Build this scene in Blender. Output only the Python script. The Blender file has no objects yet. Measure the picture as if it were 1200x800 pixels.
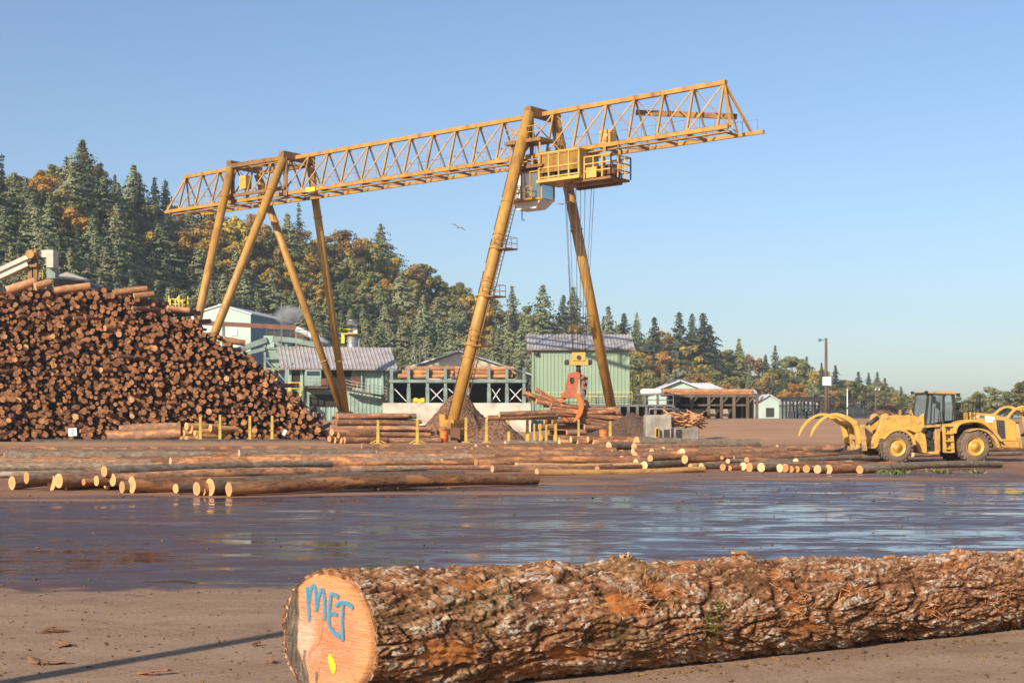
import bpy, bmesh, math, random
from math import sin, cos, pi, radians, sqrt, atan2, exp
from mathutils import Vector, Matrix, noise

RNG = random.Random(7)
SC = bpy.context.scene
COL = SC.collection
FPX = 1667.0          # focal length in pixels of a 1200 px wide picture
HOR = 490.0           # picture row of the horizon
CAMZ = 2.25           # eye height


def V(*a):
    return Vector(a)


def at(px, py, d):
    """world point seen at pixel (px, py) of the photograph, d metres ahead"""
    return Vector(((px - 600) / FPX * d, d, CAMZ + (HOR - py) / FPX * d))


def ground_at(px, py):
    d = FPX * CAMZ / (py - HOR)
    return Vector(((px - 600) / FPX * d, d, 0.0))


def smooth(a, b, x):
    t = max(0.0, min(1.0, (x - a) / (b - a)))
    return t * t * (3 - 2 * t)


def interp(tab, x):
    if x <= tab[0][0]:
        return tab[0][1]
    for (x0, y0), (x1, y1) in zip(tab, tab[1:]):
        if x <= x1:
            return y0 + (y1 - y0) * (x - x0) / (x1 - x0)
    return tab[-1][1]


# ------------------------------------------------------------------ tagging
def tag(o, label=None, cat=None, group=None, kind=None):
    if label:
        o['label'] = label
    if cat:
        o['category'] = cat
    if group:
        o['group'] = group
    if kind:
        o['kind'] = kind
    return o


def empty(name, label, cat, loc=(0, 0, 0), rotz=0.0, group=None):
    o = bpy.data.objects.new(name, None)
    COL.objects.link(o)
    o.empty_display_size = 0.3
    o.location = loc
    o.rotation_euler = (0, 0, rotz)
    return tag(o, label, cat, group)


def copy_tree(o, parent=None):
    c = o.copy()
    COL.objects.link(c)
    c.parent = parent
    for ch in list(o.children):
        copy_tree(ch, c)
    return c


# ------------------------------------------------------------------ mesh builder
class MB:
    def __init__(self):
        self.v = []
        self.f = []
        self.m = []
        self.s = []

    def add(self, verts, faces, mi=0, sm=False):
        o = len(self.v)
        self.v.extend([tuple(p) for p in verts])
        for f in faces:
            self.f.append(tuple(i + o for i in f))
            self.m.append(mi)
            self.s.append(sm)
        return self

    def box(self, c, size, rz=0.0, mi=0, rot=None):
        hx, hy, hz = size[0] / 2, size[1] / 2, size[2] / 2
        R = rot if rot is not None else Matrix.Rotation(rz, 3, 'Z')
        c = Vector(c)
        vs = [c + R @ Vector((x, y, z)) for x in (-hx, hx) for y in (-hy, hy) for z in (-hz, hz)]
        return self.add(vs, [(0, 1, 3, 2), (4, 6, 7, 5), (0, 4, 5, 1), (2, 3, 7, 6), (0, 2, 6, 4), (1, 5, 7, 3)], mi)

    def beam(self, p, q, w, h=None, up=(0, 0, 1), mi=0):
        h = h or w
        p, q = Vector(p), Vector(q)
        d = (q - p)
        L = d.length
        d.normalize()
        u = Vector(up)
        if abs(d.dot(u)) > 0.98:
            u = Vector((1, 0, 0))
        s = d.cross(u).normalized()
        u = s.cross(d).normalized()
        vs = []
        for e in (p, q):
            for a, b in ((-1, -1), (1, -1), (1, 1), (-1, 1)):
                vs.append(e + s * (a * w / 2) + u * (b * h / 2))
        return self.add(vs, [(3, 2, 1, 0), (4, 5, 6, 7), (0, 1, 5, 4), (1, 2, 6, 5), (2, 3, 7, 6), (3, 0, 4, 7)], mi)

    def tube(self, pts, rad, n=10, caps=True, mi=0, sm=True):
        pts = [Vector(p) for p in pts]
        if not hasattr(rad, '__len__'):
            rad = [rad] * len(pts)
        rings = []
        prev = None
        for i, p in enumerate(pts):
            a = pts[max(0, i - 1)]
            b = pts[min(len(pts) - 1, i + 1)]
            d = (b - a).normalized()
            if prev is None:
                u = Vector((0, 0, 1)) if abs(d.z) < 0.9 else Vector((1, 0, 0))
            else:
                u = prev
            s = d.cross(u).normalized()
            u = s.cross(d).normalized()
            prev = u
            rings.append([p + (s * cos(2 * pi * k / n) + u * sin(2 * pi * k / n)) * rad[i] for k in range(n)])
        vs = [q for r in rings for q in r]
        fs = []
        for i in range(len(rings) - 1):
            for k in range(n):
                k2 = (k + 1) % n
                fs.append((i * n + k, i * n + k2, (i + 1) * n + k2, (i + 1) * n + k))
        self.add(vs, fs, mi, sm)
        if caps:
            o = len(self.v) - len(vs)
            self.f.append(tuple(o + k for k in reversed(range(n))))
            self.m.append(mi)
            self.s.append(False)
            self.f.append(tuple(o + (len(rings) - 1) * n + k for k in range(n)))
            self.m.append(mi)
            self.s.append(False)
        return self

    def prism(self, poly, t0, t1, frame=None, mi=0):
        """poly: list of (a, b) in the XZ plane, extruded along Y from t0 to t1"""
        n = len(poly)
        vs = [Vector((a, t0, b)) for a, b in poly] + [Vector((a, t1, b)) for a, b in poly]
        if frame is not None:
            vs = [frame @ p for p in vs]
        fs = [tuple(range(n)), tuple(reversed(range(n, 2 * n)))]
        for i in range(n):
            j = (i + 1) % n
            fs.append((i, n + i, n + j, j))
        return self.add(vs, fs, mi)

    def build(self, name, mats, parent=None, loc=None, rotz=None):
        me = bpy.data.meshes.new(name)
        me.from_pydata(self.v, [], self.f)
        if not isinstance(mats, (list, tuple)):
            mats = [mats]
        for m in mats:
            me.materials.append(m)
        me.polygons.foreach_set('material_index', self.m)
        me.polygons.foreach_set('use_smooth', self.s)
        me.update()
        o = bpy.data.objects.new(name, me)
        COL.objects.link(o)
        if parent is not None:
            o.parent = parent
        if loc is not None:
            o.location = loc
        if rotz is not None:
            o.rotation_euler = (0, 0, rotz)
        return o


def fix_normals(o):
    bm = bmesh.new()
    bm.from_mesh(o.data)
    bmesh.ops.recalc_face_normals(bm, faces=bm.faces)
    bm.to_mesh(o.data)
    bm.free()
    return o


def bevel(o, w=0.02, seg=2):
    fix_normals(o)
    m = o.modifiers.new('bevel', 'BEVEL')
    m.width = w
    m.segments = seg
    m.limit_method = 'ANGLE'
    m.angle_limit = radians(40)
    return o


# ------------------------------------------------------------------ materials
def newmat(name):
    m = bpy.data.materials.new(name)
    m.use_nodes = True
    nt = m.node_tree
    nt.nodes.clear()
    out = nt.nodes.new('ShaderNodeOutputMaterial')
    b = nt.nodes.new('ShaderNodeBsdfPrincipled')
    nt.links.new(b.outputs[0], out.inputs[0])
    return m, nt, b, out


def nd(nt, t, **kw):
    n = nt.nodes.new(t)
    for k, v in kw.items():
        if k.startswith('i_'):
            key = k[2:]
            key = int(key) if key.isdigit() else key.replace('_', ' ')
            n.inputs[key].default_value = v
        else:
            setattr(n, k, v)
    return n


def c4(c):
    return (c[0], c[1], c[2], 1.0)


def coords(nt, kind='Object', scale=(1, 1, 1)):
    if kind == 'World':
        g = nd(nt, 'ShaderNodeNewGeometry')
        src = g.outputs['Position']
    else:
        t = nd(nt, 'ShaderNodeTexCoord')
        src = t.outputs[kind]
    mp = nd(nt, 'ShaderNodeMapping')
    mp.inputs['Scale'].default_value = scale
    nt.links.new(src, mp.inputs['Vector'])
    return mp.outputs[0]


def nz(nt, vec, scale, detail=4, rough=0.55, dist=0.0):
    n = nd(nt, 'ShaderNodeTexNoise')
    n.inputs['Scale'].default_value = scale
    n.inputs['Detail'].default_value = detail
    n.inputs['Roughness'].default_value = rough
    n.inputs['Distortion'].default_value = dist
    nt.links.new(vec, n.inputs['Vector'])
    return n.outputs['Fac']


def ramp(nt, fac, stops, interp_='LINEAR'):
    r = nd(nt, 'ShaderNodeValToRGB')
    cr = r.color_ramp
    cr.interpolation = interp_
    while len(cr.elements) < len(stops):
        cr.elements.new(0.5)
    for e, (p, c) in zip(cr.elements, stops):
        e.position = p
        e.color = c4(c) if hasattr(c, '__len__') else (c, c, c, 1)
    nt.links.new(fac, r.inputs[0])
    return r.outputs[0]


def mixc(nt, fac, a, b, mode='MIX'):
    n = nd(nt, 'ShaderNodeMix', data_type='RGBA', blend_type=mode)
    for s, val in ((0, fac), (6, a), (7, b)):
        if hasattr(val, 'node'):
            nt.links.new(val, n.inputs[s])
        elif s == 0:
            n.inputs[s].default_value = val
        else:
            n.inputs[s].default_value = c4(val)
    return n.outputs[2]


def mth(nt, op, a, b=None, c=None, clamp=False):
    n = nd(nt, 'ShaderNodeMath', operation=op, use_clamp=clamp)
    for s, val in ((0, a), (1, b), (2, c)):
        if val is None:
            continue
        if hasattr(val, 'node'):
            nt.links.new(val, n.inputs[s])
        else:
            n.inputs[s].default_value = val
    return n.outputs[0]


def bump(nt, b, h, strength=0.3, dist=0.05):
    n = nd(nt, 'ShaderNodeBump')
    n.inputs['Strength'].default_value = strength
    n.inputs['Distance'].default_value = dist
    nt.links.new(h, n.inputs['Height'])
    nt.links.new(n.outputs[0], b.inputs['Normal'])
    return n


def simple(name, c1, c2=None, scale=1.0, rough=0.6, metal=0.0, stretch=(1, 1, 1), lo=0.35, hi=0.65, bmp=0.0, bdist=0.03,
           rand=0.0, dirt=None, dscale=0.3, dlo=0.5, dhi=0.75, spec=0.4):
    m, nt, b, out = newmat(name)
    vec = coords(nt, 'Object', stretch)
    c2 = c2 or tuple(x * 0.7 for x in c1)
    f = nz(nt, vec, scale, 5)
    col = ramp(nt, f, [(lo, c1), (hi, c2)])
    if dirt:
        f2 = nz(nt, vec, dscale, 6, 0.65)
        k = ramp(nt, f2, [(dlo, 0.0), (dhi, 1.0)])
        col = mixc(nt, k, col, dirt)
    if rand:
        oi = nd(nt, 'ShaderNodeObjectInfo')
        hs = nd(nt, 'ShaderNodeHueSaturation')
        mr = nd(nt, 'ShaderNodeMapRange')
        mr.inputs[3].default_value = 1 - rand
        mr.inputs[4].default_value = 1 + rand
        nt.links.new(oi.outputs['Random'], mr.inputs[0])
        nt.links.new(mr.outputs[0], hs.inputs['Value'])
        mr2 = nd(nt, 'ShaderNodeMapRange')
        mr2.inputs[3].default_value = 0.5 - rand * 0.05
        mr2.inputs[4].default_value = 0.5 + rand * 0.05
        wn = nd(nt, 'ShaderNodeTexWhiteNoise', noise_dimensions='1D')
        nt.links.new(oi.outputs['Random'], wn.inputs['W'])
        nt.links.new(wn.outputs['Value'], mr2.inputs[0])
        nt.links.new(mr2.outputs[0], hs.inputs['Hue'])
        nt.links.new(col, hs.inputs['Color'])
        col = hs.outputs[0]
    nt.links.new(col, b.inputs['Base Color'])
    b.inputs['Roughness'].default_value = rough
    b.inputs['Metallic'].default_value = metal
    b.inputs['Specular IOR Level'].default_value = spec
    if bmp:
        bump(nt, b, f, bmp, bdist)
    return m


M = {}
M['crane'] = simple('crane_yellow_paint', (.45, .245, .05), (.36, .185, .036), 0.6, .5, stretch=(1, 1, .25), dirt=(.19, .08, .03), dscale=1.3, dlo=.50, dhi=.74)
M['crane_dark'] = simple('rusted_crane_steel', (.30, .15, .04), (.14, .07, .03), 0.8, .65)
M['crane_pale'] = simple('pale_yellow_paint', (.58, .37, .095), (.46, .27, .06), 0.8, .5)
M['steel'] = simple('weathered_steel', (.20, .20, .20), (.11, .10, .09), 1.2, .5, .4)
M['dark'] = simple('dark_steel', (.045, .042, .04), (.025, .023, .022), 2.0, .55)
M['cable'] = simple('steel_cable', (.12, .12, .13), (.09, .09, .1), 2.0, .5, .5)
M['white'] = simple('white_paint', (.75, .76, .76), (.62, .62, .61), 1.0, .5, dirt=(.4, .33, .26), dlo=.6, dhi=.85)
M['orange'] = simple('orange_grapple_paint', (.46, .125, .045), (.32, .09, .04), 1.3, .5, dirt=(.20, .07, .03), dscale=1.6, dlo=.52, dhi=.75)
M['tine'] = simple('scraped_orange_paint', (.62, .17, .03), (.50, .125, .025), 1.5, .45)
M['green'] = simple('green_siding', (.265, .35, .245), (.24, .325, .23), 0.5, .55, dirt=(.28, .33, .23), dscale=.35, dlo=.55, dhi=.9)
M['seafoam'] = simple('seafoam_siding', (.33, .45, .39), (.27, .38, .33), 0.5, .6, dirt=(.20, .25, .20), dscale=.5, dlo=.5, dhi=.85)
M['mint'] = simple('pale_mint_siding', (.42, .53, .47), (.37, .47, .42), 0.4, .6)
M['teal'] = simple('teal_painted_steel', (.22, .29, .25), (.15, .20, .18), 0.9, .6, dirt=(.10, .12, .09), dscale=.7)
M['siding_shade'] = simple('blue_grey_shade_siding', (.20, .30, .35), (.17, .26, .30), 0.5, .6)  # shade put into the colour of the mint warehouse's side walls
M['cream'] = simple('cream_siding', (.58, .53, .42), (.48, .42, .33), 0.5, .65, dirt=(.33, .27, .2), dscale=.4)
M['roof'] = simple('corrugated_roof', (.50, .47, .45), (.40, .36, .34), 0.7, .45, .2, dirt=(.25, .20, .17), dscale=.5, dlo=.5, dhi=.8)
M['roofwhite'] = simple('white_metal_roof', (.56, .58, .60), (.47, .48, .49), 0.6, .45)
M['roofdark'] = simple('dark_felt_roof', (.085, .085, .10), (.06, .06, .07), 0.6, .7)
M['rustred'] = simple('red_oxide_steel', (.22, .085, .045), (.14, .06, .035), 0.9, .7)
M['concrete'] = simple('stained_concrete', (.60, .54, .44), (.50, .45, .36), 0.5, .85, dirt=(.22, .19, .15), dscale=.45, dlo=.5, dhi=.75, bmp=.2)
M['concrete_old'] = simple('grey_stained_concrete', (.34, .31, .26), (.24, .22, .18), 0.7, .85, dirt=(.13, .11, .09), dscale=.6, dlo=.45, dhi=.7, bmp=.3)
M['timber'] = simple('weathered_timber', (.15, .11, .075), (.085, .062, .042), 1.5, .85, stretch=(1, 1, .2))
M['stake'] = simple('stake_yellow_paint', (.50, .345, .05), (.38, .25, .04), 2.0, .6, dirt=(.18, .10, .04), dscale=3, dlo=.52, dhi=.72)
M['yellow'] = simple('safety_yellow_paint', (.72, .55, .05), (.6, .42, .04), 1.5, .5)
M['cat'] = simple('loader_yellow_paint', (.57, .34, .075), (.50, .285, .06), 0.8, .45, dirt=(.27, .15, .065), dscale=1.8, dlo=.50, dhi=.80)
M['cat2'] = simple('worn_loader_steel', (.52, .34, .12), (.40, .24, .09), 1.2, .55, dirt=(.2, .11, .05), dscale=2, dlo=.5, dhi=.75)
M['tyre'] = simple('muddy_tyre_rubber', (.10, .075, .058), (.19, .13, .09), 3.0, .9, bmp=.4)
M['rubber'] = simple('black_rubber', (.03, .03, .03), (.02, .02, .02), 3.0, .6)
M['mound'] = simple('reddish_bark_heap', (.29, .155, .088), (.12, .06, .036), 4.5, .95, lo=.4, hi=.6, bmp=1.0, bdist=.4)
M['bank'] = simple('shade_toned_earth', (.13, .075, .048), (.07, .04, .028), 3.0, .95, bmp=.9, bdist=.3)  # darkened earth colour stands in for shade on the bank
M['stack'] = simple('stainless_stack', (.60, .60, .58), (.45, .45, .43), 1.2, .35, .75, stretch=(1, 1, .3))
M['sign'] = simple('white_sign_board', (.78, .78, .76), (.68, .68, .66), 2.0, .5)
M['ink'] = simple('black_lettering', (.02, .02, .02), (.03, .03, .03), 2.0, .6)
M['whitedecal'] = simple('white_decal', (.8, .8, .78), (.72, .72, .7), 3.0, .5)
M['greydecal'] = simple('grey_decal', (.16, .15, .14), (.12, .11, .10), 3.0, .5)
M['orangeplastic'] = simple('orange_plastic', (.75, .17, .03), (.65, .14, .03), 2.0, .5)
M['gull'] = simple('grey_gull_feathers', (.35, .35, .36), (.16, .16, .17), 3.0, .8)
M['trunk'] = simple('tree_trunk_bark', (.10, .075, .055), (.06, .045, .035), 1.0, .9, stretch=(1, 1, .2))
M['void'] = simple('dark_interior_shade', (.05, .045, .04), (.03, .027, .025), 0.6, .9)  # near-black colour painted as the shade inside openings and recesses
M['weed'] = simple('green_weeds', (.15, .17, .055), (.09, .11, .035), 3.0, .7)
M['moss'] = simple('olive_moss', (.12, .115, .03), (.07, .07, .02), 9.0, .95)
M['chip'] = simple('bark_chips', (.26, .13, .065), (.12, .065, .04), 1.5, .9, rand=.4)
M['splinter'] = simple('orange_wood_splinters', (.58, .27, .10), (.42, .17, .06), 4.0, .75)


def glass_mat():
    m, nt, b, out = newmat('tinted_cab_glass')
    b.inputs['Base Color'].default_value = (.50, .62, .66, 1)
    b.inputs['Roughness'].default_value = 0.04
    b.inputs['Transmission Weight'].default_value = 0.75
    b.inputs['IOR'].default_value = 1.1
    return m


M['glass'] = glass_mat()


def window_mat():
    m, nt, b, out = newmat('dark_window_glass')
    b.inputs['Base Color'].default_value = (.05, .07, .08, 1)
    b.inputs['Roughness'].default_value = 0.08
    return m


M['window'] = window_mat()


def bark_mat(name, dark, mid, pale, peel, peel_lo=.56, rand=.32, sx=.4, pale_lo=.56):
    """bark of logs whose local X runs along the log"""
    m, nt, b, out = newmat(name)
    v = coords(nt, 'Object', (sx, 1, 1))
    oi = nd(nt, 'ShaderNodeObjectInfo')
    off = nd(nt, 'ShaderNodeVectorMath', operation='ADD')
    comb = nd(nt, 'ShaderNodeCombineXYZ')
    r37 = mth(nt, 'MULTIPLY', oi.outputs['Random'], 37.0)
    nt.links.new(r37, comb.inputs[0])
    nt.links.new(r37, comb.inputs[1])
    nt.links.new(v, off.inputs[0])
    nt.links.new(comb.outputs[0], off.inputs[1])
    v = off.outputs[0]
    f1 = nz(nt, v, 12.0, 6, .7)
    col = ramp(nt, f1, [(.34, dark), (.58, mid)])
    f2 = nz(nt, v, 5.0, 6, .65)
    col = mixc(nt, ramp(nt, f2, [(pale_lo, 0.0), (pale_lo + .14, .75)]), col, pale)
    f3 = nz(nt, v, 1.9, 6, .65)
    col = mixc(nt, ramp(nt, f3, [(peel_lo, 0.0), (peel_lo + .05, .9)]), col, peel)
    hs = nd(nt, 'ShaderNodeHueSaturation')
    mr = nd(nt, 'ShaderNodeMapRange')
    mr.inputs[3].default_value = 1 - rand
    mr.inputs[4].default_value = 1 + rand
    nt.links.new(oi.outputs['Random'], mr.inputs[0])
    nt.links.new(mr.outputs[0], hs.inputs['Value'])
    nt.links.new(col, hs.inputs['Color'])
    nt.links.new(hs.outputs[0], b.inputs['Base Color'])
    b.inputs['Roughness'].default_value = .9
    b.inputs['Specular IOR Level'].default_value = .2
    bump(nt, b, f1, .8, .06)
    return m


M['bark'] = bark_mat('row_log_bark', (.115, .058, .036), (.30, .16, .092), (.38, .29, .205), (.48, .23, .10), .55)
M['bark_red'] = bark_mat('reddish_log_bark', (.12, .054, .03), (.31, .145, .074), (.36, .25, .17), (.50, .23, .092), .52)
M['bark_grey'] = bark_mat('grey_log_bark', (.10, .072, .052), (.25, .18, .12), (.36, .31, .24), (.33, .17, .09), .64, pale_lo=.52)
M['peeled'] = bark_mat('peeled_yellow_wood', (.42, .22, .08), (.60, .34, .13), (.62, .42, .20), (.38, .19, .08), .55)
M['pilebark'] = bark_mat('stacked_log_bark', (.11, .05, .028), (.26, .115, .058), (.31, .165, .095), (.40, .175, .075), .56, rand=.4)
M['deckbark'] = bark_mat('decked_orange_bark', (.22, .10, .05), (.42, .21, .10), (.50, .33, .19), (.52, .26, .11), .52)


def cut_mat(name, c_in, c_out, ring, rand=.3):
    m, nt, b, out = newmat(name)
    v = coords(nt, 'Object', (0, 1, 1))
    ln = nd(nt, 'ShaderNodeVectorMath', operation='LENGTH')
    nt.links.new(v, ln.inputs[0])
    nf = nz(nt, v, 4.0, 3)
    dd = mth(nt, 'ADD', ln.outputs['Value'], mth(nt, 'MULTIPLY', nf, .10))
    s = mth(nt, 'SINE', mth(nt, 'MULTIPLY', dd, 150.0))
    base = ramp(nt, mth(nt, 'MULTIPLY', dd, 3.0), [(.25, c_in), (.75, c_out)])
    col = mixc(nt, mth(nt, 'MULTIPLY_ADD', s, .2, .2), base, ring)
    oi = nd(nt, 'ShaderNodeObjectInfo')
    hs = nd(nt, 'ShaderNodeHueSaturation')
    mr = nd(nt, 'ShaderNodeMapRange')
    mr.inputs[3].default_value = 1 - rand
    mr.inputs[4].default_value = 1 + rand * .6
    nt.links.new(oi.outputs['Random'], mr.inputs[0])
    nt.links.new(mr.outputs[0], hs.inputs['Value'])
    nt.links.new(col, hs.inputs['Color'])
    nt.links.new(hs.outputs[0], b.inputs['Base Color'])
    b.inputs['Roughness'].default_value = .8
    b.inputs['Specular IOR Level'].default_value = .2
    return m


M['cut'] = cut_mat('fresh_cut_wood', (.54, .25, .10), (.66, .37, .165), (.44, .19, .07))
M['cut_white'] = cut_mat('pale_cut_wood', (.62, .38, .19), (.72, .50, .29), (.52, .30, .14))
M['cut_red'] = cut_mat('orange_red_cut_wood', (.62, .22, .08), (.74, .38, .17), (.5, .16, .06), .1)
M['cut_old'] = cut_mat('aged_cut_wood', (.38, .16, .065), (.50, .25, .11), (.26, .10, .04), .5)


# foliage
def leaf_mat(name, a, b_, rand=.3, huer=.02):
    m, nt, b, out = newmat(name)
    v = coords(nt, 'Object')
    f = nz(nt, v, 7.0, 3)
    col = ramp(nt, f, [(.35, a), (.65, b_)])
    oi = nd(nt, 'ShaderNodeObjectInfo')
    hs = nd(nt, 'ShaderNodeHueSaturation')
    mr = nd(nt, 'ShaderNodeMapRange')
    mr.inputs[3].default_value = 1 - rand
    mr.inputs[4].default_value = 1 + rand
    nt.links.new(oi.outputs['Random'], mr.inputs[0])
    nt.links.new(mr.outputs[0], hs.inputs['Value'])
    wn = nd(nt, 'ShaderNodeTexWhiteNoise', noise_dimensions='1D')
    nt.links.new(oi.outputs['Random'], wn.inputs['W'])
    mr2 = nd(nt, 'ShaderNodeMapRange')
    mr2.inputs[3].default_value = .5 - huer
    mr2.inputs[4].default_value = .5 + huer
    nt.links.new(wn.outputs['Value'], mr2.inputs[0])
    nt.links.new(mr2.outputs[0], hs.inputs['Hue'])
    nt.links.new(col, hs.inputs['Color'])
    nt.links.new(hs.outputs[0], b.inputs['Base Color'])
    b.inputs['Roughness'].default_value = .75
    b.inputs['Specular IOR Level'].default_value = .15
    tr = nd(nt, 'ShaderNodeBsdfTranslucent')
    nt.links.new(hs.outputs[0], tr.inputs[0])
    mx = nd(nt, 'ShaderNodeMixShader')
    mx.inputs[0].default_value = .25
    nt.links.new(b.outputs[0], mx.inputs[1])
    nt.links.new(tr.outputs[0], mx.inputs[2])
    nt.links.new(mx.outputs[0], out.inputs[0])
    return m


M['l_blue'] = leaf_mat('blue_green_needles', (.255, .275, .135), (.15, .17, .088), .25)
M['l_dark'] = leaf_mat('dark_fir_needles', (.095, .108, .06), (.055, .066, .042), .3)
M['l_olive'] = leaf_mat('olive_leaves', (.25, .245, .075), (.165, .165, .052), .3, .025)
M['l_gold'] = leaf_mat('golden_leaves', (.50, .32, .055), (.35, .22, .042), .25, .02)
M['l_rust'] = leaf_mat('rust_orange_leaves', (.36, .215, .065), (.24, .15, .048), .25, .015)
M['l_pale'] = leaf_mat('pale_green_leaves', (.32, .33, .19), (.22, .24, .13), .15)
# ------------------------------------------------------------------ world, sun, camera
SUN_AZ, SUN_EL = radians(215), radians(25.5)
w = bpy.data.worlds.new("World")
SC.world = w
w.use_nodes = True
wn_ = w.node_tree
wn_.nodes.clear()
wo = wn_.nodes.new('ShaderNodeOutputWorld')
bg = wn_.nodes.new('ShaderNodeBackground')
sky = wn_.nodes.new('ShaderNodeTexSky')
sky.sky_type = 'NISHITA'
sky.sun_disc = False
sky.sun_elevation = SUN_EL
sky.sun_rotation = SUN_AZ
sky.air_density = 1.0
sky.dust_density = 0.9
sky.ozone_density = 2.6
bg.inputs[1].default_value = 0.102
stint = wn_.nodes.new('ShaderNodeMix')
stint.data_type = 'RGBA'
stint.blend_type = 'MULTIPLY'
stint.inputs[0].default_value = 1.0
stint.inputs[7].default_value = (.91, .95, 1.02, 1)
wn_.links.new(sky.outputs[0], stint.inputs[6])
wn_.links.new(stint.outputs[2], bg.inputs[0])
wn_.links.new(bg.outputs[0], wo.inputs[0])

sd = bpy.data.lights.new('sun', 'SUN')
sd.energy = 5.0
sd.angle = radians(0.53)
sd.color = (1.0, .87, .70)
so = bpy.data.objects.new('sun', sd)
COL.objects.link(so)
to_sun = Vector((sin(SUN_AZ) * cos(SUN_EL), cos(SUN_AZ) * cos(SUN_EL), sin(SUN_EL)))
so.rotation_euler = to_sun.to_track_quat('Z', 'Y').to_euler()
so.location = to_sun * 60

cd = bpy.data.cameras.new('camera')
cd.sensor_fit = 'HORIZONTAL'
cd.sensor_width = 36
cd.lens = 36 * FPX / 1200
cd.shift_y = (HOR - 400) / 1200
cd.clip_start = 0.1
cd.clip_end = 6000
cd.dof.use_dof = True
cd.dof.focus_distance = 14.0
cd.dof.aperture_fstop = 11
co = bpy.data.objects.new('camera', cd)
COL.objects.link(co)
co.location = (0, 0, CAMZ)
co.rotation_euler = (pi / 2, 0, 0)
SC.camera = co
SC.view_settings.view_transform = 'Standard'
SC.view_settings.look = 'None'
SC.view_settings.gamma = 1.0
SC.view_settings.exposure = 0.57
SC.render.engine = 'CYCLES'
cy = SC.cycles
cy.use_denoising = True
try:
    cy.denoiser = 'OPENIMAGEDENOISE'
    cy.denoising_input_passes = 'RGB_ALBEDO_NORMAL'
except Exception:
    pass
cy.max_bounces = 6
cy.diffuse_bounces = 2
cy.glossy_bounces = 3
cy.transmission_bounces = 4
cy.transparent_max_bounces = 6
cy.volume_bounces = 0
cy.caustics_reflective = False
cy.caustics_refractive = False
cy.use_adaptive_sampling = True
cy.adaptive_threshold = 0.015

# ------------------------------------------------------------------ terrain
SKYLINE = [(-500, 150), (-200, 170), (0, 208), (100, 196), (160, 236), (210, 246), (300, 256), (400, 278), (450, 300), (500, 318), (550, 338),
           (600, 362), (640, 372), (690, 376), (720, 384), (770, 392), (820, 398), (860, 410), (900, 424), (950, 430),
           (1000, 445), (1040, 454), (1080, 470), (1120, 482), (1200, 487), (2200, 488)]


def hill_front(px):
    return 232 + max(-200, min(1500, px)) / 1100 * 300


def hill_ridge(px):
    return 385 + max(-200, min(1500, px)) / 1100 * 420


def tree_px(px):
    return interp([(0, 62), (300, 56), (560, 50), (650, 52), (800, 50), (1000, 44), (1100, 30), (1200, 18)], px)


def yard_z(X, Y):
    a = 2.25 * smooth(100, 180, Y) * smooth(9, 21, X - (Y - 104) * .03)
    b = 2.0 * smooth(150, 200, Y)
    return max(a, b)


def land_z(X, Y):
    z = yard_z(X, Y)
    if Y > 220:
        px = 600 + FPX * X / Y
        yf, yr = hill_front(px), hill_ridge(px)
        zr = CAMZ + (HOR - interp(SKYLINE, px) - tree_px(px) * .62) / FPX * yr
        zr = max(zr, z)
        t = smooth(yf, yr, Y) ** .85
        z += (zr - z) * t
        z += 1.2 * noise.noise(Vector((X * .02, Y * .02, 3))) * t
    return z


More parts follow.
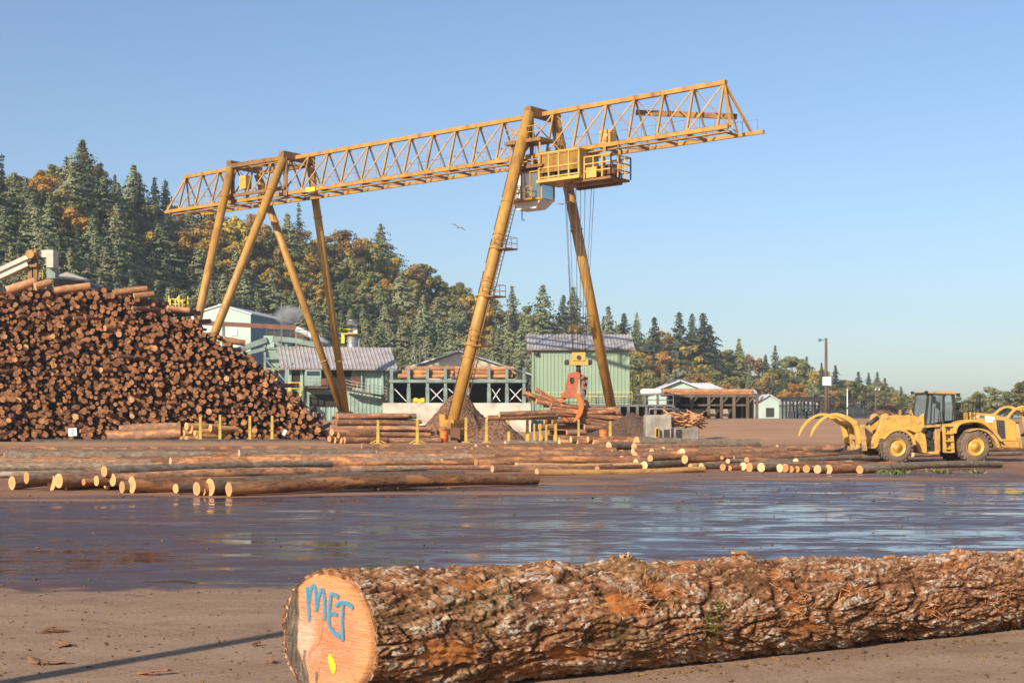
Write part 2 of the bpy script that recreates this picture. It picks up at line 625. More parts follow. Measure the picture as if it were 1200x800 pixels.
def ground_mat():
    m, nt, b, out = newmat('yard_dirt_and_wet_asphalt')
    g = nd(nt, 'ShaderNodeNewGeometry')
    sep = nd(nt, 'ShaderNodeSeparateXYZ')
    nt.links.new(g.outputs['Position'], sep.inputs[0])
    X, Y = sep.outputs[0], sep.outputs[1]
    v = coords(nt, 'World')
    vs = coords(nt, 'World', (.35, 1.0, 1))
    big = nz(nt, vs, .22, 5, .6)
    mid = nz(nt, v, 1.4, 6, .62)
    fine = nz(nt, v, 22.0, 5, .6)
    vfine = nz(nt, v, 90.0, 3, .6)
    # dry dirt in front
    dry = ramp(nt, mid, [(.30, (.25, .155, .100)), (.50, (.33, .215, .142)), (.72, (.375, .258, .174))])
    dry = mixc(nt, ramp(nt, fine, [(.42, 0.0), (.75, .55)]), dry, (.105, .070, .050))
    bits = nd(nt, 'ShaderNodeTexVoronoi')
    bits.inputs['Scale'].default_value = 14.0
    bits.inputs['Randomness'].default_value = 1.0
    nt.links.new(v, bits.inputs['Vector'])
    bsel = mth(nt, 'MULTIPLY', mth(nt, 'LESS_THAN', bits.outputs['Distance'], .22), ramp(nt, nz(nt, v, .9, 3), [(.45, 0.0), (.62, .8)]))
    dry = mixc(nt, bsel, dry, (.16, .075, .04))
    # faint wheel tracks crossing the dirt
    for t0, sl in ((14.6, .10), (16.9, .10), (13.2, -.16), (17.9, .02)):
        tt = mth(nt, 'ABSOLUTE', mth(nt, 'SUBTRACT', mth(nt, 'ADD', Y, mth(nt, 'MULTIPLY', X, sl)), t0))
        tm = nd(nt, 'ShaderNodeMapRange', interpolation_type='SMOOTHSTEP')
        tm.inputs[1].default_value = .20
        tm.inputs[2].default_value = .34
        tm.inputs[3].default_value = 1.0
        tm.inputs[4].default_value = 0.0
        nt.links.new(tt, tm.inputs[0])
        chev = mth(nt, 'SINE', mth(nt, 'ADD', mth(nt, 'MULTIPLY', X, 24.0), mth(nt, 'MULTIPLY', tt, 30.0)))
        tr_ = mth(nt, 'MULTIPLY', mth(nt, 'MULTIPLY', tm.outputs[0], ramp(nt, mid, [(.36, 0.0), (.6, 1.0)])), mth(nt, 'MULTIPLY_ADD', chev, .16, .26))
        dry = mixc(nt, tr_, dry, (.15, .095, .066))
    # wet asphalt
    wet = ramp(nt, nz(nt, vs, .8, 6, .65), [(.32, (.022, .014, .016)), (.58, (.055, .031, .030)), (.78, (.12, .064, .048))])
    # bark mud beyond
    mud = ramp(nt, nz(nt, vs, .5, 6, .6), [(.30, (.20, .100, .060)), (.5, (.30, .16, .098)), (.72, (.38, .22, .135))])
    mud = mixc(nt, ramp(nt, fine, [(.40, 0.0), (.75, .6)]), mud, (.09, .046, .032))
    # the far ramp of fine brown dirt
    rampd = ramp(nt, nz(nt, vs, .35, 5, .55), [(.35, (.36, .198, .108)), (.65, (.43, .25, .145))])
    fr = nd(nt, 'ShaderNodeMapRange', interpolation_type='SMOOTHSTEP')
    fr.inputs[1].default_value = 106
    fr.inputs[2].default_value = 122
    nt.links.new(Y, fr.inputs[0])
    mud = mixc(nt, fr.outputs[0], mud, rampd)
    yw = mth(nt, 'ADD', Y, mth(nt, 'MULTIPLY', mth(nt, 'SUBTRACT', big, .5), 5.0))
    yw = mth(nt, 'ADD', yw, mth(nt, 'MULTIPLY', mth(nt, 'SUBTRACT', mid, .5), 3.0))
    m1 = nd(nt, 'ShaderNodeMapRange', interpolation_type='SMOOTHSTEP')
    m1.inputs[1].default_value = 18.3
    m1.inputs[2].default_value = 19.3
    nt.links.new(yw, m1.inputs[0])
    yw2 = mth(nt, 'ADD', Y, mth(nt, 'MULTIPLY', mth(nt, 'SUBTRACT', big, .5), 60.0))
    # the wet sheet ends nearer on the left than on the right
    yw2 = mth(nt, 'SUBTRACT', yw2, mth(nt, 'MULTIPLY', X, .55))
    m2 = nd(nt, 'ShaderNodeMapRange', interpolation_type='SMOOTHSTEP')
    m2.inputs[1].default_value = 41
    m2.inputs[2].default_value = 50
    m2.inputs[3].default_value = 1.0
    m2.inputs[4].default_value = 0.0
    nt.links.new(yw2, m2.inputs[0])
    # faint wet strip in front of the pile
    strip = mth(nt, 'MULTIPLY', mth(nt, 'SUBTRACT', 1.0, mth(nt, 'MULTIPLY', mth(nt, 'ABSOLUTE', mth(nt, 'SUBTRACT', Y, 97.0)), .11), clamp=True), .75, clamp=True)
    m2o = mth(nt, 'MAXIMUM', m2.outputs[0], strip)
    wetm = mth(nt, 'MULTIPLY', m1.outputs[0], m2o)
    col = mixc(nt, m1.outputs[0], dry, mixc(nt, m2o, mud, wet))
    # drier streaks of bark mud between the puddles
    dryer = ramp(nt, nz(nt, coords(nt, 'World', (.55, 1.5, 1)), .8, 9, .74, .7), [(.47, 0.0), (.56, 1.0)])
    dryf = mth(nt, 'MULTIPLY', dryer, .8)
    col = mixc(nt, mth(nt, 'MULTIPLY', dryf, wetm), col, mixc(nt, fine, (.060, .031, .029), (.15, .075, .056)))
    # bark crumbs lying on the wet asphalt
    crumbs = ramp(nt, nz(nt, vs, 2.6, 7, .7), [(.60, 0.0), (.70, 1.0)])
    col = mixc(nt, mth(nt, 'MULTIPLY', crumbs, mth(nt, 'MULTIPLY', wetm, .75)), col, (.13, .068, .05))
    nt.links.new(col, b.inputs['Base Color'])
    pud = ramp(nt, nz(nt, coords(nt, 'World', (.42, 1.2, 1)), .8, 9, .72, 1.0), [(0.0, 0.0), (1.0, 1.0)])
    pud = ramp(nt, mth(nt, 'ADD', pud, mth(nt, 'MULTIPLY', mth(nt, 'SUBTRACT', nz(nt, v, .16, 3, .5), .5), .55)), [(.465, 0.0), (.525, 1.0)])
    pud = mth(nt, 'MULTIPLY', pud, mth(nt, 'SUBTRACT', 1.0, mth(nt, 'MULTIPLY', crumbs, .8)))
    pud = mth(nt, 'MULTIPLY', pud, mth(nt, 'SUBTRACT', 1.0, dryf))
    # roughness
    rw = mth(nt, 'ADD', mth(nt, 'MULTIPLY_ADD', pud, -.27, .32), mth(nt, 'MULTIPLY', dryf, .25))
    rmix = nd(nt, 'ShaderNodeMix')
    nt.links.new(wetm, rmix.inputs[0])
    rmix.inputs[2].default_value = .92
    nt.links.new(rw, rmix.inputs[3])
    nt.links.new(rmix.outputs[0], b.inputs['Roughness'])
    smix = nd(nt, 'ShaderNodeMix')
    nt.links.new(wetm, smix.inputs[0])
    smix.inputs[2].default_value = .12
    nt.links.new(mth(nt, 'SUBTRACT', mth(nt, 'MULTIPLY_ADD', pud, .22, .40), mth(nt, 'MULTIPLY', dryf, .16)), smix.inputs[3])
    nt.links.new(smix.outputs[0], b.inputs['Specular IOR Level'])
    h = mth(nt, 'ADD', mth(nt, 'MULTIPLY', mid, .6), mth(nt, 'ADD', mth(nt, 'MULTIPLY', fine, .25), mth(nt, 'MULTIPLY', vfine, .08)))
    bn = bump(nt, b, h, .5, .06)
    st = mth(nt, 'SUBTRACT', .60, mth(nt, 'MULTIPLY', wetm, mth(nt, 'MULTIPLY_ADD', pud, .30, .28)))
    nt.links.new(st, bn.inputs['Strength'])
    return m


M['ground'] = ground_mat()
M['hill'] = simple('dark_undergrowth', (.052, .055, .028), (.03, .035, .018), .2, .95)  # dark olive base colour of the undergrowth


def build_land():
    ys = [-40, -20, -8, 0]
    y = 0.0
    while y < 18.5:
        y += 1.0
        ys.append(y)
    st_ = 1.2
    while y < 1500:
        y += st_
        st_ = min(st_ * 1.045, 24)
        ys.append(y)
    xs = [0.0]
    st_ = 1.3
    x = 0
    while x < 900:
        x += st_
        st_ = min(st_ * 1.055, 24)
        xs.append(x)
    xs = [-a for a in reversed(xs[1:])] + xs
    bins = {'dirt_ground': {}, 'wet_pavement': {}, 'yard_ground': {}, 'hillside': {}}
    data = {k: ([], [], {}) for k in bins}
    Z = {}
    for j, yy in enumerate(ys):
        for i, xx in enumerate(xs):
            Z[i, j] = land_z(xx, yy)
    for j in range(len(ys) - 1):
        yc = (ys[j] + ys[j + 1]) / 2
        for i in range(len(xs) - 1):
            xc = (xs[i] + xs[i + 1]) / 2
            if yc < 18.9:
                k = 'dirt_ground'
            elif yc < 50:
                k = 'wet_pavement'
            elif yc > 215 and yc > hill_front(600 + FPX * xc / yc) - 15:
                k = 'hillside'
            else:
                k = 'yard_ground'
            vs, fs, mp = data[k]
            f = []
            for a, c in ((i, j), (i + 1, j), (i + 1, j + 1), (i, j + 1)):
                if (a, c) not in mp:
                    mp[a, c] = len(vs)
                    vs.append((xs[a], ys[c], Z[a, c]))
                f.append(mp[a, c])
            fs.append(tuple(f))
    for k, (vs, fs, mp) in data.items():
        mb = MB()
        mb.v, mb.f, mb.m, mb.s = vs, fs, [0] * len(fs), [True] * len(fs)
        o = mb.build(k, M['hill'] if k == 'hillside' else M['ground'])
        tag(o, kind='structure')


build_land()


# ------------------------------------------------------------------ trees
def leaf_quad(vs, fs, c, nrm, up, a, b):
    s = nrm.cross(up)
    if s.length < 1e-4:
        s = Vector((1, 0, 0))
    s.normalize()
    t = s.cross(nrm).normalized()
    o = len(vs)
    vs.extend([c - s * a - t * b * .4, c + s * a - t * b * .4, c + s * a * .45 + t * b, c - s * a * .45 + t * b])
    fs.append((o, o + 1, o + 2, o + 3))


def conifer_mesh(seed, R=.2, lev=30, br=9, dens=1.0, ragged=.3, bare=.06, pw=1.0):
    """unit height; layered branches with hanging sprays"""
    r = random.Random(seed)
    vs, fs = [], []
    for i in range(lev):
        h = bare + (1 - bare) * (i + .3 * r.random()) / lev
        prof = (1 - h) ** pw * (1 - .35 * max(0, .16 - h) / .16)
        rad = R * prof * (1 + ragged * (r.random() - .5))
        n = max(3, int(br * (.45 + .55 * (1 - h)) * dens))
        a0 = r.random() * 6.28
        for k in range(n):
            a = a0 + 2 * pi * k / n + r.uniform(-.35, .35)
            L = rad * r.uniform(.62, 1.15) + .008
            d = Vector((cos(a), sin(a), 0))
            droop = r.uniform(.15, .5)
            m_ = max(2, int(L / .030))
            for q in range(m_):
                t = (q + .6) / m_
                c = d * (L * t) + Vector((0, 0, h + L * (.18 * t - droop * t * t)))
                c += Vector((r.uniform(-1, 1), r.uniform(-1, 1), r.uniform(-1, 1))) * .007
                nn = Vector((d.x * 1.0 + r.uniform(-.5, .5), d.y * 1.0 + r.uniform(-.5, .5), .6 + r.uniform(-.4, .4))).normalized()
                sz = (.017 + .008 * r.random() + .008 * (1 - t)) * (1 - .45 * h)
                leaf_quad(vs, fs, c, nn, d + Vector((0, 0, -.3)), sz * 1.05, sz * 1.3)
                if r.random() < .55:
                    sd_ = Vector((-d.y, d.x, 0)) * r.choice((-1, 1))
                    leaf_quad(vs, fs, c + sd_ * sz * 1.2, (nn + sd_ * .5).normalized(), sd_ + d * .6, sz * .8, sz * 1.3)
    for q in range(5):
        leaf_quad(vs, fs, Vector((0, 0, .955 + q * .010)), Vector((r.uniform(-1, 1), r.uniform(-1, 1), .2)).normalized(), Vector((0, 0, 1)), .006, .014)
    me = bpy.data.meshes.new('conifer_crown')
    me.from_pydata([tuple(p) for p in vs], [], fs)
    return me


def broad_mesh(seed, wid=.42, clumps=20, per=120, low=.14, size=.024):
    r = random.Random(seed)
    vs, fs = [], []
    cs = []
    for i in range(clumps):
        for _ in range(40):
            h = r.uniform(low + .08, .92)
            t = (h - low) / (1 - low)
            rr = wid * (sin(pi * min(1, max(0, .12 + t * .80))) ** .7)
            a = r.random() * 6.28
            q = sqrt(r.random()) * rr * .88
            p = Vector((cos(a) * q, sin(a) * q, h))
            if all((p - c[0]).length > .085 for c in cs):
                break
        cs.append((p, r.uniform(.085, .15)))
    cs.append((Vector((0, 0, .9)), .1))
    core = Vector((0, 0, .5))
    for p, cr in cs:
        out = (p - core)
        for k in range(per):
            d = Vector((r.gauss(0, 1), r.gauss(0, 1), r.gauss(.25, 1))).normalized()
            rad = cr * (r.random() ** .35) * (1 + .25 * noise.noise(d * 2 + p * 9))
            c = p + Vector((d.x, d.y, d.z * .8)) * rad
            nn = (d + Vector((r.uniform(-.35, .35), r.uniform(-.35, .35), r.uniform(-.3, .4)))).normalized()
            s = size * r.uniform(.55, 1.15)
            leaf_quad(vs, fs, c, nn, Vector((r.uniform(-1, 1), r.uniform(-1, 1), r.uniform(-1, 1))), s, s * 1.1)
    me = bpy.data.meshes.new('leafy_crown')
    me.from_pydata([tuple(p) for p in vs], [], fs)
    limbs = [c[0] for c in cs[::3]]
    return me, limbs


def trunk_mesh(h1, r0, limbs=(), name='trunk'):
    mb = MB()
    n = 5
    mb.tube([(0, 0, -.04), (0.004, 0, h1 * .4), (-.003, .003, h1)], [r0, r0 * .7, r0 * .2], 7)
    for p in limbs:
        mb.tube([(0, 0, max(.1, p.z * .45)), (p.x * .5, p.y * .5, p.z * .8), tuple(p)], [r0 * .45, r0 * .3, r0 * .1], 5)
    me = bpy.data.meshes.new(name)
    me.from_pydata(mb.v, [], mb.f)
    me.materials.append(M['trunk'])
    return me


TREE_V = {}


def tree_variants():
    con_t = trunk_mesh(.97, .012)
    young = [conifer_mesh(11 + i, R=.42, lev=40, br=11, ragged=.8, bare=.02, pw=.9) for i in range(4)]
    tall = [conifer_mesh(31 + i, R=.30, lev=32, br=9, ragged=1.1, bare=.1) for i in range(4)]
    sparse = [conifer_mesh(51 + i, R=.22, lev=18, br=6, ragged=1.0, bare=.2) for i in range(2)]
    TREE_V['young'] = [(m, con_t) for m in young]
    TREE_V['tall'] = [(m, con_t) for m in tall]
    TREE_V['sparse'] = [(m, con_t) for m in sparse]
    bl = []
    for i in range(5):
        me, lim = broad_mesh(71 + i, wid=.36 + .05 * (i % 3), clumps=22)
        bl.append((me, trunk_mesh(.7, .02, lim)))
    TREE_V['broad'] = bl
    TREE_V['bush'] = []
    for i in range(2):
        me, lim = broad_mesh(91 + i, wid=.55, clumps=20, low=.02, size=.032)
        TREE_V['bush'].append((me, trunk_mesh(.5, .025, lim)))


tree_variants()
_mcache = {}


def tree(name, kind, leaf, X, Y, H, label, group=None, r=RNG, widen=1.0):
    lst = TREE_V[kind]
    cm, tm = lst[r.randrange(len(lst))]
    key = (cm.name, leaf)
    if key not in _mcache:
        c = cm.copy()
        c.materials.clear()
        c.materials.append(M[leaf])
        _mcache[key] = c
    root = empty(name, label, 'tree', (X, Y, land_z(X, Y) - .1), r.random() * 6.28, group)
    s = H * widen
    root.scale = (s, s, H)
    for nm, me in (('crown', _mcache[key]), ('trunk', tm)):
        o = bpy.data.objects.new(nm, me)
        COL.objects.link(o)
        o.parent = root
    return root


# skyline and eye-catching trees: (px, y of the top, height in px, depth share 0..1 or None, kind, leaf, widen, name, label)
SPECIAL = [
    (97, 163, 96, 'tall', 'l_dark', 1.45, 'fir_tree', 'tallest dark fir on the skyline above the log pile, with a broad ragged crown'),
    (78, 182, 75, 'sparse', 'l_dark', 1.3, 'fir_tree', 'ragged dark fir leaning on the left side of the tallest skyline fir'),
    (118, 190, 80, 'tall', 'l_dark', 1.3, 'fir_tree', 'dark fir against the right side of the tallest skyline fir'),
    (2, 180, 90, 'sparse', 'l_dark', 1.3, 'fir_tree', 'sparse dark fir cut by the left edge of the photo on the skyline'),
    (162, 201, 85, 'tall', 'l_dark', 1.5, 'fir_tree', 'pointed dark fir on the skyline left of the crane girder'),
    (181, 207, 78, 'tall', 'l_dark', 1.3, 'fir_tree', 'left one of two slim firs just left of the crane girder tip'),
    (194, 210, 78, 'tall', 'l_dark', 1.4, 'fir_tree', 'right one of two slim firs just left of the crane girder tip'),
    (350, 236, 60, 'sparse', 'l_dark', 1.2, 'fir_tree', 'lone thin fir rising between the left crane legs above the golden trees'),
    (68, 222, 62, 'broad', 'l_olive', 1.1, 'maple_tree', 'olive maple below the tallest skyline fir'),
    (128, 244, 56, 'broad', 'l_rust', 1.0, 'maple_tree', 'rusty brown maple under the firs above the log pile'),
    (402, 268, 66, 'broad', 'l_rust', 1.15, 'maple_tree', 'rust topped maple on the skyline right of the left crane legs'),
    (432, 284, 62, 'broad', 'l_olive', 1.1, 'maple_tree', 'olive maple on the skyline where the ridge begins to drop'),
    (462, 300, 56, 'broad', 'l_gold', 1.1, 'maple_tree', 'golden maple on the falling ridge over the steel stack'),
    (486, 308, 52, 'broad', 'l_rust', 1.1, 'maple_tree', 'rust coloured maple beside the golden maple on the falling ridge'),
    (513, 362, 46, 'broad', 'l_rust', 1.1, 'maple_tree', 'single rusty maple standing among the blue-green firs left of the front crane leg'),
    (275, 252, 66, 'broad', 'l_gold', 1.1, 'maple_tree', 'golden maple directly behind the pair of left crane legs'),
    (312, 262, 70, 'broad', 'l_rust', 1.0, 'maple_tree', 'orange maple seen in the gap between the left crane legs'),
    (232, 266, 64, 'broad', 'l_gold', 1.0, 'maple_tree', 'golden maple under the left tip of the crane girder'),
    (600, 334, 70, 'tall', 'l_blue', 1.4, 'fir_tree', 'tall fir right of the front crane leg with a narrow top'),
    (636, 333, 80, 'tall', 'l_blue', 1.75, 'fir_tree', 'broad tall fir above the left end of the green shed roof'),
    (672, 335, 76, 'tall', 'l_blue', 1.7, 'fir_tree', 'broad tall fir behind the hoist cables above the green shed'),
    (660, 345, 70, 'tall', 'l_dark', 1.4, 'fir_tree', 'dark fir between the two broad firs above the green shed'),
    (713, 358, 66, 'tall', 'l_blue', 1.4, 'fir_tree', 'pointed fir just right of the rear crane leg'),
    (731, 366, 60, 'tall', 'l_dark', 1.5, 'fir_tree', 'dark fir above the right end of the green shed roof'),
    (745, 374, 60, 'tall', 'l_blue', 1.4, 'fir_tree', 'blue-green fir right of the green shed roof'),
    (767, 371, 70, 'tall', 'l_dark', 1.5, 'fir_tree', 'slim dark fir between the green shed and the tall fir pair'),
    (796, 365, 84, 'tall', 'l_dark', 1.5, 'fir_tree', 'left fir of the tall dark clump behind the white roofs'),
    (811, 367, 84, 'tall', 'l_dark', 1.4, 'fir_tree', 'middle fir of the tall dark clump behind the white roofs'),
    (824, 366, 86, 'tall', 'l_dark', 1.6, 'fir_tree', 'right fir of the tall dark clump behind the white roofs'),
    (832, 380, 70, 'tall', 'l_dark', 1.6, 'fir_tree', 'low dark fir on the right flank of the tall clump behind the white roofs'),
    (806, 404, 48, 'broad', 'l_gold', 1.3, 'maple_tree', 'bright yellow maple in front of the tall dark fir clump'),
    (773, 412, 46, 'broad', 'l_gold', 1.2, 'maple_tree', 'orange-gold maple right of the green shed and left of the yellow maple'),
    (795, 430, 40, 'bush', 'l_pale', 1.0, 'willow_tree', 'pale grey-green willow behind the white roofed sheds'),
    (866, 396, 62, 'tall', 'l_olive', 1.3, 'fir_tree', 'slim pointed fir standing alone over the log deck on the right'),
    (897, 415, 48, 'tall', 'l_dark', 1.4, 'fir_tree', 'small dark pointed fir left of the rounded poplar'),
    (930, 416, 56, 'broad', 'l_olive', 1.1, 'poplar_tree', 'rounded grey-olive poplar left of the utility pole'),
    (945, 417, 46, 'tall', 'l_dark', 1.2, 'fir_tree', 'dark fir peeking out right of the rounded poplar'),
    (962, 432, 30, 'broad', 'l_gold', 1.3, 'maple_tree', 'small orange maple at the foot of the utility pole skyline'),
    (979, 427, 40, 'tall', 'l_dark', 1.5, 'fir_tree', 'dark fir just right of the utility pole'),
    (1006, 435, 34, 'tall', 'l_dark', 1.6, 'fir_tree', 'first dark fir on the skyline between pole and loader'),
    (1018, 436, 34, 'tall', 'l_dark', 1.4, 'fir_tree', 'second dark fir on the skyline between pole and loader'),
    (1028, 435, 36, 'tall', 'l_dark', 1.3, 'fir_tree', 'third dark fir on the skyline between pole and loader'),
    (1037, 442, 32, 'tall', 'l_dark', 1.4, 'fir_tree', 'fourth dark fir on the skyline between pole and loader'),
    (1056, 452, 26, 'tall', 'l_dark', 1.4, 'fir_tree', 'last small dark fir of the skyline before the loader forks'),
    (790, 452, 24, 'bush', 'l_olive', 1.2, 'bush', 'round green bush left of the white roofed sheds'),
    (860, 440, 34, 'bush', 'l_olive', 1.2, 'bush', 'broad olive bush behind the right log deck'),
    (938, 455, 30, 'bush', 'l_gold', 1.0, 'bush', 'yellowish bush left of the utility pole'),
]


def occluder(px):
    """row below which buildings and the pile hide the hill"""
    return interp([(-50, 338), (60, 336), (165, 345), (225, 366), (228, 360), (293, 365), (340, 405), (455, 412), (456, 434), (527, 415),
                   (600, 436), (622, 436), (623, 398), (740, 398), (742, 452), (830, 452), (890, 468), (1060, 484), (1080, 470), (1200, 486)], px)


def plant_forest():
    r = random.Random(19)
    placed = []
    for (px, yt, hp, kind, leaf, wd, nm, lab) in SPECIAL:
        # find the depth where the foot of the tree meets the hill
        yb = yt + hp
        best = None
        for i in range(160):
            Y = hill_front(px) + (hill_ridge(px) - hill_front(px)) * i / 159.0 * 1.02
            X = (px - 600) / FPX * Y
            py = HOR - (land_z(X, Y) - CAMZ) * FPX / Y
            e = abs(py - yb)
            if best is None or e < best[0]:
                best = (e, X, Y, py)
        _, X, Y, py = best
        H = (py - yt) / FPX * Y
        tree(nm, kind, leaf, X, Y, H, lab, None, r, wd)
        placed.append((px, py, 9))
    regions = [(-400, 215, 'above the log pile'), (215, 340, 'behind the left crane legs'), (340, 460, 'above the mill roof and steel stack'),
               (460, 622, 'left of the green shed'), (622, 760, 'over the green shed'), (760, 900, 'behind the right log deck'),
               (900, 1090, 'behind the utility pole'), (1090, 1400, 'behind the loader cab')]
    tries = 0
    count = 0
    while tries < 26000 and count < 560:
        tries += 1
        px = r.uniform(-60, 1250)
        t = r.random() ** .9
        Y = hill_front(px) + (hill_ridge(px) - hill_front(px)) * t * 1.03
        X = (px - 600) / FPX * Y
        z = land_z(X, Y)
        py = HOR - (z - CAMZ) * FPX / Y
        hp = tree_px(px) * r.uniform(.68, 1.12)
        if px < 640:
            hp *= 1.25 - .25 * t
        sc = interp([(0, 1), (600, .9), (900, .62), (1100, .42), (1250, .4)], px)
        dx, dy = 18 * sc, 14 * sc
        if py - hp > occluder(px) - 3:
            continue
        if any(((px - a) / dx) ** 2 + ((py - b_) / dy) ** 2 < 1 for a, b_, _ in placed):
            continue
        u = r.random()
        if px < 640:
            if t < (.52 if px < 225 else .41) + .07 * sin(px * .05):
                kind, leaf = ('young', 'l_blue') if u < .80 else ('broad', 'l_olive' if u < .92 else 'l_gold')
            elif px < 225:
                kind, leaf = ('young', 'l_blue') if u < .34 else (('tall', 'l_dark') if u < .50 else (('broad', 'l_olive') if u < .80 else (('broad', 'l_gold') if u < .92 else ('broad', 'l_rust'))))
            else:
                kind, leaf = ('broad', 'l_olive') if u < .66 else (('broad', 'l_gold') if u < .87 else (('broad', 'l_rust') if u < .93 else ('young', 'l_blue')))
        elif px < 900:
            kind, leaf = ('tall', 'l_blue') if u < .20 else (('tall', 'l_dark') if u < .28 else (('broad', 'l_olive') if u < .66 else (('broad', 'l_gold') if u < .88 else ('broad', 'l_rust'))))
        else:
            kind, leaf = ('tall', 'l_dark') if u < .16 else (('broad', 'l_olive') if u < .74 else (('broad', 'l_gold') if u < .92 else ('broad', 'l_pale')))
        wlo, whi = .95, 1.25
        if px < 640 and kind in ('young', 'tall'):
            hp *= 1.2
            wlo, whi = 1.1, 1.5
        if kind == 'broad':
            hp *= .86 if t < .75 else .68
        H = hp / FPX * Y
        H = max(4.0, H)
        reg = next((n for a, b_, n in regions if a <= px < b_), 'behind the yard')
        desc = {('young', 'l_blue'): ('fir_tree', 'young blue-green fir in the dense stand'), ('tall', 'l_blue'): ('fir_tree', 'grey-green fir on the hillside'),
                ('tall', 'l_dark'): ('fir_tree', 'dark fir on the hillside'), ('broad', 'l_olive'): ('maple_tree', 'olive green leafy tree on the hillside'),
                ('broad', 'l_gold'): ('maple_tree', 'golden autumn tree on the hillside'), ('broad', 'l_rust'): ('maple_tree', 'rust brown autumn tree on the hillside'),
                ('broad', 'l_pale'): ('willow_tree', 'pale green leafy tree on the hillside')}[kind, leaf]
        lab = desc[1] + ' ' + reg
        tree(desc[0], kind, leaf, X, Y, H, lab, lab.replace(' fir ', ' firs ').replace(' tree ', ' trees '), r, r.uniform(wlo, whi))
        placed.append((px, py, 0))
        count += 1
    # low trees at the right edge behind the machines
    for i, (px, yt, hp, leaf) in enumerate([(1146, 458, 34, 'l_olive'), (1158, 452, 38, 'l_pale'), (1172, 456, 34, 'l_olive'), (1186, 460, 32, 'l_olive'),
                                            (1197, 447, 42, 'l_olive'), (1212, 440, 50, 'l_olive'), (1230, 446, 44, 'l_olive'), (1128, 470, 22, 'l_olive')]):
        Y = 330 + 12 * i
        X = (px - 600) / FPX * Y
        z = land_z(X, Y)
        H = CAMZ + (HOR - yt) / FPX * Y - z
        tree('poplar_tree', 'broad', leaf, X, Y, H, 'olive poplar in the low row behind the loader, ' +
             ['left of the exhaust', 'just right of the exhaust', 'second right of the exhaust', 'third right of the exhaust', 'tallest at the photo edge',
              'partly outside the photo edge', 'outside the photo edge', 'nearest the cab'][i], 'poplars behind the loader', r, 1.35)
    print('forest trees', count)


plant_forest()
# ------------------------------------------------------------------ wall / roof helpers
def ribquad(mb, a, b, c, d, n, dep, mi=0):
    """corrugated sheet a-b (bottom) d-c (top) with n ribs across a-b"""
    a, b, c, d = Vector(a), Vector(b), Vector(c), Vector(d)
    nr = (b - a).cross(d - a).normalized()
    vs, fs = [], []
    cols = []
    for i in range(n):
        for fr, off in ((0, 0), (.62, 0), (.72, 1), (.90, 1)):
            cols.append(((i + fr) / n, off))
    cols.append((1.0, 0))
    for t, off in cols:
        vs.append(a.lerp(b, t) + nr * dep * off)
        vs.append(d.lerp(c, t) + nr * dep * off)
    for i in range(len(cols) - 1):
        fs.append((2 * i, 2 * i + 2, 2 * i + 3, 2 * i + 1))
    mb.add(vs, fs, mi)


def slab(mb, a, b, c, d, th, mi=0):
    """flat quad with thickness th on the side away from its normal"""
    a, b, c, d = map(Vector, (a, b, c, d))
    n = (b - a).cross(d - a).normalized() * th
    vs = [a, b, c, d, a - n, b - n, c - n, d - n]
    mb.add(vs, [(0, 1, 2, 3), (7, 6, 5, 4), (0, 4, 5, 1), (1, 5, 6, 2), (2, 6, 7, 3), (3, 7, 4, 0)], mi)


def rail(mb, pts, h=1.1, step=1.6, w=.06, mids=1):
    pts = [Vector(p) for p in pts]
    for p, q in zip(pts, pts[1:]):
        L = (q - p).length
        n = max(1, int(round(L / step)))
        for i in range(n + 1):
            b = p.lerp(q, i / n)
            mb.beam(b, b + V(0, 0, h), w)
        for k in range(mids + 1):
            z = h * (k + 1) / (mids + 1)
            mb.beam(p + V(0, 0, z), q + V(0, 0, z), w * .9)


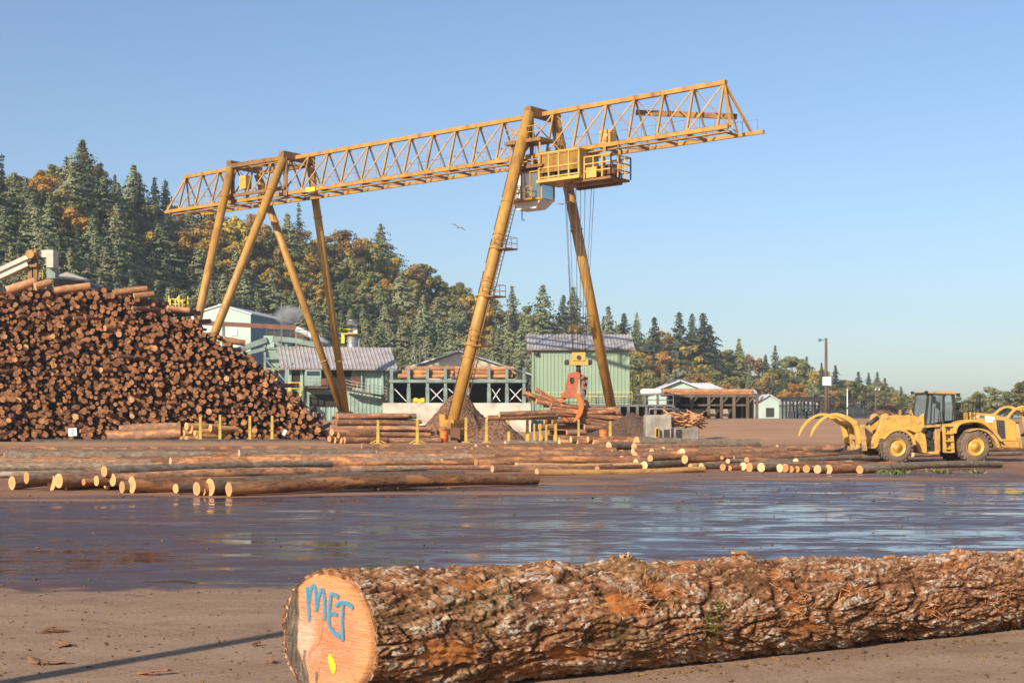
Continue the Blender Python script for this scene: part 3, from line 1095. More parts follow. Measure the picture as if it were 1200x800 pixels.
def gable(name, label, p0, p1, depth, zb, ze, zr, wallm, roofm, ribs=20, over=.5, sidem=None, ridge_along=True, slopem=None, doors=()):
    """building whose front wall runs p0 -> p1 (xy); ridge parallel to the front (True) or running back (False)"""
    p0, p1 = V(p0[0], p0[1], 0), V(p1[0], p1[1], 0)
    u = (p1 - p0).normalized()
    n = V(u.y, -u.x, 0)          # out of the front, towards the camera
    L = (p1 - p0).length
    root = empty(name, label, 'building', p0 + V(0, 0, 0), 0)
    o = -p0
    q0, q1 = p0 + o, p1 + o
    bk = -n * depth
    W = MB()

    def z(v, h):
        return V(v.x, v.y, h)
    if ridge_along:
        ribquad(W, z(q0, zb), z(q1, zb), z(q1, ze), z(q0, ze), ribs, .07)
        ribquad(W, z(q1 + bk, zb), z(q0 + bk, zb), z(q0 + bk, ze), z(q1 + bk, ze), ribs, .07)
        for e, s in ((q0, 1), (q1, -1)):
            a, b = (e + bk, e) if s == 1 else (e, e + bk)
            m = e + bk * .5
            vs = [z(a, zb), z(b, zb), z(b, ze), z(m, zr - .05), z(a, ze)]
            W.add(vs, [(0, 1, 2, 3, 4)], 1)
    else:
        m = (q0 + q1) * .5
        vs = [z(q0, zb), z(q1, zb), z(q1, ze), z(m, zr - .05), z(q0, ze)]
        W.add(vs, [(0, 1, 2, 3, 4)], 0)
        W.add([v + bk for v in vs], [(4, 3, 2, 1, 0)], 0)
        ribquad(W, z(q1, zb), z(q1 + bk, zb), z(q1 + bk, ze), z(q1, ze), max(6, int(ribs * depth / L)), .07, 1)
        ribquad(W, z(q0 + bk, zb), z(q0, zb), z(q0, ze), z(q0 + bk, ze), max(6, int(ribs * depth / L)), .07, 1)
    W.build('wall', [wallm, sidem or wallm], root)
    R = MB()
    if ridge_along:
        sl = (zr - ze) / (depth / 2)
        f0, f1 = q0 - u * over + n * over, q1 + u * over + n * over
        r0, r1 = q0 - u * over + bk * .5, q1 + u * over + bk * .5
        b0, b1 = q0 - u * over + bk - n * over, q1 + u * over + bk - n * over
        zl = ze - sl * over + .12
        ribquad(R, z(f0, zl), z(f1, zl), z(r1, zr + .12), z(r0, zr + .12), int(ribs * 1.3), .09)
        slab(R, z(f0, zl - .04), z(f1, zl - .04), z(r1, zr + .08), z(r0, zr + .08), .12)
        slab(R, z(r0, zr + .08), z(r1, zr + .08), z(b1, zl - .04), z(b0, zl - .04), .12)
    else:
        sl = (zr - ze) / (L / 2)
        m = (q0 + q1) * .5
        for s, e in ((-1, q0), (1, q1)):
            fe = e + u * s * over + n * over
            be = e + u * s * over + bk - n * over
            fr, br = m + n * over, m + bk - n * over
            zl = ze - sl * over + .12
            if s == 1:
                slab(R, z(fe, zl), z(be, zl), z(br, zr + .12), z(fr, zr + .12), .22)
            else:
                slab(R, z(be, zl), z(fe, zl), z(fr, zr + .12), z(br, zr + .12), .22)
    R.build('roof', roofm, root)
    return root, u, n, L


def P2(px, Y):
    return ((px - 600) / FPX * Y, Y)


def zat(py, Y):
    return CAMZ + (HOR - py) / FPX * Y


# ------------------------------------------------------------------ green shed behind the grapple
g, u, n, L = gable('green_shed', 'big light green ribbed metal shed with a grey roof behind the hanging grapple', P2(624, 185), P2(737, 185), 10.5, 1.6,
                   zat(407.5, 185), zat(393, 190.5), M['green'], M['roof'], 26, .75)
mb = MB()
mb.box(u * .05 + n * .08 + V(0, 0, 6.4), (.22, .2, 9.8), atan2(u.y, u.x))
mb.box(u * (L - .05) + n * .08 + V(0, 0, 6.4), (.22, .2, 9.8), atan2(u.y, u.x))
mb.build('corner_trim', M['green'], g)
mb = MB()
mb.box(u * .45 + n * .35 + V(0, 0, zat(414, 185)), (.42, .5, .42), atan2(u.y, u.x))
mb.beam(u * .45 + V(0, 0, zat(412, 185)), u * .45 + n * .35 + V(0, 0, zat(412, 185)), .08)
mb.build('wall_lamp', M['dark'], g)
mb = MB()
rail(mb, [u * .2 + n * 1.3 + V(0, 0, zat(470, 185)), u * (L + .3) + n * 1.3 + V(0, 0, zat(470, 185))], 1.2, 1.9, .07)
mb.build('handrail', M['yellow'], g)

# yellow stair frame at the right of the shed
b = at(742, 464, 189)
t = empty('stair_frame', 'yellow steel stair frame right of the light green shed', 'stair frame', (b.x, b.y, 2.0))
mb = MB()
for dx in (0, 1.0):
    for dy in (0, 1.4):
        mb.beam((dx, dy, 0), (dx, dy, 6.3), .1)
for zz in (1.8, 3.4, 5.2, 6.2):
    mb.beam((0, 0, zz), (1.0, 0, zz), .1)
    mb.beam((0, 1.4, zz), (1.0, 1.4, zz), .1)
mb.build('frame', M['yellow'], t)
mb = MB()
mb.box((.5, .7, 3.4), (1.0, 1.4, .12))
mb.box((.5, .7, 1.8), (1.0, 1.4, .12))
mb.build('landing', M['steel'], t)
b = at(753, 462, 187)
t = empty('storage_tank', 'pale blue-grey horizontal tank on saddles right of the yellow stair frame', 'tank', (b.x, b.y, zat(463, 187)))
mb = MB()
mb.tube([(-.3, 0, .45), (0, 0, .45), (2.3, 0, .45), (2.6, 0, .45)], [.2, .42, .42, .2], 14)
mb.build('vessel', M['white'], t)
mb = MB()
for xx in (.3, 2.0):
    mb.box((xx, 0, -1.0), (.25, .8, 2.2))
mb.build('saddle', M['steel'], t)

# ------------------------------------------------------------------ mill building with corrugated roof
Ym = 192
g, u, n, L = gable('mill_building', 'pale green sawmill house with corrugated grey roof and recessed cabin behind the far crane leg', P2(341, Ym), P2(452, Ym + 3), 11, 1.6,
                   zat(427, Ym), zat(407, Ym + 5.5), M['seafoam'], M['roof'], 24, 1.5)
zz = lambda y: zat(y, Ym)
k = L / 111.0        # metres per photo pixel along the front
fx = lambda px: (px - 341) * k
ry = atan2(u.y, u.x)
mb = MB()
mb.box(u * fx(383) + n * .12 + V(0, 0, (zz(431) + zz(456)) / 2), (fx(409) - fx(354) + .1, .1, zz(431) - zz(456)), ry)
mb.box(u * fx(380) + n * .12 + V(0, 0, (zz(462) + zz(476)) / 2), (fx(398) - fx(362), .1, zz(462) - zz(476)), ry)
mb.build('recess_shade_panel', M['void'], g)  # flat dark sheets painted as the shade of the recesses
cab = MB()
cab.box(u * fx(365.5) + n * .75 + V(0, 0, (zz(433) + zz(452)) / 2), (fx(375) - fx(356.5), 1.3, zz(433) - zz(452)), ry)
co_ = cab.build('control_room', M['seafoam'], g)
mb = MB()
mb.box(u * fx(365.5) + n * 1.43 + V(0, 0, (zz(435) + zz(440)) / 2), (fx(373) - fx(358.5), .06, zz(435) - zz(440)), ry)
mb.build('window', M['window'], co_)
mb = MB()
mb.box(u * fx(368.5) + n * 1.3 + V(0, 0, zz(454)), (fx(382) - fx(355), 2.4, .28), ry)
mb.build('balcony_floor', M['timber'], g)
mb = MB()
rail(mb, [u * fx(356) + n * 2.45 + V(0, 0, zz(452.5)), u * fx(381) + n * 2.45 + V(0, 0, zz(452.5))], 1.0, 1.2, .05, 1)
mb.build('balcony_rail', M['steel'], g)
mb = MB()
mb.box(u * fx(377) + n * 2.3 + V(0, 0, zz(447.5)), (.75, .4, .9), ry)
mb.build('fire_hose_box', M['rustred'], g)
mb = MB()
A, B = u * fx(401) + n * 1.6 + V(0, 0, zz(456)), u * fx(459) + n * 1.6 + V(0, 0, zz(466))
mb.beam(A, B, 1.6, .22)
mb.build('ramp_walkway', M['timber'], g)
mb = MB()
for s in (.75,):
    rail(mb, [A + n * s, A.lerp(B, .5) + n * s, B + n * s], 1.25, 1.5, .07, 2)
mb.build('walkway_rail', M['cream'], g)
mb = MB()
mb.box(u * fx(353) + n * .3 + V(0, 0, (zz(430) + zz(470)) / 2), (.4, .4, zz(430) - zz(470)), ry)
mb.box(u * fx(340) + n * .3 + V(0, 0, (zz(424) + zz(470)) / 2), (.3, .4, zz(424) - zz(470)), ry)
mb.box(u * fx(423) + n * .3 + V(0, 0, (zz(429) + zz(455)) / 2), (.18, .3, zz(429) - zz(455)), ry)
mb.box(u * fx(447.5) + n * .3 + V(0, 0, (zz(428) + zz(480)) / 2), (.3, .3, zz(428) - zz(480)), ry)
mb.build('post', M['seafoam'], g)
mb = MB()
mb.box(u * fx(416) + n * .22 + V(0, 0, (zz(441) + zz(452)) / 2), (fx(422) - fx(411), .3, zz(441) - zz(452)), ry)
mb.build('doorway', M['rustred'], g)
mb = MB()
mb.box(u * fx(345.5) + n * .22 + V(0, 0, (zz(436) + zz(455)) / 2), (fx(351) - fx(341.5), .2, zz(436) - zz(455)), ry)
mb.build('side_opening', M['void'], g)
b = P2(338.5, 189)
t = empty('access_stair', 'bright yellow access stair cage on the left end of the sawmill house', 'stair', (b[0], b[1], 1.8))
mb = MB()
for dx in (0, 1.5):
    for dy in (0, 1.0):
        mb.beam((dx, dy, 0), (dx, dy, 5.3), .11)
for z_ in (2.2, 2.8, 3.6, 4.4, 5.2):
    mb.beam((0, 0, z_), (1.5, 0, z_), .1)
mb.beam((0, 0, 0.2), (1.5, 0, 3.5), .16)
mb.build('cage', M['yellow'], t)
mb = MB()
mb.box((.75, .5, 3.5), (1.4, .9, .1))
for i in range(8):
    mb.box((.15 + i * .17, .3, .4 + i * .4), (.3, .7, .06))
mb.build('tread', M['yellow'], t)

# stack
Yk = 200
t = empty('exhaust_stack', 'shiny steel exhaust stack with a yellow gallery above the sawmill roof', 'chimney', (at(412.5, 0, Yk).x, Yk, 2))
z0, z1 = zat(410, Yk) - 2, zat(375, Yk) - 2
mb = MB()
mb.tube([(0, 0, 0), (0, 0, z1)], .62 * 1.08, 20)
for zz_ in (z0 + 1, z0 + 2.2, z1 - .1):
    mb.tube([(0, 0, zz_), (0, 0, zz_ + .12)], .73, 20)
mb.build('flue', M['stack'], t)
mb = MB()
zp = zat(392, Yk) - 2
mb.tube([(0, 0, zp), (0, 0, zp + .15)], 1.25, 12)
pr = [(1.2 * cos(a * pi / 4), 1.2 * sin(a * pi / 4), zp + .15) for a in range(9)]
rail(mb, pr, 1.15, 1.0, .09, 1)
mb.box((-1.25, -.2, zp - .5), (.45, .1, 1.4))
mb.build('gallery', M['yellow'], t)
mb = MB()
mb.tube([(1.0, 0, 0), (1.0, 0, zp - .1)], .18, 8)
mb.build('side_pipe', M['stack'], t)
mb = MB()
mb.box((.55, -.75, z1 - 1.6), (.6, .3, .9))
mb.build('sample_box', M['white'], t)

# ------------------------------------------------------------------ mint building far left of the mill
p0, p1 = V(-48.8, 216.5, 0), V(-39.5, 215, 0)
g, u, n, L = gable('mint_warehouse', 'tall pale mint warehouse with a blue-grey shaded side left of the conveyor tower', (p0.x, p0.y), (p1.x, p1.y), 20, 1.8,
                   zat(367.5, 215), zat(357.5, 216), M['mint'], M['roofwhite'], 14, .25, M['siding_shade'], False)
mb = MB()
mb.box(u * (L * .72) + n * .06 + V(0, 0, zat(389.5, 215)), (1.0, .12, .95), atan2(u.y, u.x))
mb.build('window', M['white'], g)
mb = MB()
mb.tube([(u * L * .43 - n * 2 + V(0, 0, zat(358, 215))), (u * L * .43 - n * 2 + V(0, 0, zat(354.5, 215)))], .55, 12)
mb.build('roof_vent', M['roofwhite'], g)
Yp = 206
t = empty('pipe_bridge', 'rusty red pipe bridge crossing in front of the mint warehouse', 'pipe bridge', (at(222, 0, Yp).x, Yp, 0))
o0 = Vector(t.location)
mb = MB()
a, b = at(222, 377.5, Yp) - o0, at(347, 384, Yp) - o0
mb.beam(a, b, .5, .62)
mb.build('girder', M['rustred'], t)
mb = MB()
mb.beam(at(347, 384, Yp) - o0, at(349, 470, Yp) - o0, .35)
mb.beam(at(262, 380, Yp) - o0, at(262, 470, Yp) - o0, .35)
mb.build('support_post', M['steel'], t)
mb = MB()
mb.tube([at(347, 385, Yp - .3) - o0, at(386, 403, Yp) - o0], .42, 10)
mb.build('discharge_duct', M['roofwhite'], t)

# ------------------------------------------------------------------ green conveyor tower
Yc = 198
cx = at(322, 0, Yc).x
t = empty('conveyor_tower', 'teal green conveyor tower with hopper and catwalk left of the sawmill house', 'conveyor', (cx, Yc, 0))
o0 = Vector(t.location)
pt = lambda px, py, dy=0: at(px, py, Yc + dy) - o0
mb = MB()
for px in (310.5, 335.5):
    for dy in (0, 3):
        mb.beam(pt(px, 403, dy), V(pt(px, 403, dy).x, dy, 1.8), .3)
for py in (408, 420, 432):
    mb.beam(pt(310.5, py), pt(335.5, py), .26)
mb.beam(pt(311, 421), pt(334, 446), .16)
mb.beam(pt(334, 421), pt(311, 446), .16)
mb.build('tower_frame', M['teal'], t)
mb = MB()
hx = [pt(309.5, 395), pt(321, 395)]
mb.box((pt(315, 400) + V(0, .9, 0)), (1.45, 1.8, 1.6))
mb.add([pt(313, 408), pt(333, 408), pt(333, 408, 2.6), pt(313, 408, 2.6), pt(320, 433, 1), pt(326, 433, 1), pt(326, 433, 1.8), pt(320, 433, 1.8)],
       [(0, 1, 5, 4), (1, 2, 6, 5), (2, 3, 7, 6), (3, 0, 4, 7), (0, 3, 2, 1), (4, 5, 6, 7)])
mb.build('hopper', M['seafoam'], t)
mb = MB()
mb.beam(pt(273, 412.5), pt(313, 398), .9, .75)
mb.beam(pt(275, 418), pt(311, 408.5), .8, .5)
mb.beam(pt(320, 398), pt(340, 414), .8, .5)
mb.beam(pt(320, 396.5), pt(345, 399), .9, .7)
mb.beam(pt(345, 399), pt(370, 404), .9, .7)
mb.build('conveyor_gallery', M['teal'], t)
mb = MB()
mb.box(pt(322.5, 437, 1.2), (1.1, .9, .9))
mb.beam(pt(321, 439, 1), pt(323, 446, 1), .6)
mb.build('chute', M['yellow'], t)
mb = MB()
mb.beam(pt(312, 395.5, .8), pt(360, 397.5, .8), 1.5, .15)
rail(mb, [pt(312, 395, .1), pt(360, 397, .1)], 1.2, 1.2, .08, 2)
rail(mb, [pt(312, 395, 1.5), pt(360, 397, 1.5)], 1.2, 1.2, .08, 1)
mb.build('catwalk', M['timber'], t)
mb = MB()
mb.beam(pt(329.7, 354, -.4), pt(329.7, 408, -.4), .14)
mb.build('antenna_mast', M['steel'], t)

# ------------------------------------------------------------------ low gabled building behind the deck shed
g, u, n, L = gable('gabled_hall', 'low gabled hall with pale roof edges and cream front behind the covered log deck', P2(458, 206), P2(618, 206), 16, 1.8,
                   zat(437.5, 206), zat(411, 206), M['green'], M['roofwhite'], 20, .8, M['green'], False)
mb = MB()
hw = L * .30
cxm = L / 2
zr_ = zat(411, 206) - .35
sl = (zat(411, 206) - zat(437.5, 206)) / (L / 2)
poly = [(cxm - hw * .8, zat(446, 206)), (cxm + hw, zat(446, 206)), (cxm + hw, zr_ - sl * hw), (cxm, zr_), (cxm - hw * .8, zr_ - sl * hw * .8)]
mb.prism(poly, -.10, -.004)
mb.build('cream_front', M['cream'], g)
mb = MB()
for px in (484, 490, 497):
    x = (px - 458) / 160 * L
    mb.tube([(x, 4, zat(437.5, 206)), (x, 4, zat(404, 206))], .13, 8)
mb.build('vent_pipe', M['steel'], g)
mb = MB()
mb.tube([(L / 2, 1, zr_), (L / 2, 1, zr_ + 1.1)], .3, 10)
mb.tube([(L / 2, 1, zr_ + 1.1), (L / 2, 1, zr_ + 1.3)], .5, 10)
mb.build('ridge_vent', M['steel'], g)


# ------------------------------------------------------------------ log bodies
def log_mesh(L, r0, r1, bow=0.0, seed=0, nseg=None, nr=16, rough=.05, cutm=None, barkm=None, endcap=True, close=True):
    """log along local +X from the origin; bark mesh"""
    r = random.Random(seed)
    nseg = nseg or max(4, int(L / .35))
    mb = MB()
    vs = []
    ph = r.random() * 10
    bz = r.uniform(-1, 1) * bow
    by = r.uniform(-1, 1) * bow
    ell = r.uniform(.93, 1.0)
    for i in range(nseg + 1):
        t = i / nseg
        R = r0 + (r1 - r0) * t
        if t < .08:
            R *= 1 + .06 * (1 - t / .08)
        for k in range(nr):
            a = 2 * pi * k / nr
            d = 1 + rough * noise.noise(Vector((t * L * 1.3 + ph, cos(a) * 1.5, sin(a) * 1.5))) * 2
            d += rough * .8 * noise.noise(Vector((t * L * 4 + ph, cos(a) * 4, sin(a) * 4)))
            vs.append((t * L, cos(a) * R * d + by * sin(pi * t), sin(a) * R * d * ell + bz * sin(pi * t)))
    fs = []
    for i in range(nseg):
        for k in range(nr):
            k2 = (k + 1) % nr
            fs.append((i * nr + k, (i + 1) * nr + k, (i + 1) * nr + k2, i * nr + k2))
    mb.add(vs, fs, 0, True)
    if close:
        mb.add([vs[nseg * nr + k] for k in range(nr)], [tuple(range(nr))], 1)
    cut = [vs[k] for k in range(nr)]
    return mb, cut


def raw_mesh(mb, name, mats):
    me = bpy.data.meshes.new(name)
    me.from_pydata(mb.v, [], mb.f)
    for m in mats:
        me.materials.append(m)
    me.polygons.foreach_set('material_index', mb.m)
    me.polygons.foreach_set('use_smooth', mb.s)
    me.update()
    return me


def dir_euler(d):
    """euler turning local +X into direction d"""
    return Vector(d).to_track_quat('X', 'Z').to_euler()


def put_log(name, p, d, L, r0, r1, label, group=None, bark='bark', cut='cut', bow=.05, seed=0, nr=16, roll=0, split=True, rough=.05, nseg=None):
    """p: centre of the near cut end; d: direction of the axis"""
    mb, cutpts = log_mesh(L, r0, r1, bow, seed, nseg, nr, rough)
    mb.add(cutpts, [tuple(reversed(range(len(cutpts))))], 0 if split else 1)
    o = mb.build(name, [M[bark], M[cut]])
    o.location = p
    o.rotation_euler = dir_euler(d)
    tag(o, label, 'log', group)
    if split:
        c = MB()
        c.add([(x - .004, y * .965, z * .965) for x, y, z in cutpts], [tuple(reversed(range(len(cutpts))))])
        c.add([(x - .004, y * .965, z * .965) for x, y, z in cutpts] + [(.03, y * .965, z * .965) for x, y, z in cutpts],
              [(k, (k + 1) % len(cutpts), len(cutpts) + (k + 1) % len(cutpts), len(cutpts) + k) for k in range(len(cutpts))])
        c.build('cut_end', M[cut], o)
    return o


ORD = ['first', 'second', 'third', 'fourth', 'fifth', 'sixth', 'seventh', 'eighth', 'ninth', 'tenth', 'eleventh', 'twelfth', 'thirteenth',
       'fourteenth', 'fifteenth', 'sixteenth', 'seventeenth', 'eighteenth', 'nineteenth', 'twentieth', 'twenty-first', 'twenty-second', 'twenty-third',
       'twenty-fourth', 'twenty-fifth', 'twenty-sixth', 'twenty-seventh', 'twenty-eighth', 'twenty-ninth', 'thirtieth', 'thirty-first', 'thirty-second',
       'thirty-third', 'thirty-fourth', 'thirty-fifth', 'thirty-sixth', 'thirty-seventh', 'thirty-eighth', 'thirty-ninth', 'fortieth', 'forty-first',
       'forty-second', 'forty-third', 'forty-fourth']

# ------------------------------------------------------------------ covered log deck in the middle
Yd = 170
t = empty('log_deck_shed', 'raised log deck with green posts and white cross braces over a concrete wall', 'log deck', (at(536, 0, Yd).x, Yd, 0))
o0 = Vector(t.location)
pt = lambda px, py, dy=0: at(px, py, Yd) - o0 + V(0, dy, 0)
ztop, zdk, zcw = zat(444, Yd), zat(445, Yd), zat(472, Yd)
posts = [459, 479, 501, 522, 548, 573, 594, 614]
for px in posts:
    mb = MB()
    x = pt(px, 0).x
    mb.box((x, 0, (zcw + zat(431, Yd)) / 2), (.34, .34, zat(431, Yd) - zcw))
    mb.box((x, 0, zcw + .9), (.44, .44, 1.9))
    mb.build('post', M['teal'], t)
mb = MB()
x0, x1 = pt(456, 0).x, pt(617, 0).x
mb.box(((x0 + x1) / 2, 0, zdk - .15), (x1 - x0, .6, .35))
mb.box(((x0 + x1) / 2, 3, zdk - .2), (x1 - x0, 6, .25))
mb.build('deck_beam', M['teal'], t)
for a, b in ((459, 479), (501, 522), (573, 594 - 5), (594, 614), (522, 545)):
    mb = MB()
    mb.beam(pt(a + 3, 455, .05), pt(b - 3, 470, .05), .09)
    if a in (501, 573, 594):
        mb.beam(pt(a + 3, 470, .25), pt(b - 3, 455, .25), .09)
    mb.build('cross_brace', M['white'], t)
mb = MB()
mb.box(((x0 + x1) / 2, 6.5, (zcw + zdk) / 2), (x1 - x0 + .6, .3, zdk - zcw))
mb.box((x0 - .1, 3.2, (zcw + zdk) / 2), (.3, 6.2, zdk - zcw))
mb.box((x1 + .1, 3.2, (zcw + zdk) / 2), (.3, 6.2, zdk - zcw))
mb.build('back_shade_wall', M['void'], t)  # near-black walls paint in the shade under the deck
mb = MB()
mb.box(((x0 + x1) / 2 - .1, 2.8, zcw / 2 - .1), (x1 - x0 + 1.2, 7.2, zcw + .2))
mb.build('concrete_wall', M['concrete'], t)
mb = MB()
for i in range(4):
    mb.box((pt(483 + i * 4, 470).x, .4, zcw + .25 + .1 * (i % 2)), (.45, .4, .5))
mb.build('motor_housing', M['yellow'], t)
k = 0
rr = random.Random(5)
for lay, (py, n_) in enumerate(((440.5, 3), (436, 3), (431.5, 3))):
    for j in range(n_):
        xa = 467 + rr.uniform(0, 4) + lay * 3 if not (lay == 0 and j == 0) else 466
        xb = 607 - rr.uniform(0, 10) - lay * 2
        for h, (a, b) in enumerate(((xa, 528 + rr.uniform(-4, 4)), (531 + rr.uniform(-2, 3), xb))):
            p = at(a, py, Yd) + V(0, .6 + j * .7 + .1 * lay, 0)
            q = at(b, py, Yd) + V(0, .6 + j * .7 + .1 * lay, rr.uniform(-.05, .05))
            if lay == 2:
                p.z -= .05
            put_log('log', p, q - p, (q - p).length, .31, .26, 'orange peeled log lying lengthwise on top of the covered log deck', 'logs on the covered log deck', 'deckbark', 'cut', .05, 900 + k, 10, split=False)
            k += 1

# ------------------------------------------------------------------ right log deck
Yr_ = 205
t = empty('log_deck_rack', 'long timber log deck on posts with bins below, right of the green shed', 'log deck', (at(830, 0, Yr_).x, Yr_, 2.0))
o0 = Vector(t.location)
pt = lambda px, py, dy=0: at(px, py, Yr_) - o0 + V(0, dy, 0)
for px in (791, 810, 830.5, 845.5, 860, 876, 887):
    mb = MB()
    p = pt(px, 464)
    mb.box((p.x, 0, p.z / 2 + .1), (.42, .42, p.z + .2))
    mb.beam((p.x, 0, p.z - 1.2), (p.x + .9, 0, p.z - .1), .22)
    mb.box((p.x, 5, p.z / 2), (.4, .4, p.z))
    mb.build('post', M['timber'], t)
mb = MB()
xa, xb = pt(786, 0).x, pt(890, 0).x
zt = pt(0, 465).z
for dy in (0, 5):
    mb.box(((xa + xb) / 2, dy, zt + .15), (xb - xa, .4, .35))
mb.box(((xa + xb) / 2, 2.5, zt + .34), (xb - xa, 5.2, .1))
mb.box(((xa + xb) / 2, 0.1, pt(0, 474.5).z), (xb - xa - 3, .2, .25))
mb.build('deck_beam', M['timber'], t)
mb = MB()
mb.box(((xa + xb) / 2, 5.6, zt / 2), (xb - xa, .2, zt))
mb.build('back_shade_wall', M['void'], t)  # near-black wall painted as the shade below the right deck
for px in (800, 820, 838, 853):
    mb = MB()
    p = pt(px, 482)
    mb.add([(p.x - 1.0, 2.2, 1.6), (p.x + 1.0, 2.2, 1.6), (p.x + 1.0, 4.2, 1.6), (p.x - 1, 4.2, 1.6), (p.x - .4, 2.8, .3), (p.x + .4, 2.8, .3), (p.x + .4, 3.6, .3), (p.x - .4, 3.6, .3)],
           [(0, 1, 5, 4), (1, 2, 6, 5), (2, 3, 7, 6), (3, 0, 4, 7), (4, 5, 6, 7)])
    mb.build('hopper_bin', M['cream'], t)
for i in range(7):
    p = at(777 + rr.uniform(-1, 4) + (i % 2) * 2, 461.5 - (i // 4) * 3.2, Yr_) + V(0, .4 + (i % 4) * .95, .05)
    q = at(884 - rr.uniform(0, 8), 461.5 - (i // 4) * 3.2, Yr_) + V(0, .4 + (i % 4) * .95, .05)
    put_log('log', p, q - p, (q - p).length, .36, .3, 'reddish log lying lengthwise on the long right log deck', 'logs on the right log deck', 'deckbark', 'cut', .06, 930 + i, 10, split=False)

Yw = 176
tw = empty('raised_walkway', 'long grey timber walkway on posts running right from under the green shed', 'deck', (at(684, 0, Yw).x, Yw, 0))
o0 = Vector(tw.location)
pt = lambda px, py, dy=0: at(px, py, Yw) - o0 + V(0, dy, 0)
mb = MB()
wa, wb = pt(684, 0).x, pt(789, 0).x
zw = pt(0, 475).z
mb.box(((wa + wb) / 2, 1.2, zw), (wb - wa, 2.4, .25))
for i in range(11):
    x = wa + (wb - wa) * i / 10
    mb.box((x, .1, zw / 2), (.3, .3, zw))
    mb.box((x, 2.3, zw / 2), (.3, .3, zw))
rail(mb, [(wa, .05, zw), (wb, .05, zw)], 1.35, 1.9, .12, 1)
mb.build('deck', M['steel'], tw)
mb = MB()
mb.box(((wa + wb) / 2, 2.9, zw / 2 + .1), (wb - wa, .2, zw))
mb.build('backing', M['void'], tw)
g, *_ = gable('white_roofed_shed', 'small pale green shed with a steep white roof behind the right log deck', P2(768, 228), P2(826, 228), 12, 2, zat(457, 228), zat(445.5, 228), M['mint'], M['roofwhite'], 10, .7, None, False)
mb = MB()
for s in (-1, 1):
    mb.box((at(797, 0, 228).x - P2(768, 228)[0] + s * 1.1, 1.5, zat(447.5, 228)), (1.2, 2, .9))
mb.build('roof_lantern', M['roofdark'], g)
gable('white_roofed_shed', 'second white roofed shed, the lower one just right of the steep white roof', P2(818, 236), P2(850, 238), 12, 2, zat(458.5, 236), zat(449.5, 242), M['mint'], M['roofwhite'], 8, .5)
gable('white_roofed_shed', 'long low flat white roof over the right end of the log deck', P2(846, 216), P2(884, 216), 5, 2, zat(460, 216), zat(457, 218), M['timber'], M['roofwhite'], 10, .4)
g, *_ = gable('site_hut', 'small pale hut with a white gable left of the dark open frame', P2(890, 300), P2(913, 300), 8, 2, zat(469, 300), zat(462, 300), M['mint'], M['roofwhite'], 8, .5, None, False)
mb = MB()
mb.box((2.2, -.06, 1.5 + 2), (1.7, .1, 1.9))
mb.build('open_doorway', M['void'], g)
g, *_ = gable('long_site_shed', 'long low pale mint shed seen through the dark open frame', P2(913, 318), P2(958, 320), 8, 2, zat(474, 318), zat(469, 322), M['teal'], M['roof'], 14, .4)

Yf = 285
t = empty('open_frame_shed', 'dark open steel frame shed at the foot of the utility pole', 'open shed', (at(926, 0, Yf).x, Yf, 2.0))
o0 = Vector(t.location)
W_ = at(978, 0, Yf).x - o0.x
H_ = zat(468, Yf) - 2
for i in range(5):
    for dy in (0, 4, 8):
        mb = MB()
        mb.box((W_ * i / 4, dy, H_ / 2), (.38, .38, H_))
        mb.build('column', M['dark'], t)
mb = MB()
for dy in (0, 4, 8):
    mb.box((W_ / 2, dy, H_), (W_ + .8, .5, .55))
    mb.box((W_ / 2, dy, H_ * .55), (W_ * .9, .2, .2))
for i in range(7):
    mb.box((W_ * i / 6, 4, H_ + .4), (.3, 9, .35))
    mb.beam((W_ * i / 6, 0, H_ - 1.4), (W_ * i / 6 + 1, 0, H_ - .1), .2)
mb.build('roof_frame', M['dark'], t)
mb = MB()
for i in range(5):
    mb.box((W_ * (.1 + .2 * i), 3, .9 + .2 * (i % 2)), (1.1, 2, 1.8))
mb.build('machinery', M['roofdark'], t)

# ------------------------------------------------------------------ poles
Yp = 250
b = at(968, 0, Yp)
t = empty('utility_pole', 'tall wooden utility pole with a lamp arm and a white board', 'pole', (b.x, Yp, 2.0))
H_ = zat(396, Yp) - 2
mb = MB()
mb.tube([(0, 0, 0), (0, 0, H_)], [.34, .22], 10)
mb.build('post', M['timber'], t)
mb = MB()
mb.beam((0, 0, H_ - .35), (-.9, -.1, H_ - .3), .1)
mb.tube([(-.8, -.1, H_ - .30), (-1.3, -.1, H_ - .42)], [.14, .28], 8)
mb.build('lamp', M['steel'], t)
mb = MB()
mb.box((.05, -.42, zat(446.5, Yp) - 2), (1.5, .08, 1.5))
mb.build('sign_board', M['sign'], t)
mb = MB()
mb.beam((.35, -.2, 0.2), (.3, -.2, H_ * .6), .08)
mb.build('conduit', M['steel'], t)
b = at(993, 0, 270)
t = empty('light_mast', 'thin pale mast right of the utility pole', 'mast', (b.x, 270, 2.0))
mb = MB()
mb.tube([(0, 0, 0), (0, 0, zat(455, 270) - 2)], [.14, .09], 8)
mb.build('post', M['white'], t)
mb = MB()
mb.box((0, 0, zat(478, 270) - 2), (.9, .3, .3))
mb.build('bracket', M['dark'], t)
b = at(1026, 0, 262)
t = empty('light_mast', 'thin rusty lamp post with two pale lamps left of the loader', 'lamp post', (b.x, 262, 2.0))
mb = MB()
H_ = zat(457, 262) - 2
mb.tube([(0, 0, 0), (0, 0, H_)], [.16, .1], 8)
mb.beam((-.1, 0, H_), (.75, 0, H_ + .1), .08)
mb.build('post', M['rustred'], t)
for xx in (0, .65):
    mb = MB()
    mb.tube([(xx, 0, H_), (xx, -.2, H_ + .28)], [.2, .12], 8)
    mb.build('lamp', M['white'], t)

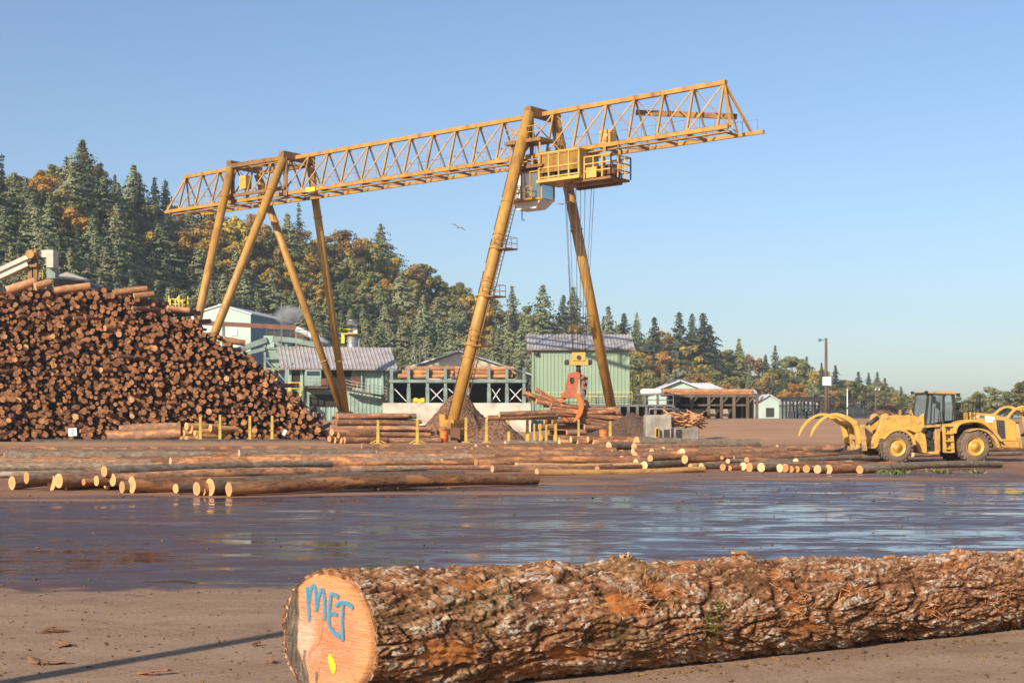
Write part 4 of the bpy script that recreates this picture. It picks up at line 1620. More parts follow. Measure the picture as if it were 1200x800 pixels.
# ------------------------------------------------------------------ far left conveyor head above the pile
Yl = 182
t = empty('conveyor', 'cream and teal conveyor head house rising behind the top of the log pile', 'conveyor', (at(45, 0, Yl).x, Yl, 0))
o0 = Vector(t.location)
pt = lambda px, py, dy=0: at(px, py, Yl) - o0 + V(0, dy, 0)
mb = MB()
a, b = pt(-60, 345), pt(41, 298.5)
mb.beam(a, b, 1.6, .55)
mb.beam(a + V(0, -.2, -.95), b + V(0, -.2, -.95) - (b - a) * .06, 1.4, .5)
mb.build('conveyor_gallery', M['cream'], t)
mb = MB()
mb.beam(a + V(0, -.1, -.45), b + V(0, -.1, -.45) - (b - a) * .03, 1.2, .5)
mb.beam(pt(-60, 352), pt(30, 312), 1.0, .5)
mb.build('conveyor_belt', M['dark'], t)
mb = MB()
mb.tube([pt(38.5, 299, -1.2), pt(38.5, 299, 1.2)], .55, 12)
mb.tube([pt(43.5, 302, -.6), pt(43.5, 292, -.6)], .2, 8)
mb.build('drive_drum', M['crane'], t)
mb = MB()
for px in (36, 42):
    mb.box(pt(px, 325, 0), (.45, .45, 7))
mb.box(pt(39, 302, 0), (1.6, 1.5, .4))
mb.box(pt(39, 312, 0), (1.3, 1.5, .3))
mb.build('tower_post', M['crane_dark'], t)
mb = MB()
mb.box(pt(52, 297.5, .6), (.9, 1.4, .9))
mb.box(pt(61, 304, 0.2), (.85, 2.2, 2.2))
mb.build('panel', M['cream'], t)
mb = MB()
mb.box(pt(54, 301.5, .9), (1.3, 1.4, 2.0))
mb.box(pt(59, 320, 1.0), (1.1, 1.6, 1.3))
mb.build('cabin', M['teal'], t)
mb = MB()
rail(mb, [pt(8, 327), pt(50, 327)], 1.1, .9, .09, 2)
rail(mb, [pt(24, 322, .5), pt(50, 318, .5)], 1.1, .9, .09, 1)
mb.build('guard_rail', M['stake'], t)
mb = MB()
for px in (-40, 0, 25, 50, 66):
    p = pt(px, 335, 1)
    mb.box((p.x, 1, p.z / 2), (.4, .4, p.z))
mb.build('support_column', M['steel'], t)
Yl2 = 186
t = empty('conveyor_shelter', 'low shelter with cream lean-to and dark felt roof right of the conveyor head house', 'shelter', (at(80, 0, Yl2).x, Yl2, 0))
o0 = Vector(t.location)
pt = lambda px, py, dy=0: at(px, py, Yl2) - o0 + V(0, dy, 0)
mb = MB()
slab(mb, pt(64, 324, 0), pt(95, 327, 0), pt(98, 325.5, 3), pt(66, 315, 4), .2)
mb.build('lean_to_roof', M['cream'], t)
mb = MB()
slab(mb, pt(88, 331, 0), pt(160, 356, 0), pt(150, 349, 6), pt(92, 326, 6), .25)
mb.build('felt_roof', M['roofdark'], t)
mb = MB()
p, q = pt(62, 327, .3), pt(90, 327, .3)
mb.box(((p.x + q.x) / 2, 2.3, p.z / 2), (q.x - p.x, 4, p.z))
p, q = pt(90, 333, .3), pt(150, 353, .3)
mb.add([(p.x, .3, 0), (q.x, .3, 0), (q.x, .3, q.z), (p.x, .3, p.z), (p.x, 5, 0), (q.x, 5, 0), (q.x, 5, q.z), (p.x, 5, p.z)],
       [(0, 1, 2, 3), (5, 4, 7, 6), (1, 5, 6, 2), (4, 0, 3, 7)])
mb.build('wall', M['timber'], t)
Yl3 = 190
t = empty('cyclone_tank', 'grey cyclone tank with yellow guard rails over the right shoulder of the pile', 'tank', (at(209, 0, Yl3).x, Yl3, 0))
z_ = zat(360, Yl3)
mb = MB()
mb.tube([(0, 0, 0), (0, 0, z_), (0, 0, z_ + .7)], [.9, .9, .3], 16)
mb.build('shell', M['steel'], t)
mb = MB()
pr = [(1.25 * cos(a * pi / 4 + .3), 1.25 * sin(a * pi / 4 + .3), z_ - .3) for a in range(9)]
rail(mb, pr, 1.3, .6, .12, 1)
for a in range(0, 8, 2):
    mb.beam(pr[a], Vector(pr[a]) + V(0, 0, 1.8), .14)
mb.tube([(0, 0, z_ - .4), (0, 0, z_ - .28)], 1.3, 12)
mb.build('guard_rail', M['yellow'], t)

# ------------------------------------------------------------------ concrete block with branches
Yb = 121
t = empty('concrete_bulkhead', 'stained concrete bulkhead with two dark openings behind the large single log', 'bulkhead', (at(757, 0, Yb).x, Yb, 0))
o0 = Vector(t.location)
pt = lambda px, py: at(px, py, Yb) - o0
mb = MB()
W1, H1 = pt(787, 486).x, pt(787, 486).z
mb.box((W1 / 2, 1.2, H1 / 2), (W1, 2.4, H1))
x2, H2 = pt(820, 502).x, pt(820, 502).z
x1 = W1
mb.box(((x1 + x2) / 2 + .003, 1.4, H2 / 2), (x2 - x1, 2.0, H2))
bevel(mb.build('block', M['concrete_old'], t), .06, 1)
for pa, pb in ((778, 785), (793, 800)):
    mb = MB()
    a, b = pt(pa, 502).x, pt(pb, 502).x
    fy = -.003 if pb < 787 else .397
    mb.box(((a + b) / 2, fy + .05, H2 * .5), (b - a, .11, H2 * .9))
    mb.build('opening', M['void'], t)  # dark sheet stands in for the shade inside the opening
mb = MB()
for k_ in range(2):
    mb.box((pt(769 + k_ * 1.2, 0).x, -.2, pt(0, 507).z), (.25, .5, .9 - .2 * k_))
mb.build('valve_box', M['stake'], t)
mb = MB()
pr = [at(761, 492, Yb + 6) - o0, at(761, 479, Yb + 6) - o0, at(795, 479, Yb + 6) - o0, at(795, 492, Yb + 6) - o0]
mb.tube(pr, .12, 8)
mb.build('pipe_loop', M['steel'], t)
rr = random.Random(77)
mb = MB()
for i in range(70):
    c = at(rr.uniform(777, 822), rr.uniform(486, 499), Yb + 2.2 + rr.uniform(-1, 2.5))
    d = V(rr.uniform(-1, 1), rr.uniform(-1, 1), rr.uniform(-.35, .45)).normalized() * rr.uniform(.4, 1.1)
    mb.tube([c - d, c + V(0, 0, .04), c + d], [.07, .09, .05], 6)
o = mb.build('broken_wood_heap', M['deckbark'])
tag(o, 'tangled heap of broken orange branches on top of the concrete bulkhead', 'wood heap')


# ------------------------------------------------------------------ heaps of bark
def heap(px, Y, rx, ry, h, label, name='bark_heap', mat='mound', seed=1, px_peak=0.0, n=64, zb=None):
    mb = MB()
    X = (px - 600) / FPX * Y
    vs = []
    nn = n
    for i in range(nn + 1):
        for j in range(nn + 1):
            a, b = i / nn * 2 - 1, j / nn * 2 - 1
            x, y = a * rx, b * ry
            rad = sqrt(((x - px_peak) / rx) ** 2 + b * b)
            z = h * max(-.05, 1 - rad * 1.02)
            z = z if z < h * .82 else h * .82 + (z - h * .82) * .6
            z += (.14 * h) * noise.noise(Vector((x * .6, y * .6, seed))) * smooth(0, .2, 1 - rad) + .22 * noise.noise(Vector((x * 2.1, y * 2.1, seed))) + .16 * noise.noise(Vector((x * 5, y * 5, seed)))
            vs.append((x, y, z))
    fs = [(i * (nn + 1) + j, (i + 1) * (nn + 1) + j, (i + 1) * (nn + 1) + j + 1, i * (nn + 1) + j + 1) for i in range(nn) for j in range(nn)]
    mb.add(vs, fs, 0, True)
    o = mb.build(name, M[mat], None, (X, Y, (land_z(X, Y) if zb is None else zb)))
    return tag(o, label, 'heap')


heap(537, 158, 4.9, 4.4, 5.6, 'large cone of red-brown shredded bark at the foot of the front crane leg', seed=3)
heap(582, 149, 3.0, 2.4, 2.7, 'smaller bark heap spilling right of the front crane leg', seed=5)
heap(1042, 185, 3.2, 3, 2.1, 'low reddish bark heap seen over the loader arm', seed=8)
heap(742, 139, 5.5, 3, 2.9, 'earth bank coloured dark for shade, behind the gripped log bundle', 'earth_bank', 'bank', 11)

# steam puff over the mint warehouse
m, nt, b_, out = newmat('steam')
nt.nodes.remove(b_)
pv = nt.nodes.new('ShaderNodeVolumePrincipled')
tc = coords(nt, 'Object')
ln = nd(nt, 'ShaderNodeVectorMath', operation='LENGTH')
nt.links.new(tc, ln.inputs[0])
f = nz(nt, tc, 1.6, 5, .6)
den = mth(nt, 'MULTIPLY', mth(nt, 'SUBTRACT', mth(nt, 'ADD', f, .25), ln.outputs['Value'], clamp=True), 1.6)
nt.links.new(den, pv.inputs['Density'])
pv.inputs['Color'].default_value = (.9, .92, .95, 1)
pv.inputs['Anisotropy'].default_value = 0.0
nt.links.new(pv.outputs[0], out.inputs['Volume'])
bm = bmesh.new()
bmesh.ops.create_icosphere(bm, subdivisions=3, radius=1)
me = bpy.data.meshes.new('steam_puff')
bm.to_mesh(me)
bm.free()
me.materials.append(m)
o = bpy.data.objects.new('steam_puff', me)
COL.objects.link(o)
o.location = at(338, 369, 225)
o.scale = (3.6, 2.5, 2.2)
tag(o, 'small white puff of steam drifting above the conveyor catwalk', 'steam', kind='stuff')
# ------------------------------------------------------------------ gantry crane
YR, YL = 130.0, 180.7
PR, PL = at(852, 98, YR), at(222, 208, YL)
cu = V(PR.x - PL.x, PR.y - PL.y, 0)
CL = cu.length
cu.normalize()
cv = V(cu.y, -cu.x, 0)                 # towards the camera
if cv.y > 0:
    cv = -cv
ZT = (PR.z + PL.z) / 2
ZB = ZT - 4.35
crane = empty('gantry_crane', 'huge yellow-orange gantry crane with a lattice girder on six tubular legs spanning the log yard', 'crane', (PL.x, PL.y, 0))
CO = Vector(crane.location)


def cp(s, v, z):
    """crane point: s along the girder from its left end, v towards the camera"""
    return cu * s + cv * v + V(0, 0, z)


TV, FV, RV = .5, 1.75, -1.95
mb = MB()
mb.beam(cp(-.4, TV, ZT), cp(CL + .2, TV, ZT), .42, .42)
mb.beam(cp(-2.6, FV, ZB), cp(CL + 1.2, FV, ZB), .32, .38)
mb.beam(cp(-1.2, RV, ZB - .1), cp(CL + 2.7, RV, ZB - .1), .26, .34)
mb.beam(cp(-1.5, FV - .42, ZB - .38), cp(CL + 1.2, FV - .42, ZB - .38), .5, .14)
mb.build('girder', M['crane'], crane)
girder = crane.children[0]
np_ = 24
ds = CL / np_
k = 0
for i in range(np_ + 1):
    s = i * ds
    mb = MB()
    mb.beam(cp(s, TV, ZT), cp(s + .05, FV, ZB), .18)
    mb.beam(cp(s, TV, ZT), cp(s - .05, RV, ZB), .14)
    mb.build('upright', M['crane'], girder)
    if i < np_:
        mb = MB()
        mb.beam(cp(s + ds, TV, ZT), cp(s, FV, ZB), .12)
        mb.build('brace', M['crane'], girder)
        mb = MB()
        mb.beam(cp(s, TV, ZT), cp(s + ds, RV, ZB), .10)
        mb.build('brace', M['crane'], girder)
for s in (-2.4, CL + 1.4):
    mb = MB()
    mb.beam(cp(0 if s < 0 else CL, TV, ZT), cp(s, FV, ZB), .2)
    mb.beam(cp(0 if s < 0 else CL, TV, ZT), cp(s * 1.0, RV, ZB), .2)
    mb.build('end_brace', M['crane'], girder)
mb = MB()
for i in range(0, np_ + 1):
    s = i * ds
    mb.beam(cp(s, FV, ZB - .12), cp(s, RV, ZB - .12), .14, .2)
    if i < np_ and i % 2 == 0:
        mb.beam(cp(s, FV, ZB - .15), cp(s + ds, RV, ZB - .15), .10)
mb.build('floor_frame', M['crane_dark'], girder)
mb = MB()
rail(mb, [cp(-2, FV - .3, ZB + .3), cp(CL + 1.2, FV - .3, ZB + .3)], .95, 1.6, .04, 0)
rail(mb, [cp(-1, RV - .1, ZB + .2), cp(CL + 2, RV - .1, ZB + .2)], .95, 1.6, .04, 0)
mb.build('girder_handrail', M['crane_dark'], girder)
mb = MB()
s0 = 66
mb.beam(cp(68, RV + .5, ZT - .9), cp(79, RV + .3, ZB + 1.6), .35, .5)
mb.build('jib_beam', M['crane_dark'], girder)


def leg(top, foot, r0, r1, name='leg', bands=(), flange=None):
    mb = MB()
    mb.tube([top, Vector(top).lerp(Vector(foot), .5), foot], [r0, (r0 + r1) / 2, r1], 20)
    T, F = Vector(top), Vector(foot)
    for t in bands:
        c = T.lerp(F, t)
        d = (F - T).normalized()
        rr_ = r0 + (r1 - r0) * t
        mb.tube([c - d * .09, c + d * .09], rr_ + .07, 20)
    return mb.build(name, M['crane'], crane)


def bogie(p, wid=1.5):
    """wheel bogie below a leg foot, running along cv"""
    p = Vector(p)
    zb = land_z(p.x + CO.x, p.y + CO.y)
    mb = MB()
    ang = atan2(cv.y, cv.x)
    h = p.z - zb
    mb.box((p.x, p.y, p.z - .15), (1.9, 1.3, .5), ang)
    mb.box((p.x, p.y, zb + h * .55), (3.6, .7, max(.35, h * .3)), ang)
    o = mb.build('bogie', M['crane'], crane)
    for s in (-1.2, 1.2):
        w_ = MB()
        c = p + cv * s
        w_.tube([V(c.x, c.y, zb + .42) - cu * .22, V(c.x, c.y, zb + .42) + cu * .22], .42, 16)
        w_.build('wheel', M['crane_dark'], o)
    return o


SF = 57.5
zt_leg = ZT - .15
foot_f = cp(SF, 2.2 + 11.4, 1.75)
foot_r = cp(SF, -2.0 - 10.0, 2.6)
lf = leg(cp(SF, 2.2, zt_leg), foot_f, .59, .54, bands=(.3, .55, .8))
lr = leg(cp(SF, -2.0, zt_leg), foot_r, .56, .54, bands=(.08, .36))
for f in (foot_f, foot_r):
    bogie(f)
SA, SB, SM = 10.9, 20.5, 15.7
ff, fr_ = cp(SM, 2.2 + 11.4, 1.75), cp(SM, -2.0 - 10, 3.0)
for s, e in ((SA, -.35), (SB, .35)):
    leg(cp(s, 2.2, zt_leg - .2), ff + cu * e, .50, .48, bands=(.12, .9))
    leg(cp(s, -2.0, zt_leg - .4), fr_ + cu * e, .48, .44, bands=(.2, .78))
bogie(ff)
bogie(fr_)
for s in (SA, SB, SF):
    mb = MB()
    mb.beam(cp(s, 2.5, zt_leg + .25), cp(s, -2.4, zt_leg + .2), .85, .85)
    mb.build('portal_beam', M['crane_dark'], crane)
mb = MB()
mb.beam(cp(SA, 2.3, zt_leg), cp(SB, 2.3, zt_leg - .1), .45, .5)
mb.beam(cp(SA, -2.2, zt_leg - .2), cp(SB, -2.2, zt_leg - .3), .4, .45)
mb.beam(cp(SA - 1, 2.3, ZB + .6), cp(SB + .4, 2.3, ZB + .6), .3, .35)
mb.beam(cp(SA, 2.2, zt_leg), cp(SB, -2, zt_leg - .3), .25)
mb.build('portal_frame', M['crane_dark'], crane)
for s in (SA, SB, SF):
    for vv in (2.15, -2.3):
        mb = MB()
        mb.beam(cp(s + .2, vv * .95, zt_leg), cp(s + .2, vv * .95, ZB - .3), .42)
        mb.build('portal_post', M['crane_dark'], crane)
mb = MB()
mb.box(cp(12.5, FV - .5, ZB + 2.2), (1.2, .9, 1.6), atan2(cu.y, cu.x))
mb.build('electric_cabinet', M['crane_pale'], crane)
mb = MB()
mb.box(cp(19, 2.2, ZB + .6), (2.2, .3, .45), atan2(cu.y, cu.x))
mb.box(cp(25, FV + .25, ZB), (1.6, .14, .5), atan2(cu.y, cu.x))
mb.build('marker_plate', M['yellow'], crane)

# ladder, cage and landings on the front right leg
T, F = cp(SF, 2.2, zt_leg), foot_f
ax = (F - T).normalized()
side = (cu - ax * cu.dot(ax)).normalized()      # along the girder, to the right in the photo
side2 = (side * .85 - cv * .45).normalized()
off = side2 * .80


def on_leg(py):
    """point of the front leg axis at photo row py"""
    for i in range(400):
        c = T.lerp(F, i / 399)
        wp = c + CO
        if HOR - (wp.z - CAMZ) * FPX / wp.y >= py:
            return c
    return F.copy()


rows = [240, 292, 347, 405, 477]
mb = MB()
a_, b_ = on_leg(218), on_leg(484)
w2 = cv * .22
for s in (-1, 1):
    mb.beam(a_ + off + w2 * s, b_ + off + w2 * s, .07)
n_ = int((b_ - a_).length / .45)
for i in range(n_):
    c = a_.lerp(b_, i / n_) + off
    mb.beam(c - w2, c + w2, .05)
mb.build('ladder', M['crane_dark'], lf)
for py in rows[1:4]:
    c = on_leg(py)
    pl = MB()
    ctr = c + off * 1.25
    pl.box(ctr, (1.5, 1.9, .13), atan2(side.y, side.x))
    o = pl.build('landing', M['crane_dark'], lf)
    mb = MB()
    e1, e2 = side * .7, cv * .9
    e1 = V(e1.x, e1.y, 0)
    rail(mb, [ctr - e1 + e2, ctr + e1 + e2, ctr + e1 - e2, ctr - e1 - e2], 1.1, .9, .05, 1)
    mb.beam(ctr - e1 * 1.2, ctr + ax * 1.1 - e1 * 1.3, .12)
    mb.build('landing_rail', M['crane_dark'], o)
    mb = MB()
    mb.tube([c - ax * .14, c + ax * .14], .68, 18)
    mb.build('leg_collar', M['crane'], lf)
    mb = MB()
    mb.tube([c - ax * 1.5 - ax * .08, c - ax * 1.42], .64, 18)
    mb.build('leg_collar', M['crane'], lf)
mb = MB()
for i in range(9):
    py = 165 + i * 38
    c = on_leg(py) - side2 * .62
    mb.beam(c, c + ax * 2.6, .09)
mb.build('cable_tray', M['dark'], lf)
# foot shoe
mb = MB()
mb.box(foot_f - side * .9 - V(0, 0, -.35), (.75, .9, 1.05), atan2(side.y, side.x))
mb.box(foot_f + V(0, 0, .2), (1.7, 1.5, .35), atan2(side.y, side.x))
mb.build('foot_shoe', M['crane'], lf)
mb = MB()
mb.box(foot_f + V(.3, -.6, -1.0), (.9, .6, 1.1))
mb.build('drive_cover', M['rustred'], lf)
mb = MB()
mb.box(foot_f + V(-.9, -.9, -.9), (.55, .5, 1.3))
mb.build('buffer', M['crane_dark'], lf)

# ------------------------------------------------------------------ trolley with machinery house, basket and cab
tro = empty('trolley', None, None, (0, 0, 0))
tro.parent = crane


def s_for(px, v):
    for i in range(4000):
        s = 40 + i * .01
        p = cp(s, v, 0) + CO
        if 600 + p.x / p.y * FPX >= px:
            return s
    return 60


def zc(py, s, v):
    p = cp(s, v, 0) + CO
    return CAMZ + (HOR - py) / FPX * p.y


HV = 2.9
h0, h1 = s_for(632, HV), s_for(679, HV)
b1 = s_for(704, HV - 1.0)
b2 = s_for(722, HV - 1.2)
zt0 = zc(181, h0, HV)
zb0 = zc(212, h0, HV)
ang = atan2(cu.y, cu.x)
mb = MB()
hw = (h1 - h0)
mb.box(cp((h0 + h1) / 2, HV - 1.5, zb0 - .1), (hw + .3, 3.6, .3), ang)
mb.box(cp((h0 + h1) / 2, HV - 1.5, zt0), (hw + .2, 3.4, .14), ang)
mb.box(cp(h1 - .05, HV - 1.5, (zt0 + zb0) / 2), (.14, 3.2, zt0 - zb0), ang)
mb.box(cp(h0 + .05, HV - 1.5, (zt0 + zb0) / 2), (.14, 3.2, zt0 - zb0), ang)
mb.box(cp((h0 + h1) / 2, HV - 3.1, (zt0 + zb0) / 2), (hw, .12, zt0 - zb0), ang)
for i in range(5):
    mb.box(cp(h0 + hw * i / 4, HV + .05, (zt0 + zb0) / 2), (.14, .14, zt0 - zb0), ang)
for z_ in (zb0 + .25, (zt0 + zb0) / 2 - .1, zt0 - .1):
    mb.box(cp((h0 + h1) / 2, HV + .05, z_), (hw, .12, .12), ang)
mb.build('machinery_house', M['crane_pale'], tro)
mb = MB()
mb.box(cp((h0 + h1) / 2, HV - .05, (zt0 + zb0) / 2 + .35), (hw - .1, .06, (zt0 - zb0) * .72), ang)
for i in range(22):
    mb.box(cp((h0 + h1) / 2, HV, zb0 + .75 + i * .085), (hw - .2, .05, .035), ang)
mb.build('louvre', M['crane'], tro)
mb = MB()
mb.box(cp(h0 + hw * .2, HV - .8, zb0 + .35), (1.3, 1, .7), ang)
mb.tube([cp(h0 + hw * .4, HV - .8, zb0 + .6), cp(h0 + hw * .75, HV - .8, zb0 + .6)], .5, 14)
mb.build('winch_drum', M['dark'], tro)
# basket to the right
zf = zc(209, b1, HV - 1)
mb = MB()
mb.box(cp((h1 + b2) / 2 - .6, HV - 2.0, zf - .1), (b2 - h1 + 1.0, 3.2, .22), ang)
mb.box(cp((h0 + b2) / 2 + .8, HV - 1.6, zb0 - .55), ((b2 - h0) * .62, .5, .5), ang)
mb.box(cp((h0 + b2) / 2 + .8, HV - 3.1, zb0 - .55), ((b2 - h0) * .62, .5, .5), ang)
mb.build('trolley_frame', M['crane_dark'], tro)
mb = MB()
cr = [cp(h1 + .3, HV - .35, zf), cp(b2, HV - .35, zf), cp(b2, HV - 3.6, zf), cp(h1 + .3, HV - 3.6, zf)]
rail(mb, cr, 2.1, 1.25, .13, 2)
mb.box(cp((h1 + b1) / 2 + .3, HV - .3, zf + .55), (b1 - h1 - .6, .08, 1.0), ang)
mb.build('basket_rail', M['crane_pale'], tro)
mb = MB()
for i, e in enumerate((.25, .5, .75)):
    c = cp(h1 + (b2 - h1) * e, HV - 1.8, zf + .6)
    mb.tube([c - cv * .6, c + cv * .6], .5, 14)
    mb.box(c + V(0, 0, .5), (.6, .9, .5), ang)
mb.build('hoist_motor', M['rustred'], tro)
mb = MB()
c = cp(h1 + 1.2, HV - 3.0, ZB + 1.2)
mb.box(c + V(0, 0, -.2), (1.3, 1.0, 1.6), ang)
mb.build('control_box', M['crane_pale'], tro)
for s_ in (h0 + .6, h1 - .4, b2 - 1.2):
    for v_ in (HV - .9, HV - 3.4):
        mb = MB()
        mb.beam(cp(s_, v_, zb0), cp(s_, v_, ZB - .2), .26)
        mb.build('hanger', M['crane'], tro)
# platform to the left towards the leg, at mid height of the girder
mb = MB()
pz = zc(168, h0 - 3, HV)
mb.box(cp(h0 - 1.8, HV - .6, pz), (4.6, 2.2, .35), ang)
mb.box(cp(h0 - 1.8, HV - .6, pz - 2.6), (4.8, 2.0, .25), ang)
mb.build('service_platform', M['crane_dark'], crane)
mb = MB()
rail(mb, [cp(h0 - 4, HV + .4, pz + .2), cp(h0 + .4, HV + .4, pz + .2)], 1.2, .8, .07, 1)
for s_ in (h0 - 3.6, h0 + .2):
    mb.beam(cp(s_, HV + .2, pz + .2), cp(s_, HV + .2, pz - 3), .16)
mb.build('platform_rail', M['crane'], crane)

# operator cab
cvv = 1.6
c0, c1 = s_for(609, cvv), s_for(642, cvv)
zct, zcb = zc(206, c0, cvv), zc(238, c0, cvv)
cab = empty('operator_cab', None, None)
cab.parent = crane
mb = MB()
cm = (c0 + c1) / 2
fr_s = lambda s, v, z: cp(s, v, z)
A = [(c0, cvv - 1.1), (c0 + (c1 - c0) * .62, cvv - 1.1), (c0 + (c1 - c0) * .62, cvv + 1.1), (c0, cvv + 1.1)]
vs = [cp(s, v, zcb) for s, v in A] + [cp(s, v, zct) for s, v in A]
mb.add(vs, [(0, 3, 2, 1), (4, 5, 6, 7), (0, 1, 5, 4), (1, 2, 6, 5), (2, 3, 7, 6), (3, 0, 4, 7)])
# sloping white underside
B = [(c0 + .3, cvv - .8), (c1 - .9, cvv - .8), (c1 - .9, cvv + .8), (c0 + .3, cvv + .8)]
vs2 = [cp(s, v, zcb - .02) for s, v in [(c0, cvv - 1.1), (c1, cvv - 1.1), (c1, cvv + 1.1), (c0, cvv + 1.1)]] + [cp(s, v, zcb - .85) for s, v in B]
mb.add(vs2, [(0, 1, 2, 3), (7, 6, 5, 4), (0, 4, 5, 1), (1, 5, 6, 2), (2, 6, 7, 3), (3, 7, 4, 0)])
mb.build('cab_body', M['white'], cab)
mb = MB()
s0_ = c0 + (c1 - c0) * .62
vs = [cp(s, v, zz_) for zz_ in (zcb + .02, zct - .05) for s, v in ((s0_ + .01, cvv - 1.05), (c1 + .05, cvv - 1.0), (c1 + .05, cvv + 1.0), (s0_ + .01, cvv + 1.05))]
mb.add(vs, [(0, 3, 2, 1), (4, 5, 6, 7), (0, 1, 5, 4), (1, 2, 6, 5), (2, 3, 7, 6)])
mb.build('window', M['glass'], cab)
mb = MB()
for s, v in ((s0_, cvv + 1.12), (c0 + .2, cvv + 1.12), (c1, cvv + 1.02), ((c0 + s0_) / 2, cvv + 1.12), (c1, cvv - 1.02)):
    mb.beam(cp(s, v, zcb - .1), cp(s, v, zct + .1), .14)
mb.beam(cp(c0, cvv + 1.12, zcb), cp(c1, cvv + 1.12, zcb), .2)
mb.beam(cp(c0, cvv + 1.12, zct), cp(c1, cvv + 1.12, zct), .16)
rail(mb, [cp(c0 - .3, cvv + 1.9, zcb), cp(c1 - .6, cvv + 1.9, zcb)], 1.2, .9, .08, 1)
mb.box(cp(cm - .4, cvv + 1.55, zcb - .08), (c1 - c0, .9, .14), ang)
mb.beam(cp(s0_ - .5, cvv + 1.2, zcb), cp(s0_ - .9, cvv + .9, zt0 - .6), .2)
mb.build('cab_frame', M['crane'], cab)
mb = MB()
for s, v in ((c0 + .1, cvv + .8), (s0_, cvv + .8), (c0 + .1, cvv - .9), (s0_, cvv - .9)):
    mb.beam(cp(s, v, zct), cp(s, v, ZB - .1), .2)
mb.build('cab_hanger', M['crane'], cab)
mb = MB()
mb.tube([cp(c0 + .3, cvv, zcb - .8), cp(c0 + .3, cvv, zcb - 1.7), cp(c0 + .6, cvv, zcb - 1.8)], .06, 6)
mb.build('hook', M['dark'], cab)

# ------------------------------------------------------------------ grapple
sg = s_for(677, HV - 2.2)
gp = cp(sg, HV - 2.2, 0) + CO
YG = gp.y
gr = empty('log_grapple', 'orange log grapple with curved tines hanging under a yellow pulley block', 'grapple', (gp.x, gp.y, 0))
gx = lambda px: (px - 677) / FPX * YG
gz = lambda py: CAMZ + (HOR - py) / FPX * YG
mb = MB()
mb.box((gx(678), 0, (gz(413) + gz(423)) / 2), (gx(686) - gx(670), 1.2, gz(413) - gz(423)))
mb.tube([(gx(678), -.62, gz(418.5)), (gx(678), .62, gz(418.5))], .28, 12)
bevel(mb.build('pulley_block', M['crane_pale'], gr), .05, 1)
mb = MB()
mb.box((gx(678), 0, gz(425)), (gx(689) - gx(667), 1.0, .5))
mb.build('spreader_beam', M['crane_pale'], gr)
for px in (664.5, 691):
    mb = MB()
    mb.tube([(gx(px), -.35, gz(424.5)), (gx(px), .35, gz(424.5))], .27, 14)
    mb.box((gx(px), 0, gz(424.5)), (.45, .5, .45))
    mb.build('sheave', M['dark'], gr)
mb = MB()
mb.tube([(gx(678), -.645, gz(419)), (gx(678), -.66, gz(419))], .23, 14)
mb.build('sheave', M['dark'], gr)
mb = MB()
mb.tube([(gx(678), 0, gz(427)), (gx(677.5), 0, gz(431)), (gx(678), 0, gz(437))], [.34, .2, .3], 10)
mb.build('swivel', M['dark'], gr)
# body: a leaning orange plate with a hole and darker twin plates behind
fr = Matrix.Identity(4)


def plate(poly, hole, y0, y1, name, m):
    """plate with a round hole, drawn as a ring of quads plus its rim"""
    mb = MB()
    hc, hr = hole
    n_ = 28
    outer = []
    for i in range(n_):
        a = 2 * pi * i / n_
        d = V(cos(a), sin(a), 0)
        best = None
        for (x0, y0_), (x1, y1_) in zip(poly, poly[1:] + poly[:1]):
            ex, ey = x1 - x0, y1_ - y0_
            den = d.x * ey - d.y * ex
            if abs(den) < 1e-9:
                continue
            t = ((x0 - hc[0]) * ey - (y0_ - hc[1]) * ex) / den
            u_ = ((x0 - hc[0]) * d.y - (y0_ - hc[1]) * d.x) / den
            if t > 0 and -1e-6 <= u_ <= 1 + 1e-6 and (best is None or t < best):
                best = t
        outer.append((hc[0] + d.x * best, hc[1] + d.y * best))
    inner = [(hc[0] + hr[0] * cos(2 * pi * i / n_), hc[1] + hr[1] * sin(2 * pi * i / n_)) for i in range(n_)]
    vs = [(x, yy, z) for yy in (y0, y1) for ring in (outer, inner) for x, z in ring]
    fs = []
    for i in range(n_):
        j = (i + 1) % n_
        fs += [(i, j, n_ + j, n_ + i), (2 * n_ + j, 2 * n_ + i, 3 * n_ + i, 3 * n_ + j), (j, i, 2 * n_ + i, 2 * n_ + j), (n_ + i, n_ + j, 3 * n_ + j, 3 * n_ + i)]
    mb.add(vs, fs)
    return mb.build(name, m, gr)


pl = [(gx(666), gz(437.5)), (gx(677), gz(435.5)), (gx(679), gz(438)), (gx(675), gz(463)), (gx(662), gz(462)), (gx(661.5), gz(459))]
plate(pl, ((gx(670), gz(445.8)), (.22, .36)), -.95, -.75, 'side_plate', M['orange'])
plate(pl, ((gx(670), gz(445.8)), (.22, .36)), .55, .75, 'side_plate', M['orange'])
mb = MB()
mb.box((gx(670), -.1, gz(452)), (.7, 1.2, 1.6))
mb.tube([(gx(670), -.8, gz(446)), (gx(670), -.4, gz(446))], .2, 10)
mb.build('inner_frame', M['dark'], gr)
mb = MB()
mb.prism([(gx(679), gz(437)), (gx(684), gz(439)), (gx(685), gz(464)), (gx(680), gz(465))], -.55, -.35)
mb.prism([(gx(685), gz(440)), (gx(689), gz(441.5)), (gx(687), gz(462)), (gx(684), gz(463))], .1, .3)
mb.build('hanger_plate', M['orange'], gr)
mb = MB()
for px, py in ((681, 443), (683, 449), (682.5, 455), (683, 461), (687, 447), (686, 455)):
    mb.tube([(gx(px), -.75, gz(py)), (gx(px), .35, gz(py))], .17, 10)
mb.build('pin', M['steel'], gr)
mb = MB()
mb.beam((gx(680.5), -.2, gz(457)), (gx(682.5), -.2, gz(465)), .22)
